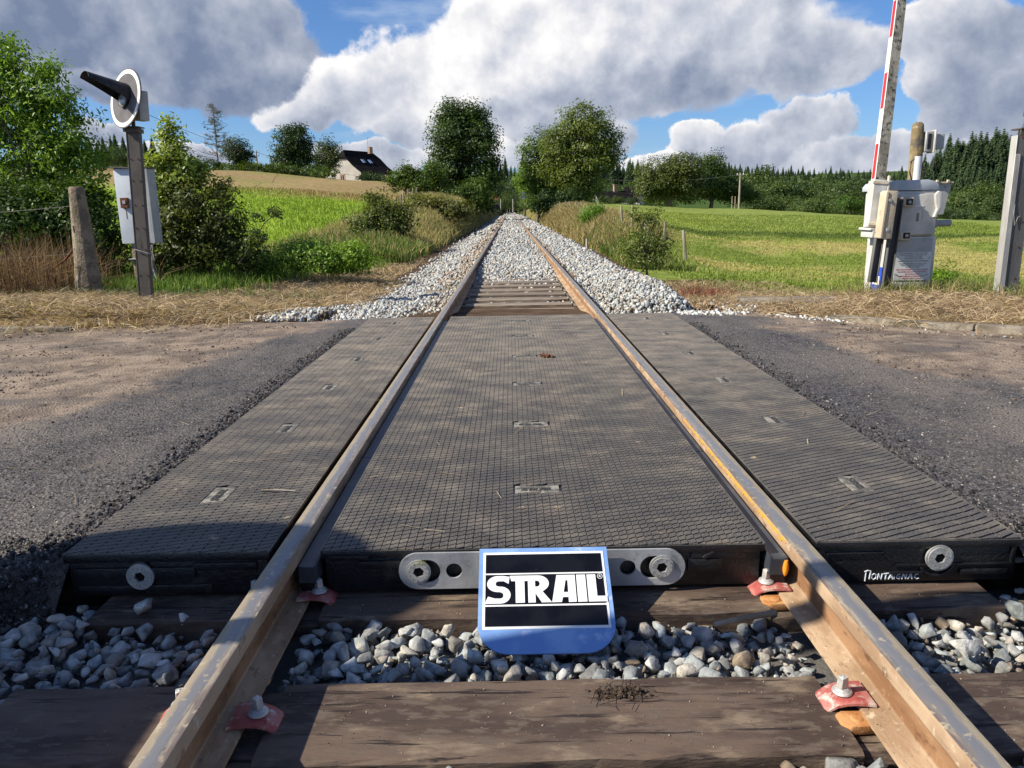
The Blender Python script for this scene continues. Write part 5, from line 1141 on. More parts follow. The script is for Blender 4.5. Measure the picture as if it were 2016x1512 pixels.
    mb = MB(); mb.box(P(.10)+M_ @ Vector((.088, -.045, -.01)), (.022, .05, .62), M_); mb.box(P(.32)+M_ @ Vector((0, -.07, 0)), (.17, .012, .03), M_); mb.box(P(-.12)+M_ @ Vector((0, -.07, 0)), (.17, .012, .03), M_); mb.build('socket_clamp', MT['cream'], t, .003, 1)
    mb = MB(); channel(mb, (-.235, -.22, .24), (-.19, -.22, .86), .085, .06); mb.build('steel_channel', MT['post_grey'], t)
    mb = MB(); channel(mb, (-.095, -.25, .19), (-.045, -.25, 1.15), .095, .07); mb.build('steel_channel', MT['post_grey'], t)
    mb = MB(); ca = Vector((.055, 0, 1)).normalized(); Mc = Vector((0, 0, 1)).rotation_difference(ca).to_matrix()
    mb.box((-.180, -.30, .965), (.120, .13, .50), Mc); cw = mb.build('counterweight', MT['cream'], t, .010, 2)
    mb = MB(); mb.box((-.233, -.300, .965), (.03, .15, .48), Mc); mb.build('counterweight_block', MT['cream'], cw, .008, 2)
    mb = MB()
    for z in (.81, 1.115): mb = MB(); mb.cyl((-.19, -.371, z), .016, .02, 'y', 6); mb.cyl((-.19, -.366, z), .024, .006, 'y', 14); mb.build('nut', MT['grey_box'], cw)
    return t
bz = -.125
bar_far = barrier((4.12, 8.70, bz), 0, 'weathered white barrier machine with its red and white boom raised, right of the crossing', (.085, .10, 1))
bar_near = copy_tree(bar_far); bar_near.location = (-2.42-.27, 1.15, -.07); bar_near.rotation_euler.z = R(180); bar_near['label'] = 'unseen barrier machine with raised boom, added left of the camera for its shadow'  # added copy out of view; boom and box cast the foreground shadows

# concrete pole with lamp box, pipe and hood behind the barrier
pz = gz(5.52, 11.0)
up = empty('concrete_pole', (5.56, 11.0, pz), 'thick yellow lichened concrete pole with a small grey lamp box, rising behind the barrier machine', 'pole')
H_ = 2.03-pz
mb = MB(); vs = []; fs = []
for i, (z, w) in enumerate(((-.3, .115), (H_*.5, .095), (H_-.10, .080), (H_-.03, .072), (H_, .045))):
    for k in range(8): a = R(45*k+22.5); vs.append((-.055*z/H_+math.cos(a)*w, math.sin(a)*w, z))
for i in range(4):
    for k in range(8): fs.append((i*8+k, i*8+(k+1) % 8, (i+1)*8+(k+1) % 8, (i+1)*8+k))
fs += [tuple(range(8))[::-1], tuple(range(32, 40))]; mb.add(vs, fs); mb.build('shaft', MT['conc_pole'], up, .004, 1)
mb = MB(); mb.box((.075, -.02, H_-.26), (.10, .14, .27)); lb = mb.build('lamp_box', MT['grey_box'], up, .008, 1)
mb = MB(); mb.box((.075, -.095, H_-.26), (.05, .008, .20)); mb.build('louvre', MT['visor'], lb)
mb = MB(); mb.box((.138, -.03, H_-.26), (.020, .20, .30)); mb.build('frame', MT['flange'], lb, .004, 1)
mb = MB(); mb.box((.215, -.02, H_-.265), (.13, .15, .20)); mb.build('lamp_back', MT['grey_box'], lb, .010, 1)
mb = MB(); pts = [(-.12, -.12, H_-.80), (-.17, -.12, H_-.66), (-.16, -.12, H_-.52), (-.10, -.12, H_-.47), (-.02, -.12, H_-.54), (.03, -.12, H_-.68), (.10, -.11, H_-.71), (.15, -.10, H_-.62), (.165, -.09, H_-.50)]; mb.tube(pts, .009, 6); mb.build('cable', MT['visor'], up)
mb = MB(); mb.box((-.01, -.085, H_-.60), (.17, .01, .014)); mb.build('strap', MT['post_grey'], up)
wp = MB(); wp.tube([(0, 0, -.2), (.005, 0, .8), (.02, 0, H_-.47)], .046, 14); wpo = wp.build('white_pipe', MT['cabinet'], None, smooth=True); wpo.location = (5.33, 10.6, pz+.0); tag(wpo, 'pale grey pipe standing beside the lichened concrete pole', 'pipe')
hd_ = empty('hood_box', (5.42, 10.35, gz(5.4, 10.35)), 'grey metal hood on a stand partly hidden behind the barrier machine', 'equipment hood')
zz = .86-hd_.location.z
mb = MB(); mb.prism([(-.10, .34), (.27, .34), (.20, -.06), (-.02, -.06)], ((1, 0, 0), (0, 0, 1), (0, 1, 0)), (0, 0, zz), .30); mb.build('hood_case', MT['grey_box'], hd_, .006, 1)
mb = MB(); mb.box((.06, .15, zz+.35), (.44, .36, .022)); 
for x in (-.08, .06, .20): mb.box((x, -.03, zz+.37), (.03, .03, .03))
mb.build('hood_top', MT['cream'], hd_, .003, 1)
mb = MB(); mb.tube([(.1, .15, -.3), (.1, .15, zz-.05)], .04, 10); mb.build('stand', MT['post_grey'], hd_)

# ------------------------------------------------------------------ small posts, signs, poles along the line
rnd = random.Random(21)
def post(x, y, h, r, label, m_, lean=0.0, group='fence posts', nm='fence_post', cat='fence post'):
    z = gz(x, y); mb = MB(); mb.tube([(0, 0, -.3), (lean*.5, 0, h*.5), (lean, rnd.uniform(-.02, .02), h)], [r*1.05, r, r*.85], 7)
    o = mb.build(nm, m_, None); o.location = (x, y, z); tag(o, label, cat, group); return o
fr = [(3.9, 63), (3.98, 58), (4.05, 54), (4.12, 50.5), (4.2, 47), (4.28, 44), (4.35, 41.5), (4.42, 39)]
for i, (x, y) in enumerate(fr): post(x, y, .72, .05, 'grey wooden fence post on the right bank, %s from the far end of its row' % ORD[i], MT['wood_post'], rnd.uniform(-.06, .06), 'fence posts on the right bank')
for i, (x, y, h, le) in enumerate([(4.05, 29, .9, -.05), (3.98, 26.2, 1.0, .0), (4.05, 24.4, .75, .12), (4.15, 21.6, .85, .03), (4.50, 20.4, .8, -.08)]):
    post(x, y, h, .045, 'leaning weathered fence post below the green broom bush, %s from the far end' % ORD[i], MT['wood_post'], le, 'leaning posts at the foot of the right bank')
for i, (x, y) in enumerate([(-5.35, 38), (-5.2, 35.5), (-5.5, 40.5), (-5.75, 44), (-6.0, 48), (-6.15, 51)]): post(x, y, 1.0, .05, 'thin dark fence post on the left bank, %s in its row' % ORD[i], MT['wood_post'], rnd.uniform(-.05, .08), 'fence posts on the left bank')
post(2.50, 26.5, .33, .05, 'short white marker post in the grass right of the ballast', MT['flange'], 0, None, 'marker_post', 'marker post')
# board on a dark post seen from behind
q = at(1035, 428, 100); bdp = empty('line_sign', (q.x, 100, -.3), 'square grey blue board on a thin dark post right of the distant track', 'sign')
mb = MB(); mb.box((0, 0, 1.9), (.10, .10, 3.9)); mb.build('post', MT['visor'], bdp)
mb = MB(); mb.box((.03, .08, 3.05), (.95, .03, .82)); mb.box((.0, .055, 3.05), (.8, .03, .06)); mb.build('board', mat('board_back', (.12, .15, .22), (.16, .19, .27), 3, .6), bdp)
for i, (u_, lab) in enumerate(((986, 'left white post standing at the far end of the track'), (1010, 'right white post standing at the far end of the track'))):
    q = at(u_, 413, 170); mb = MB(); mb.tube([(0, 0, -.5), (0, 0, 2.3)], [.11, .09], 8); o = mb.build('white_post', MT['flange'], None); o.location = (q.x, 170, q.z); tag(o, lab, 'post', 'white posts at the end of the track')
def power_pole(u_, v0, v1, Y, lab, double=False):
    a, b = at(u_, v0, Y), at(u_, v1, Y); z0 = gz(a.x, Y); t = empty('power_pole', (a.x, Y, z0), lab, 'power pole'); H = b.z-z0
    mb = MB(); mb.tube([(0, 0, -.3), (0, 0, H)], [.17, .10], 8); mb.build('pole', MT['flange'] if not double else MT['wood_post'], t)
    mb = MB(); mb.box((0, 0, H-.25), (.9, .10, .10)); mb.build('crossarm', MT['flange'], t)
    for x in (-.38, 0, .38): mb = MB(); mb.cyl((x, 0, H-.13), .05, .16, 'z', 8); mb.build('insulator', MT['ring'], t)
    return t
power_pole(507, 332, 296, 120, 'thin pale power pole on the hill crest right of the bare conifer')
power_pole(1455, 402, 340, 100, 'grey power pole in front of the round oak group on the right', True)
for i, u_ in enumerate((1447, 1441)):
    a = at(u_, 402, 101); o = post(a.x, 101, 2.6, .06, ['nearer', 'farther'][i]+' stay post left of the right hand power pole', MT['wood_post'], 0, 'stay posts', 'stay_post', 'post')
def wire(name, a, b, sag, lab, grp='overhead wires', r=.02):
    pts = [a.lerp(b, t_)-Vector((0, 0, sag*4*t_*(1-t_))) for t_ in np.linspace(0, 1, 14)]; mb = MB(); mb.tube(pts, r, 4); o = mb.build(name, MT['wire'], None); tag(o, lab, 'wire', grp)
wire('power_line', at(507, 300, 120), at(290, 225, 60), .4, 'overhead wire from the pale pole up to the left, past the signal disc')
wire('power_line', at(507, 300, 120), at(700, 345, 150), .6, 'overhead wire from the pale pole down towards the white house')
wire('power_line', at(1455, 344, 100), at(1190, 352, 130), .6, 'overhead wire crossing the dark trees left of the right hand pole')

# ------------------------------------------------------------------ buildings
def house():
    base = at(690, 358, 155); z0 = gz(-30, 155)-.1
    t = empty('house', (-29.8, 157.5, z0), 'white rendered house with a steep slate roof and two skylights on the left hill', 'house', rz=R(-30))
    # local: x along gable wall (left-right), y along the ridge (away); gable at y=0
    W_, L_, he, hr = 9.2, 9.6, 2.6, 6.6
    g = [(-W_/2+.1, -.6), (W_/2-.1, -.6), (W_/2-.1, he-.28), (3.0, he+.70), (1.25, hr-1.72), (-1.25, hr-1.72), (-3.0, he+.70), (-W_/2+.1, he-.28)]
    mb = MB(); mb.prism(g, ((1, 0, 0), (0, 0, 1), (0, 1, 0)), (0, -L_/2, 0), L_); mb.build('wall', MT['plaster'], t)
    mb = MB(); pr = [(0, hr), (1.25, hr-1.35), (3.0, he+1.05), (4.4, he+.12), (5.15, he-.30)]
    ov = .45; hip = 1.1
    for s_ in (-1, 1):
        for i in range(4):
            (xa, za), (xb, zb) = pr[i], pr[i+1]
            ya0 = -L_/2-ov+(hip if i == 0 else 0); ya1 = L_/2+ov-(hip if i == 0 else 0); yb0 = -L_/2-ov; yb1 = L_/2+ov
            top = [Vector((s_*xa, ya0, za)), Vector((s_*xa, ya1, za)), Vector((s_*xb, yb1, zb)), Vector((s_*xb, yb0, zb))]; bot = [q-Vector((0, 0, .22)) for q in top]
            mb.add(top+bot, [(0, 1, 2, 3), (7, 6, 5, 4), (0, 4, 5, 1), (1, 5, 6, 2), (2, 6, 7, 3), (3, 7, 4, 0)])
    for e in (-1, 1):
        a = [Vector((0, e*(L_/2+ov-hip), hr)), Vector((-1.25, e*(L_/2+ov), hr-1.35)), Vector((1.25, e*(L_/2+ov), hr-1.35))]; mb.add(a+[q-Vector((0, 0, .2)) for q in a], [(0, 1, 2), (5, 4, 3), (0, 3, 4, 1), (1, 4, 5, 2), (2, 5, 3, 0)])
    rf = mb.build('roof', MT['slate'], t)
    mb = MB(); mb.box((.9, 2.6, hr+.2), (.55, .9, 1.3)); ch = mb.build('chimney', MT['brick'], rf)
    mb = MB(); mb.tube([(.9, 2.0, hr+.8), (.9, 2.0, hr+2.6)], .03, 5); mb.box((.9, 2.0, hr+2.5), (.9, .04, .04)); mb.build('aerial', MT['wire'], rf)
    for y in (-1.1, 1.0):
        c = Vector((2.15, y, (hr-1.35+he+1.05)/2+.10)); M_ = Matrix.Rotation(math.atan2((hr-1.35)-(he+1.05), 1.75), 3, 'Y'); mb = MB(); mb.box(c, (.95, .75, .10), M_); mb.build('skylight', MT['skylight'], rf)
    mb = MB(); mb.box((-.1, -L_/2-.03, 1.35), (1.25, .10, 1.45)); w_ = mb.build('window', MT['brick'], t)
    mb = MB(); mb.box((-.1, -L_/2-.09, 1.35), (.75, .04, 1.05)); mb.build('pane', MT['glass'], w_); mb = MB(); mb.box((-.1, -L_/2-.12, 1.35), (.06, .03, 1.05)); mb.build('glazing_bar', MT['ring'], w_)
    return t
house()
def farmhouse(u0, u1, Y, lab, rz, hr, he, W_, zt, chim=True):
    a, b = at(u0, zt, Y), at(u1, zt, Y); L_ = abs(b.x-a.x); zr = a.z; t = empty('farmhouse', ((a.x+b.x)/2, Y, zr-hr), lab, 'house', rz=rz)
    g = [(-W_/2, -2.5), (W_/2, -2.5), (W_/2, he), (0, hr-.2), (-W_/2, he)]
    mb = MB(); mb.prism(g, ((0, 1, 0), (0, 0, 1), (1, 0, 0)), (-L_/2, 0, 0), L_); mb.build('wall', MT['plaster'], t)
    mb = MB()
    for s_ in (-1, 1):
        top = [Vector((-L_/2-.2, 0, hr)), Vector((L_/2+.2, 0, hr)), Vector((L_/2+.2, s_*(W_/2+.5), he-.35)), Vector((-L_/2-.2, s_*(W_/2+.5), he-.35))]; mb.add(top+[q-Vector((0, 0, .2)) for q in top], [(0, 1, 2, 3), (7, 6, 5, 4), (0, 4, 5, 1), (1, 5, 6, 2), (2, 6, 7, 3), (3, 7, 4, 0)])
    rf = mb.build('roof', MT['slate'], t)
    if chim: mb = MB(); mb.box((.3, 0, hr+.35), (.6, .6, 1.2)); mb.box((.3, 0, hr+1.0), (.75, .75, .12)); mb.build('chimney', MT['brick'], rf)
    return t
farmhouse(1170, 1246, 132, 'long low farmhouse with dark roof, cream gable and chimney behind the right field', R(14), 5.0, 2.7, 7.5, 377)
farmhouse(1232, 1262, 142, 'second dark roof rising behind the long farmhouse', R(-20), 6.0, 4.0, 6, 368, False)
q = at(965, 413, 165); t = empty('railway_building', (q.x, 165, q.z), 'small distant building with a red roof left of the end of the track', 'building')
mb = MB(); mb.box((0, 0, .8), (1.5, 3, 2.4)); mb.build('wall', MT['plaster'], t)
mb = MB(); mb.prism([(-1.6, 0), (1.6, 0), (1.4, 1.2), (-1.4, 1.2)], ((1, 0, 0), (0, 0, 1), (0, 1, 0)), (0, -1.7, 2.0), 3.4); mb.build('roof', MT['tile'], t)
t = empty('parked_car', (at(977, 413, 168).x, 168, at(977, 412, 168).z-.2), 'tiny dark parked car beside the red roofed building', 'car')
mb = MB(); mb.box((0, 0, .55), (1.7, 3.6, .6)); mb.build('body', MT['visor'], t, .1, 2); mb = MB(); mb.box((0, .2, 1.05), (1.45, 2.0, .5), None, .8); mb.build('cabin', MT['glass'], t, .08, 2)
for x in (-.7, .7):
    for y in (-1.2, 1.2): mb = MB(); mb.cyl((x, y, .3), .3, .2, 'x', 12); mb.build('wheel', MT['black'], t)

# ------------------------------------------------------------------ foliage
def leafcloud(rg, blobs, n, size, clump=.16, shell=.55, aspect=.5, up=.35, tone=((.045, .085, .014), (.10, .16, .022)), nclump=None, droop=0.0, tonevar=.35, coh=1.0):
    """leaf-sized faces gathered in clumps inside ellipsoid blobs (x, y, z, rx, ry, rz)"""
    bl = np.array(blobs, float); vol = (bl[:, 3]*bl[:, 4]*bl[:, 5])**.75; K = nclump or max(30, n//70)
    which = rg.choice(len(bl), K, p=vol/vol.sum()); d = rg.normal(size=(K, 3)); d /= np.linalg.norm(d, axis=1)[:, None]
    r = shell+(1-shell)*rg.random(K)**.7; r = np.where(rg.random(K) < .22, rg.random(K)*shell, r)
    C = bl[which, :3]+d*r[:, None]*bl[which, 3:6]; cs = clump*rg.uniform(.6, 1.5, K)
    ct = rg.random(K)
    w = rg.integers(0, K, n); off = np.clip(rg.normal(size=(n, 3)), -1.5, 1.5)*cs[w, None]*np.array((1, 1, .75)); P_ = C[w]+off
    N_ = rg.normal(size=(n, 3)); N_ /= np.linalg.norm(N_, axis=1)[:, None]; N_ = N_*.62+d[w]*.75*coh; N_[:, 2] += up; N_ /= np.linalg.norm(N_, axis=1)[:, None]
    A_ = np.cross(N_, rg.normal(size=(n, 3))); A_[:, 2] -= droop; A_ -= N_*np.sum(A_*N_, 1)[:, None]; A_ /= np.linalg.norm(A_, axis=1)[:, None]+1e-9; B_ = np.cross(N_, A_)
    s = size*rg.uniform(.6, 1.4, n)[:, None]
    fold = N_*s*.12
    V = np.stack([P_-A_*s*.5, P_+B_*s*.5*aspect+fold, P_+A_*s*.5, P_-B_*s*.5*aspect+fold], 1).reshape(-1, 3)
    F = np.arange(4*n).reshape(-1, 4)
    t0, t1 = np.array(tone[0])*1.35, np.array(tone[1])*1.6; m_ = np.clip((ct[w]-.5)*tonevar*2+.5+rg.normal(0, .22, n), 0, 1)[:, None]
    return V, F, np.repeat(t0*(1-m_)+t1*m_, 4, 0), C
def branches(base, blobs, C, rg, r0, n=14, top=None):
    """trunk with limbs that reach into the crown"""
    mb = MB(); base = Vector(base); cz = Vector(top) if top is not None else Vector(np.average(np.array([b[:3] for b in blobs]), axis=0))
    tr = [base-Vector((0, 0, .3)), base.lerp(cz, .3)+Vector((rg.normal()*r0*.6, rg.normal()*r0*.6, 0)), base.lerp(cz, .65)+Vector((rg.normal()*r0, rg.normal()*r0, 0)), cz]
    mb.tube(tr, [r0*1.25, r0*.85, r0*.6, r0*.3], 8); trunk = mb; lb = MB()
    for c in C[rg.choice(len(C), min(n, len(C)), replace=False)]:
        a = tr[1].lerp(tr[3], float(rg.uniform(0, .9))); c = Vector(c); m_ = a.lerp(c, .5)+Vector((0, 0, (c-a).length*.10)); lb.tube([a, m_, c], [r0*.32, r0*.18, r0*.05], 5)
    return trunk, lb
def tree(name, base, blobs, n, size, label, cat='tree', group=None, r0=.15, seed=1, limbs=16, **kw):
    """blobs in metres relative to the base"""
    rg = np.random.default_rng(seed); V, F, C, cl = leafcloud(rg, blobs, n, size, **kw)
    t = empty(name, base, label, cat, group); np_mesh('crown', V, F, MT['leaf'], t, C)
    tb, lb = branches((0, 0, 0), blobs, cl, rg, r0, limbs); tb.build('trunk', MT['bark'], t, smooth=True); lb.build('limbs', MT['bark'], t, smooth=True); return t
def blob_px(Y, base, lst, dy=.8):
    """crown lobes given by their place and half-size seen from the camera at distance Y"""
    out = []; k = Y/1514
    for u_, v_, ru, rv in lst:
        q = at(u_, v_, Y); out.append((q.x-base[0], random.uniform(-.35, .35)*ru*k*dy, q.z-base[2], ru*k, max(ru, rv)*k*dy, rv*k))
    return out
random.seed(77)
def ptree(name, u_, Y, lobes, n, size, label, **kw):
    q = at(u_, 414, Y); z = gz(q.x, Y); base = (q.x, Y, z); return tree(name, base, blob_px(Y, base, lobes, kw.pop('dy', .8)), n, size, label, **kw)
OAK = ((.022, .042, .008), (.060, .095, .016)); DARKT = ((.012, .028, .008), (.036, .064, .014)); BRIGHT = ((.070, .135, .014), (.16, .25, .030)); OLIVE = ((.055, .080, .014), (.125, .150, .028)); BUSH = ((.030, .055, .010), (.085, .125, .018))

# the two tall trees and their neighbours along the track
ptree('tall_tree', 915, 78, [(912, 262, 60, 62), (880, 285, 36, 40), (950, 290, 36, 48), (905, 340, 66, 44), (955, 345, 36, 36), (870, 345, 36, 32), (915, 385, 50, 30), (890, 225, 26, 26), (935, 228, 26, 24)], 42000, .24, 'tall dense dark green tree on the left bank beside the track', seed=1, r0=.35, tone=((.018, .036, .008), (.052, .085, .016)), clump=.40, nclump=800)
ptree('tall_tree', 1135, 76, [(1150, 245, 52, 40), (1110, 285, 42, 36), (1190, 275, 36, 40), (1155, 305, 46, 34), (1200, 310, 24, 22), (1130, 340, 40, 34), (1160, 355, 26, 40), (1135, 385, 30, 26), (1100, 330, 38, 34)], 30000, .23, 'tall broad oak with looser olive crown on the right bank beside the track', seed=2, r0=.35, tone=((.048, .070, .013), (.115, .145, .026)), clump=.42, nclump=480)
ptree('bushy_tree', 1055, 84, [(1062, 300, 40, 42), (1085, 350, 46, 40), (1045, 350, 26, 36), (1075, 390, 42, 28), (1100, 375, 30, 40)], 22000, .24, 'bright green bushy tree leaning towards the track left of the broad oak', seed=3, r0=.25, tone=((.035, .065, .010), (.085, .135, .020)), clump=.42, nclump=420)
ptree('dark_bush', 1085, 70, [(1085, 400, 40, 22), (1125, 398, 26, 24), (1060, 405, 16, 14)], 7000, .2, 'dark undergrowth below the broad oak', cat='bush', seed=31, r0=.1, tone=DARKT, clump=.3)
ptree('bushy_tree', 880, 66, [(868, 385, 36, 22), (838, 388, 26, 20), (905, 390, 40, 28), (940, 385, 26, 30), (850, 345, 24, 26)], 16000, .2, 'leafy lower bushes around the foot of the tall dark tree', cat='bush', seed=4, r0=.12, tone=BUSH, clump=.34)
ptree('bush', 800, 62, [(798, 350, 26, 26), (775, 362, 16, 14), (825, 360, 18, 24)], 6000, .18, 'round green bush between the white house and the tall dark tree', cat='bush', seed=5, r0=.1, tone=BUSH, clump=.28)
ptree('bush', 952, 110, [(955, 380, 26, 34), (965, 400, 14, 18), (940, 395, 20, 25)], 6000, .25, 'dark bushes on the left closing over the distant track', cat='bush', seed=6, r0=.1, tone=DARKT, clump=.45)
ptree('bush', 1030, 120, [(1046, 375, 18, 30), (1055, 395, 16, 16), (1028, 350, 12, 22)], 5000, .25, 'yellowish green bush right of the square board', cat='bush', seed=7, r0=.1, tone=BRIGHT, clump=.45)
# round oak group on the right
ptree('oak', 1310, 112, [(1305, 345, 52, 34), (1340, 335, 42, 30), (1290, 372, 40, 24), (1350, 370, 50, 26)], 24000, .30, 'wide rounded oak at the left of the group behind the right field', seed=8, r0=.35, tone=((.040, .060, .014), (.095, .115, .028)), clump=.50, nclump=420)
ptree('oak', 1395, 116, [(1400, 335, 32, 34), (1385, 360, 42, 30), (1420, 370, 32, 26)], 15000, .30, 'dark rounded oak at the middle of the group behind the right field', seed=9, r0=.35, tone=OAK, clump=.50, nclump=280)
ptree('oak', 1455, 119, [(1450, 378, 36, 22), (1480, 385, 20, 16), (1435, 360, 20, 22)], 8000, .28, 'lower oak at the right end of the group, behind the power pole', seed=10, r0=.3, tone=OAK, clump=.50, nclump=180)
ptree('bush', 1672, 98, [(1672, 400, 22, 12), (1690, 405, 14, 9)], 3500, .2, 'low dark green bush at the field edge left of the barrier', cat='bush', seed=12, r0=.1, tone=((.03, .065, .01), (.07, .12, .018)), clump=.25)
ptree('bush', 1930, 92, [(1928, 430, 16, 11), (1915, 436, 8, 6)], 2500, .18, 'small round bush in the right field near the grey signal post', cat='bush', seed=13, r0=.1, tone=OAK, clump=.22)
# left hill
ptree('leafy_tree', 577, 122, [(577, 282, 36, 32), (570, 310, 34, 26), (600, 300, 22, 30), (585, 258, 20, 14)], 13000, .32, 'dark dense tree left of the white house on the crest', seed=14, r0=.3, tone=DARKT, clump=.5, nclump=230)
ptree('leafy_tree', 642, 128, [(642, 295, 24, 26), (632, 320, 22, 22), (655, 310, 18, 24)], 7000, .28, 'looser tree just left of the white house', seed=15, r0=.25, tone=((.03, .045, .014), (.065, .085, .025)), clump=.42, nclump=150, shell=.3)
ptree('leafy_tree', 470, 118, [(468, 300, 26, 24), (480, 312, 18, 16)], 6500, .28, 'round dark tree right of the bare conifer', seed=16, r0=.2, tone=DARKT, clump=.4, nclump=150)
ptree('bush', 735, 142, [(735, 350, 26, 10), (712, 348, 10, 12), (760, 354, 12, 8)], 3500, .26, 'dark clipped shrubs in front of the white house', cat='bush', seed=17, r0=.08, tone=DARKT, clump=.3)
ptree('hedge', 600, 116, [(540, 328, 40, 7), (600, 336, 50, 8), (640, 342, 30, 8), (470, 328, 50, 7)], 9000, .24, 'long low hedge along the crest of the left hill', cat='hedge', seed=18, r0=.05, limbs=4, tone=BUSH, clump=.3)
ptree('hedge', 400, 108, [(400, 325, 40, 9), (350, 318, 40, 10)], 4500, .24, 'low scrub on the crest below the bare conifer', cat='hedge', seed=19, r0=.05, limbs=4, tone=OAK, clump=.3)
# bare conifer
q = at(430, 328, 112); bc_ = empty('bare_conifer', (q.x, 112, q.z-.2), 'thin half bare dead conifer on the crest of the left hill', 'tree')
rnd = random.Random(12); mb = MB(); Ht = 8.6; mb.tube([(0, 0, -.4), (.05, 0, Ht*.5), (0, 0, Ht)], [.17, .10, .02], 7); mb.build('trunk', MT['bark'], bc_); mb = MB(); tw = []
for k in range(74):
    z = Ht*(.12+.86*k/74); L = (1-(z/Ht))*2.9+.35; L *= rnd.uniform(.55, 1.1); a = rnd.uniform(0, 6.28); L *= 1.35; e = Vector((math.cos(a)*L, math.sin(a)*L, L*rnd.uniform(-.15, .45))); o = Vector((0, 0, z)); m_ = o+e*.5+Vector((0, 0, -.06*L)); mb.tube([o, m_, o+e], [.035, .025, .008], 4)
    for j in range(9): s_ = rnd.uniform(.25, 1); p_ = o+e*s_; b_ = Vector((rnd.uniform(-.4, .4), rnd.uniform(-.4, .4), rnd.uniform(-.3, .25))); mb.tube([p_, p_+b_], [.012, .005], 3); tw.append(p_+b_)
mb.build('branches', MT['bark'], bc_); rg = np.random.default_rng(3); pts = np.array(tw); V, F, C, _ = leafcloud(rg, [(p[0], p[1], p[2], .25, .25, .2) for p in pts[::4]], 2600, .13, tone=((.04, .04, .02), (.08, .085, .035)), clump=.14, nclump=160); np_mesh('twigs', V, F, MT['leaf'], bc_, C)

# near vegetation on the left: built with single leaves
ASH = ((.055, .115, .012), (.17, .26, .030))
ptree('ash_tree', 60, 13.2, [(95, 215, 70, 60), (40, 180, 60, 60), (120, 290, 80, 50), (30, 270, 70, 70), (80, 350, 100, 50), (-40, 230, 70, 90), (15, 95, 26, 40), (90, 145, 36, 30), (150, 240, 36, 40), (-30, 130, 60, 60), (160, 330, 50, 40)], 24000, .080, 'bright green ash tree with fluttering leaves at the left edge of the view', seed=20, r0=.07, tone=ASH, clump=.11, nclump=420, aspect=.36, up=.2, droop=.8, shell=.35, limbs=40, dy=.6)
ptree('bramble_thicket', 60, 12.6, [(30, 440, 130, 60), (140, 430, 70, 70), (-60, 420, 90, 80), (90, 500, 120, 50), (200, 470, 60, 80), (10, 380, 90, 40), (180, 390, 50, 40)], 36000, .060, 'dark tangled bramble thicket behind the mossy concrete post', cat='bush', seed=21, r0=.04, tone=((.022, .045, .010), (.06, .10, .018)), clump=.10, nclump=800, aspect=.6, limbs=30, dy=.9)
ptree('young_tree', 345, 12.9, [(330, 262, 20, 24), (345, 300, 30, 26), (320, 320, 30, 24), (365, 335, 40, 26), (330, 360, 46, 30), (395, 350, 26, 22), (300, 335, 26, 22), (332, 240, 9, 12)], 5200, .066, 'slender young tree with sparse sunlit leaves right of the dark signal post', seed=22, r0=.035, tone=((.10, .14, .022), (.22, .26, .055)), clump=.085, nclump=230, aspect=.55, shell=.2, limbs=60, dy=.7)
ptree('shrub', 400, 12.7, [(380, 400, 60, 45), (430, 430, 55, 50), (340, 430, 60, 60), (460, 480, 50, 44), (400, 480, 80, 50), (350, 500, 60, 40), (490, 515, 40, 26), (300, 460, 40, 60), (430, 375, 30, 26)], 17000, .060, 'spreading olive green shrub between the cabinet and the left field', cat='bush', seed=23, r0=.05, tone=((.030, .045, .012), (.105, .120, .030)), clump=.085, nclump=420, aspect=.55, limbs=50, dy=.9, shell=.4)
# one arching spray
mb = MB(); a, b, c = at(470, 520, 12.4), at(520, 440, 12.3), at(548, 415, 12.2); sp = empty('arching_spray', a, 'single arching leafy branch reaching right over the left field', 'branch'); mb.tube([Vector((0, 0, 0)), (b-a), (c-a)], [.012, .008, .004], 5); mb.build('stem', MT['bark'], sp)
rg = np.random.default_rng(5); V, F, C, _ = leafcloud(rg, [tuple(p-a)+(.10, .10, .07) for p in (at(500, 460, 12.3), at(505, 425, 12.3), at(540, 418, 12.2), at(480, 500, 12.4), at(520, 470, 12.3), at(496, 480, 12.3))], 750, .055, tone=((.04, .06, .015), (.09, .12, .03)), clump=.05, nclump=34, aspect=.55); np_mesh('leaves', V, F, MT['leaf'], sp, C)
ptree('weed_bush', 560, 13.2, [(540, 520, 50, 24), (600, 500, 60, 22), (650, 512, 55, 20), (700, 500, 45, 20), (500, 545, 30, 14)], 11000, .055, 'low light green weeds along the edge of the left field', cat='weeds', seed=24, r0=.02, tone=BRIGHT, clump=.09, aspect=.4, limbs=10, dy=1.0, nclump=260)
ptree('elder_bush', 745, 25, [(738, 395, 16, 20), (750, 430, 44, 30), (715, 450, 30, 24), (780, 440, 30, 22), (745, 465, 50, 20), (790, 420, 20, 16)], 11000, .085, 'loose bush standing on the left bank between field and track', cat='bush', seed=25, r0=.05, tone=((.030, .045, .012), (.105, .130, .028)), clump=.16, nclump=260, aspect=.6, limbs=30)
ptree('weed_clump', 700, 15.2, [(690, 520, 30, 10), (650, 530, 26, 9), (600, 538, 30, 8)], 4200, .07, 'clump of bright broad leaved weeds above the dry verge, left of the ballast', cat='weeds', seed=26, r0=.01, tone=((.09, .17, .02), (.20, .32, .04)), clump=.08, nclump=60, aspect=.5, limbs=4, dy=1)
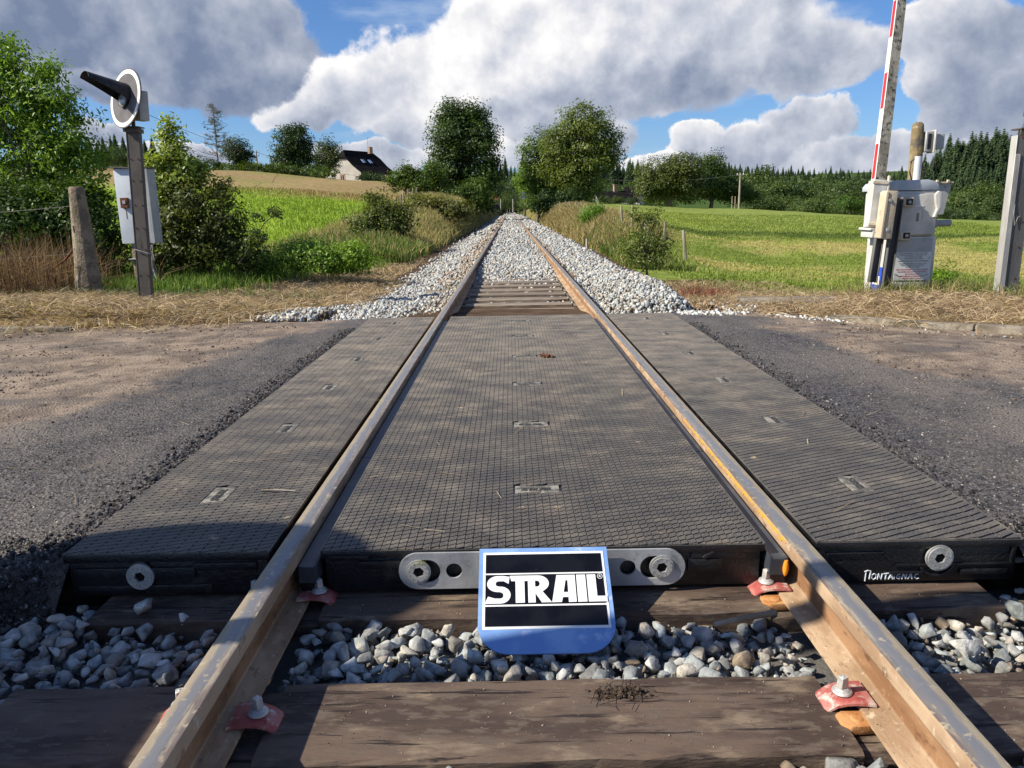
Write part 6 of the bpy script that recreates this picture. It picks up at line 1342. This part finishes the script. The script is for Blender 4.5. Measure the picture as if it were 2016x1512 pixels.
ptree('rowan_shrub', 1280, 14.2, [(1280, 430, 22, 24), (1262, 470, 40, 26), (1300, 480, 26, 30), (1275, 510, 46, 26), (1240, 500, 26, 20), (1255, 430, 14, 12), (1298, 410, 8, 10), (1245, 415, 7, 7)], 4200, .050, 'small thin leaved shrub on the right of the ballast in front of the green field', cat='bush', seed=27, r0=.025, tone=((.060, .085, .020), (.14, .17, .040)), clump=.075, nclump=170, aspect=.45, shell=.2, limbs=50)
ptree('broom_bush', 1170, 34, [(1168, 420, 20, 14), (1160, 425, 14, 14), (1178, 428, 12, 12)], 6000, .16, 'round bright green broom bush on the right bank', cat='bush', seed=28, r0=.03, tone=((.06, .12, .012), (.13, .22, .025)), clump=.16, aspect=.12, up=-.2)
ptree('meadow_weeds', 1660, 36, [(1650, 482, 26, 8), (1690, 487, 16, 6)], 2500, .09, 'patch of taller grey green weeds at the mown edge of the right field', cat='weeds', seed=29, r0=.01, tone=((.07, .09, .03), (.13, .15, .05)), clump=.12, limbs=3)
ptree('weed_bush', 1860, 10.2, [(1855, 550, 22, 26), (1870, 580, 26, 16)], 2300, .05, 'green weeds growing right of the barrier machine', cat='weeds', seed=30, r0=.01, tone=BRIGHT, clump=.06, limbs=8, aspect=.35)
# undergrowth on both banks
ptree('bank_scrub', 870, 40, [(850, 405, 40, 12), (880, 412, 40, 14), (820, 395, 20, 10), (910, 415, 24, 14)], 9000, .13, 'mixed scrub climbing the left bank below the tall dark tree', cat='bush', seed=32, r0=.02, tone=((.07, .08, .02), (.15, .15, .045)), clump=.2, limbs=5)

# conifers and broadleaf woods: a few kinds, copied
def conifer_mesh(seed, H, Rb, n=44, dark=((.026, .050, .022), (.070, .108, .042))):
    rg = np.random.default_rng(seed); V = []; F = []; C = []
    for k in range(n):
        z = H*(.06+.92*(k/n)); r = Rb*(1-(z/H)**1.5)+.10; m_ = int(19-9*k/n); a0 = rg.uniform(0, 6.28)
        for j in range(m_):
            a = a0+6.283*j/m_+rg.normal(0, .15); L = r*rg.uniform(.7, 1.15); w = L*.36+.12; tip = np.array((math.cos(a)*L, math.sin(a)*L, z-L*rg.uniform(.18, .42)))
            s = np.array((-math.sin(a), math.cos(a), 0))*w*.5; root = np.array((0, 0, z+.15)); mid = (root+tip)*.5+np.array((0, 0, .10*L))
            b = len(V); V += [root, mid+s*1.2-np.array((0, 0, .12)), tip, mid-s*1.2-np.array((0, 0, .12))]; F.append((b, b+1, b+2, b+3)); c = np.array(dark[0])+(np.array(dark[1])-dark[0])*rg.random(); C += [c]*4
            b = len(V); dz = np.array((0, 0, -.35*L)); V += [root+dz*.2, mid+dz+s, tip+dz*.6, mid+dz-s]; F.append((b, b+1, b+2, b+3)); C += [c*.9]*4
    V, F, C = np.array(V), np.array(F), np.array(C); me = np_mesh('needle_crown', V, F, MT['needle'], None, C); m = me.data; bpy.data.objects.remove(me); return m
def broad_mesh(seed, H, Wd, n, size, tone):
    rg = np.random.default_rng(seed); bl = [(rg.normal()*Wd*.25, rg.normal()*Wd*.25, H*rg.uniform(.4, .78), Wd*rg.uniform(.25, .42), Wd*rg.uniform(.25, .42), H*rg.uniform(.16, .26)) for _ in range(8)]
    V, F, C, _ = leafcloud(rg, bl, n, size, tone=tone, clump=size*1.8, nclump=n//28); o = np_mesh('leaf_crown', V, F, MT['leaf'], None, C); m = o.data; bpy.data.objects.remove(o); return m
mb = MB(); mb.tube([(0, 0, -1.5), (0, 0, 5)], [.30, .12], 6); o = mb.build('trunk', MT['bark'], None); TRK = o.data; bpy.data.objects.remove(o)
CONI = [conifer_mesh(s_, 17, 3.9) for s_ in (1, 2, 3)]; BRD = [broad_mesh(s_, 10, 9, 4200, .46, t_) for s_, t_ in ((4, ((.030, .052, .014), (.075, .105, .026))), (5, ((.042, .070, .018), (.095, .130, .032))), (6, ((.024, .046, .018), (.055, .084, .028))))]
def plant(me, name, x, y, z, s, label, group, rnd):
    o = bpy.data.objects.new(name, None); COL.objects.link(o); o.location = (x, y, z); tag(o, label, 'tree', group); sz = s*rnd.uniform(.88, 1.15); o.rotation_euler = (0, 0, rnd.uniform(0, 6.28)); o.scale = (s, s, sz)
    c = bpy.data.objects.new('crown', me); COL.objects.link(c); c.parent = o
    k = bpy.data.objects.new('trunk', TRK); COL.objects.link(k); k.parent = o; return o
rnd = random.Random(55)
def wood(u0, u1, vtop0, vtop1, Y0, Y1, n, meshes, name, label, group, h0, smin=.6, smax=1.5, drop=0):
    """a belt of trees between two bearings; each top reaches about the outline given at its bearing"""
    for k in range(n):
        f = (k+rnd.uniform(.1, .9))/n; u_ = u0+(u1-u0)*f; Y = rnd.uniform(Y0, Y1); top = at(u_, vtop0+(vtop1-vtop0)*f+rnd.uniform(-4, 9)+drop*rnd.random(), Y); z = max(gz(top.x, Y), -14)
        s = max(smin, min(smax, (top.z-z)/h0)); plant(rnd.choice(meshes), name, top.x, Y, top.z-h0*s, s, label, group, rnd)
# right hillside forest (rises to the right edge)
wood(1870, 2070, 270, 250, 205, 260, 34, CONI, 'fir_tree', 'tall dark fir on the right hillside near the grey signal post', 'firs on the right hillside', 17, .6, 1.7)
wood(1800, 1910, 316, 274, 215, 265, 24, CONI, 'fir_tree', 'dark fir on the lower skyline right of the barrier machine', 'firs right of the barrier machine', 17, .6, 1.6)
wood(1800, 2070, 338, 300, 180, 205, 26, CONI, 'fir_tree', 'fir in the second row below the skyline firs, right of the barrier', 'firs in the second row on the right', 17, .5, 1.4)
wood(1820, 2080, 372, 362, 150, 165, 16, BRD, 'forest_tree', 'rounded leafy tree at the foot of the right hillside', 'leafy trees at the foot of the right hillside', 10.3, .5, 1.6)
wood(1790, 2080, 402, 404, 138, 150, 15, BRD, 'forest_tree', 'low leafy tree along the far edge of the right field', 'low trees along the edge of the right field', 10.3, .3, 1.3)
# middle wood
wood(1480, 1720, 345, 358, 175, 200, 16, BRD, 'forest_tree', 'green leafy tree in the belt behind the right field', 'leafy trees behind the right field', 10.3, .5, 1.6)
wood(1470, 1830, 376, 396, 145, 170, 20, BRD, 'forest_tree', 'low green tree in front of the belt behind the right field', 'front row of trees behind the right field', 10.3, .35, 1.4)
wood(1420, 1720, 322, 334, 330, 410, 62, CONI, 'fir_tree', 'distant dark fir on the skyline above the middle wood', 'firs on the middle skyline', 17, .6, 1.7)
wood(1690, 1830, 344, 326, 320, 390, 34, CONI, 'fir_tree', 'distant fir on the lower skyline behind the boom', 'firs behind the boom', 17, .5, 1.4)
wood(1165, 1460, 316, 324, 340, 410, 56, CONI, 'fir_tree', 'distant dark fir on the skyline behind the farmhouse', 'firs behind the farmhouse', 17, .6, 1.8)
wood(1170, 1300, 350, 356, 190, 230, 12, BRD, 'forest_tree', 'dark leafy tree between the farmhouse and the distant firs', 'trees behind the farmhouse', 10.3, .5, 1.7)
wood(1150, 1240, 385, 385, 118, 126, 6, BRD, 'forest_tree', 'reddish shaded garden tree left of the farmhouse', 'garden trees beside the farmhouse', 10.3, .2, .5)
# end of the track
wood(955, 1040, 318, 312, 330, 380, 9, CONI, 'fir_tree', 'fir closing the view at the end of the track', 'firs at the end of the track', 17, .8, 2.2)
wood(940, 1060, 345, 350, 250, 290, 10, BRD, 'forest_tree', 'leafy tree closing the view at the end of the track', 'leafy trees at the end of the track', 10.3, .8, 2.2)
wood(960, 1050, 378, 378, 190, 215, 9, BRD, 'forest_tree', 'light green bush above the last visible rails', 'bushes above the last rails', 10.3, .3, .9)
# left skyline
wood(160, 300, 262, 268, 120, 150, 9, CONI, 'fir_tree', 'dark fir behind the left signal disc', 'firs behind the left signal', 17, .35, .8)
wood(170, 300, 290, 300, 95, 115, 7, BRD, 'forest_tree', 'dark leafy tree behind the cabinet on the left hill', 'trees behind the cabinet', 10.3, .3, .8)
wood(370, 540, 318, 318, 200, 240, 14, CONI, 'fir_tree', 'small distant fir along the left crest', 'small firs along the left crest', 17, .3, .9)
wood(480, 620, 318, 322, 180, 210, 10, BRD, 'forest_tree', 'small distant leafy tree along the left crest', 'small leafy trees along the left crest', 10.3, .3, .9)
wood(760, 850, 352, 340, 170, 190, 6, BRD, 'forest_tree', 'leafy tree behind the round bush near the white house', 'trees right of the white house', 10.3, .3, 1.0)
# the far wood that reads as one mass
rg = np.random.default_rng(66); Vs = []; Fs = []; Cs = []; b = 0
tv = np.empty(len(CONI[0].vertices)*3, np.float32); CONI[0].vertices.foreach_get('co', tv); tv = tv.reshape(-1, 3); nf = len(CONI[0].polygons); tf = np.arange(nf*4).reshape(-1, 4)
sel = np.arange(0, nf, 3); base_v = tv.reshape(-1, 4, 3)[sel].reshape(-1, 3); base_v = base_v*np.array((1.25, 1.25, 1)); bf = np.arange(len(sel)*4).reshape(-1, 4)
for k in range(420):
    u_ = rg.uniform(1150, 2080); Y = rg.uniform(380, 620); vt = np.interp(u_, [1150, 1300, 1480, 1700, 1800, 1900, 2080], [325, 330, 336, 352, 350, 318, 292])+rg.uniform(0, 30); p_ = at(u_, vt, Y); s = rg.uniform(.9, 1.7)
    a = rg.uniform(0, 6.28); Rm = np.array(((math.cos(a), -math.sin(a), 0), (math.sin(a), math.cos(a), 0), (0, 0, 1))); Vs.append(base_v @ Rm.T*s+np.array((p_.x, Y, p_.z-17*s))); Fs.append(bf+b); b += len(base_v); Cs.append(np.tile(np.array((.026, .050, .034))*rg.uniform(.7, 1.3), (len(base_v), 1)))  # bluish tone puts distance haze into the needle colour
o = np_mesh('distant_forest', np.concatenate(Vs), np.concatenate(Fs), MT['needle'], None, np.concatenate(Cs)); tag(o, 'far off dark conifer forest on the hills', 'forest', kind='stuff')

# ------------------------------------------------------------------ grass, straw, stalks (stuff)
def blades(name, x, y, h, w, lean, cols, seed, label, cat, zoff=0.0, flat=0.0, segs=2, mt=None):
    rg = np.random.default_rng(seed); n = len(x); z = np.maximum(ground_z(x, y), np.where((np.abs(x) > 1.45) & (y < kerb_y(x)+.1) & (y > 2.1), -.006-.012*np.clip(np.abs(x)-1.5, 0, 3), -99))+zoff+(vnoise(x, y, 3.0, 79, 2)-.4)*.05*(name == 'straw')*(y > kerb_y(x)+.1); a = rg.uniform(0, 2*np.pi, n); d = np.stack([np.cos(a), np.sin(a), 0*a], 1); sd = np.stack([-np.sin(a), np.cos(a), 0*a], 1)
    P0 = np.stack([x, y, z], 1); L = (h*lean)[:, None]*d; up = np.zeros((n, 3)); up[:, 2] = h*np.sqrt(np.clip(1-lean**2, .02, 1))
    sd = np.cross(rg.normal(size=(n, 3))*.5+np.array((0, -1, .6)), (L+up)/np.linalg.norm(L+up, axis=1)[:, None]); sd /= np.linalg.norm(sd, axis=1)[:, None]+1e-9; sd *= w[:, None]*.5
    P1 = P0+L*.35+up*.6; P2 = P0+L+up*(1-.25*lean)[:, None]
    V = np.stack([P0-sd, P0+sd, P1+sd*.8, P1-sd*.8, P2+sd*.15, P2-sd*.15], 1).reshape(-1, 3); b = np.arange(n)[:, None]*6
    F = np.concatenate([b+np.array([[0, 1, 2, 3]]), b+np.array([[3, 2, 4, 5]])]); o = np_mesh(name, V, F, mt or MT['blade'], None, np.repeat(cols, 6, 0)); tag(o, label, cat, kind='stuff'); return o
def pick(rg, n, x0, x1, y0, y1, f, p=1.0):
    X_, Y_ = [], []; got = 0
    for _ in range(30):
        x = rg.uniform(x0, x1, n); y = y0+(y1-y0)*rg.random(n)**p; k = rg.random(n) < f(x, y); X_.append(x[k]); Y_.append(y[k]); got += k.sum()
        if got >= n: break
    return np.concatenate(X_)[:n], np.concatenate(Y_)[:n]
rg = np.random.default_rng(101)
def cmix(rg, n, cols, var=.25):
    c = np.array(cols)[rg.integers(0, len(cols), n)]; return c*rg.uniform(1-var, 1+var, n)[:, None]
DRY = [(.45, .335, .20), (.37, .265, .155), (.58, .47, .32), (.26, .18, .11), (.32, .215, .125), (.16, .11, .07)]
onv = lambda x, y: verge_mask(x, y)*np.where(y > kerb_y(x)+.02, np.clip(.35+1.3*vnoise(x, y, 2.2, 77, 3)-.2, .15, 1), (.16*sst(-.55, 0, y-kerb_y(x)))*(vnoise(x, y, 2.0, 78, 2) > .42))*(np.abs(x) > 1.9)*np.clip(1.3-.8*((x < 0)*sst(3.0, 2.0, -x)), 0, 1)*np.where((x < 0) & (y < 9.4), sst(0, .35, (-x)-np.interp(y, [7.2, 8.0, 9.4], [2.45, 2.35, 2.1]))*.95+.05, 1)
x, y = pick(rg, 60000, -10, -1.6, 6.6, 14, lambda a, b: onv(a, b)*np.where(b < 10.9, 1, .5), 1.2)
blades('straw', x, y, rg.uniform(.05, .26, len(x)), rg.uniform(.003, .009, len(x)), np.clip(rg.normal(.92, .09, len(x)), .5, .995), cmix(rg, len(x), DRY), 1, 'dry cut straw covering the left verge', 'straw', .012)
x, y = pick(rg, 38000, 1.7, 9, 3.6, 11.5, onv, 1.0)
blades('straw', x, y, rg.uniform(.05, .18, len(x)), rg.uniform(.003, .007, len(x)), np.clip(rg.normal(.92, .09, len(x)), .5, .995), cmix(rg, len(x), DRY), 2, 'dry cut straw and grass on the right verge', 'straw', .012)
x, y = pick(rg, 9000, -4.8, -2.3, 12, 26, lambda a, b: verge_mask(a, b), 1.3)
blades('straw', x, y, rg.uniform(.06, .2, len(x)), rg.uniform(.006, .012, len(x)), np.clip(rg.normal(.8, .15, len(x)), .3, .99), cmix(rg, len(x), DRY), 3, 'dry straw along the left foot of the track', 'straw')
# upright dead stalks and tangled brown growth by the concrete post
x, y = pick(rg, 5200, -9.8, -5.3, 10.0, 11.6, lambda a, b: .6*(vnoise(a, b, 1.6, 88, 2) > .42)); blades('dead_stalks', x, y, rg.uniform(.25, 1.0, len(x)), rg.uniform(.004, .010, len(x)), np.clip(rg.normal(.45, .25, len(x)), .05, .95), cmix(rg, len(x), [(.20, .12, .065), (.30, .20, .11), (.12, .07, .04)]), 4, 'tangled brown dead stalks around the mossy concrete post', 'dead plants')
x, y = pick(rg, 1500, -6.8, -2.5, 9.8, 10.6, lambda a, b: .5+0*a); blades('grass_tufts', x, y, rg.uniform(.06, .22, len(x)), rg.uniform(.004, .009, len(x)), np.clip(rg.normal(.5, .2, len(x)), .05, .95), cmix(rg, len(x), [(.10, .17, .05), (.14, .20, .07)]), 5, 'pale green weeds sprouting at the back of the left verge', 'weeds')
# green tall grass behind the left verge and in front of the field
x, y = pick(rg, 30000, -9, -2.9, 10.7, 19, lambda a, b: np.clip(1-verge_mask(a, b), 0, 1)*sst(-2.6, -3.6, a+.0*b), 1.2)
blades('tall_grass', x, y, rg.uniform(.10, .34, len(x)), rg.uniform(.006, .014, len(x)), np.clip(rg.normal(.35, .18, len(x)), .02, .9), cmix(rg, len(x), [(.11, .20, .026), (.16, .26, .035), (.08, .15, .022), (.24, .28, .07)]), 6, 'lush green grass between the left verge and the field', 'grass')
# field grass
x, y = pick(rg, 60000, -26, -5.5, 15, 60, lambda a, b: (np.abs(a)/b < .75)*1.0, 1.6)
cf_ = ground_col(x, y)*rg.uniform(1.05, 1.5, len(x))[:, None]
blades('field_grass', x, y, rg.uniform(.06, .14, len(x))*(1+y/60), rg.uniform(.010, .02, len(x))*(1+y/25), np.clip(rg.normal(.35, .2, len(x)), .02, .9), cf_, 7, 'bright green meadow grass of the left field', 'grass')
x, y = pick(rg, 80000, 3.2, 34, 9.6, 60, lambda a, b: (np.abs(a)/b < .80)*np.clip(1-verge_mask(a, b), 0, 1), 1.7)
cf_ = ground_col(x, y)*rg.uniform(1.05, 1.5, len(x))[:, None]; tall = (y > 38.5)
blades('field_grass', x, y, np.where(tall, rg.uniform(.06, .13, len(x)), rg.uniform(.03, .09, len(x))), rg.uniform(.008, .016, len(x))*(1+y/25), np.clip(rg.normal(.45, .25, len(x)), .02, .95), cf_, 8, 'mown grass and long meadow grass of the right field', 'grass')
# grass banks beside the track
BK = [(.36, .28, .12), (.44, .35, .18), (.18, .20, .05), (.14, .19, .038), (.28, .24, .09)]
for sgn, lab, sd, n_ in ((-1, 'tall half dry grass on the left bank', 9, 42000), (1, 'tall golden grass on the right bank', 10, 42000)):
    x, y = pick(rg, n_, 2.35, 7.0, 17.5 if sgn > 0 else 19, 72, (lambda a, b: sst(2.5, 2.9, a)*np.where(b < 30, sst(4.3, 3.4, a), sst(6.5, 4.5, a))) if sgn > 0 else (lambda a, b: sst(2.5, 2.9, a)*sst(7.5, 4.5, a)), 1.5); x = x*sgn
    gold = BK[:2]+BK[4:] if sgn > 0 else BK
    c = cmix(rg, len(x), BK); c2 = cmix(rg, len(x), BK[:2]); f = sst(26, 34, y)*.8 if sgn > 0 else .25*np.ones(len(y)); use = rg.random(len(x)) < f; c = np.where(use[:, None], c2, c)
    c = np.where((y < 24)[:, None] & (rg.random(len(x)) < .6)[:, None], cmix(rg, len(x), [(.08, .14, .022), (.12, .18, .03)]), c)
    blades('bank_grass', x, y, rg.uniform(.25, .65, len(x))*((.35+.65*sst(17, 30, y)) if sgn > 0 else .85), rg.uniform(.008, .016, len(x))*(1+y/28), np.clip(rg.normal(.35, .18, len(x)), .02, .9), c, sd, lab, 'grass')
# tufts at posts and barrier, red weeds, brown heap on the right
x = rg.normal(4.45, .45, 2600); y = rg.normal(8.55, .16, 2600); blades('grass_tufts', x, y, rg.uniform(.06, .28, len(x)), rg.uniform(.003, .007, len(x)), np.clip(rg.normal(.4, .2, len(x)), .02, .9), cmix(rg, len(x), [(.42, .34, .17), (.30, .27, .10), (.14, .19, .05)]), 11, 'dry and green grass tufts at the foot of the barrier machine', 'grass')
x = rg.uniform(4.8, 7, 3200); y = rg.uniform(7.2, 9.6, 3200); blades('grass_tufts', x, y, rg.uniform(.06, .26, len(x)), rg.uniform(.003, .007, len(x)), np.clip(rg.normal(.45, .2, len(x)), .02, .9), cmix(rg, len(x), [(.40, .32, .16), (.13, .19, .04), (.10, .16, .03)]), 12, 'grass tufts around the grey signal post', 'grass')
x = rg.normal(2.52, .16, 420); y = rg.normal(10.6, .34, 420); blades('red_weeds', x, y, rg.uniform(.08, .26, len(x)), rg.uniform(.004, .008, len(x)), np.clip(rg.normal(.35, .2, len(x)), .02, .9), cmix(rg, len(x), [(.26, .075, .055), (.22, .06, .045), (.34, .20, .12)]), 13, 'small patch of red withered weeds right of the ballast heap', 'weeds')
x, y = pick(rg, 9000, 1.9, 4.6, 8.2, 14, lambda a, b: .7+0*a); blades('grass_tufts', x, y, rg.uniform(.04, .16, len(x)), rg.uniform(.004, .008, len(x)), np.clip(rg.normal(.75, .15, len(x)), .1, .98), cmix(rg, len(x), DRY+[(.12, .16, .04)]), 14, 'short dry grass between the ballast heap and the right field', 'grass')
# a few straws on the road and panels
x = np.concatenate([rg.uniform(-5, -1.5, 110), rg.normal(-2.9, .25, 90), rg.uniform(-1.4, 1.4, 60), rg.uniform(1.5, 4, 60)]); y = np.concatenate([rg.uniform(2.4, 7, 110), rg.normal(5.3, .15, 90), rg.uniform(2.2, 7.1, 60), rg.uniform(2.4, 6, 60)])
n = len(x); a = rg.uniform(0, 3.14, n); L = rg.uniform(.015, .07, n); zz = np.where(np.abs(x) < 1.42, .0015, -.006-.012*np.clip(np.abs(x)-1.5, 0, 3)); d = np.stack([np.cos(a), np.sin(a), 0*a], 1)*L[:, None]; s_ = np.stack([-np.sin(a), np.cos(a), 0*a], 1)*.0013; P0 = np.stack([x, y, zz], 1); up = np.array((0, 0, .004))
V = np.stack([P0-d-s_, P0-d+s_, P0+d+s_+up, P0+d-s_+up], 1).reshape(-1, 3); F = np.arange(4*n).reshape(-1, 4)
tag(np_mesh('loose_straw', V, F, MT['blade'], None, np.repeat(cmix(rg, n, DRY), 4, 0)), 'scattered straws blown over the road and the panels', 'straw', kind='stuff')
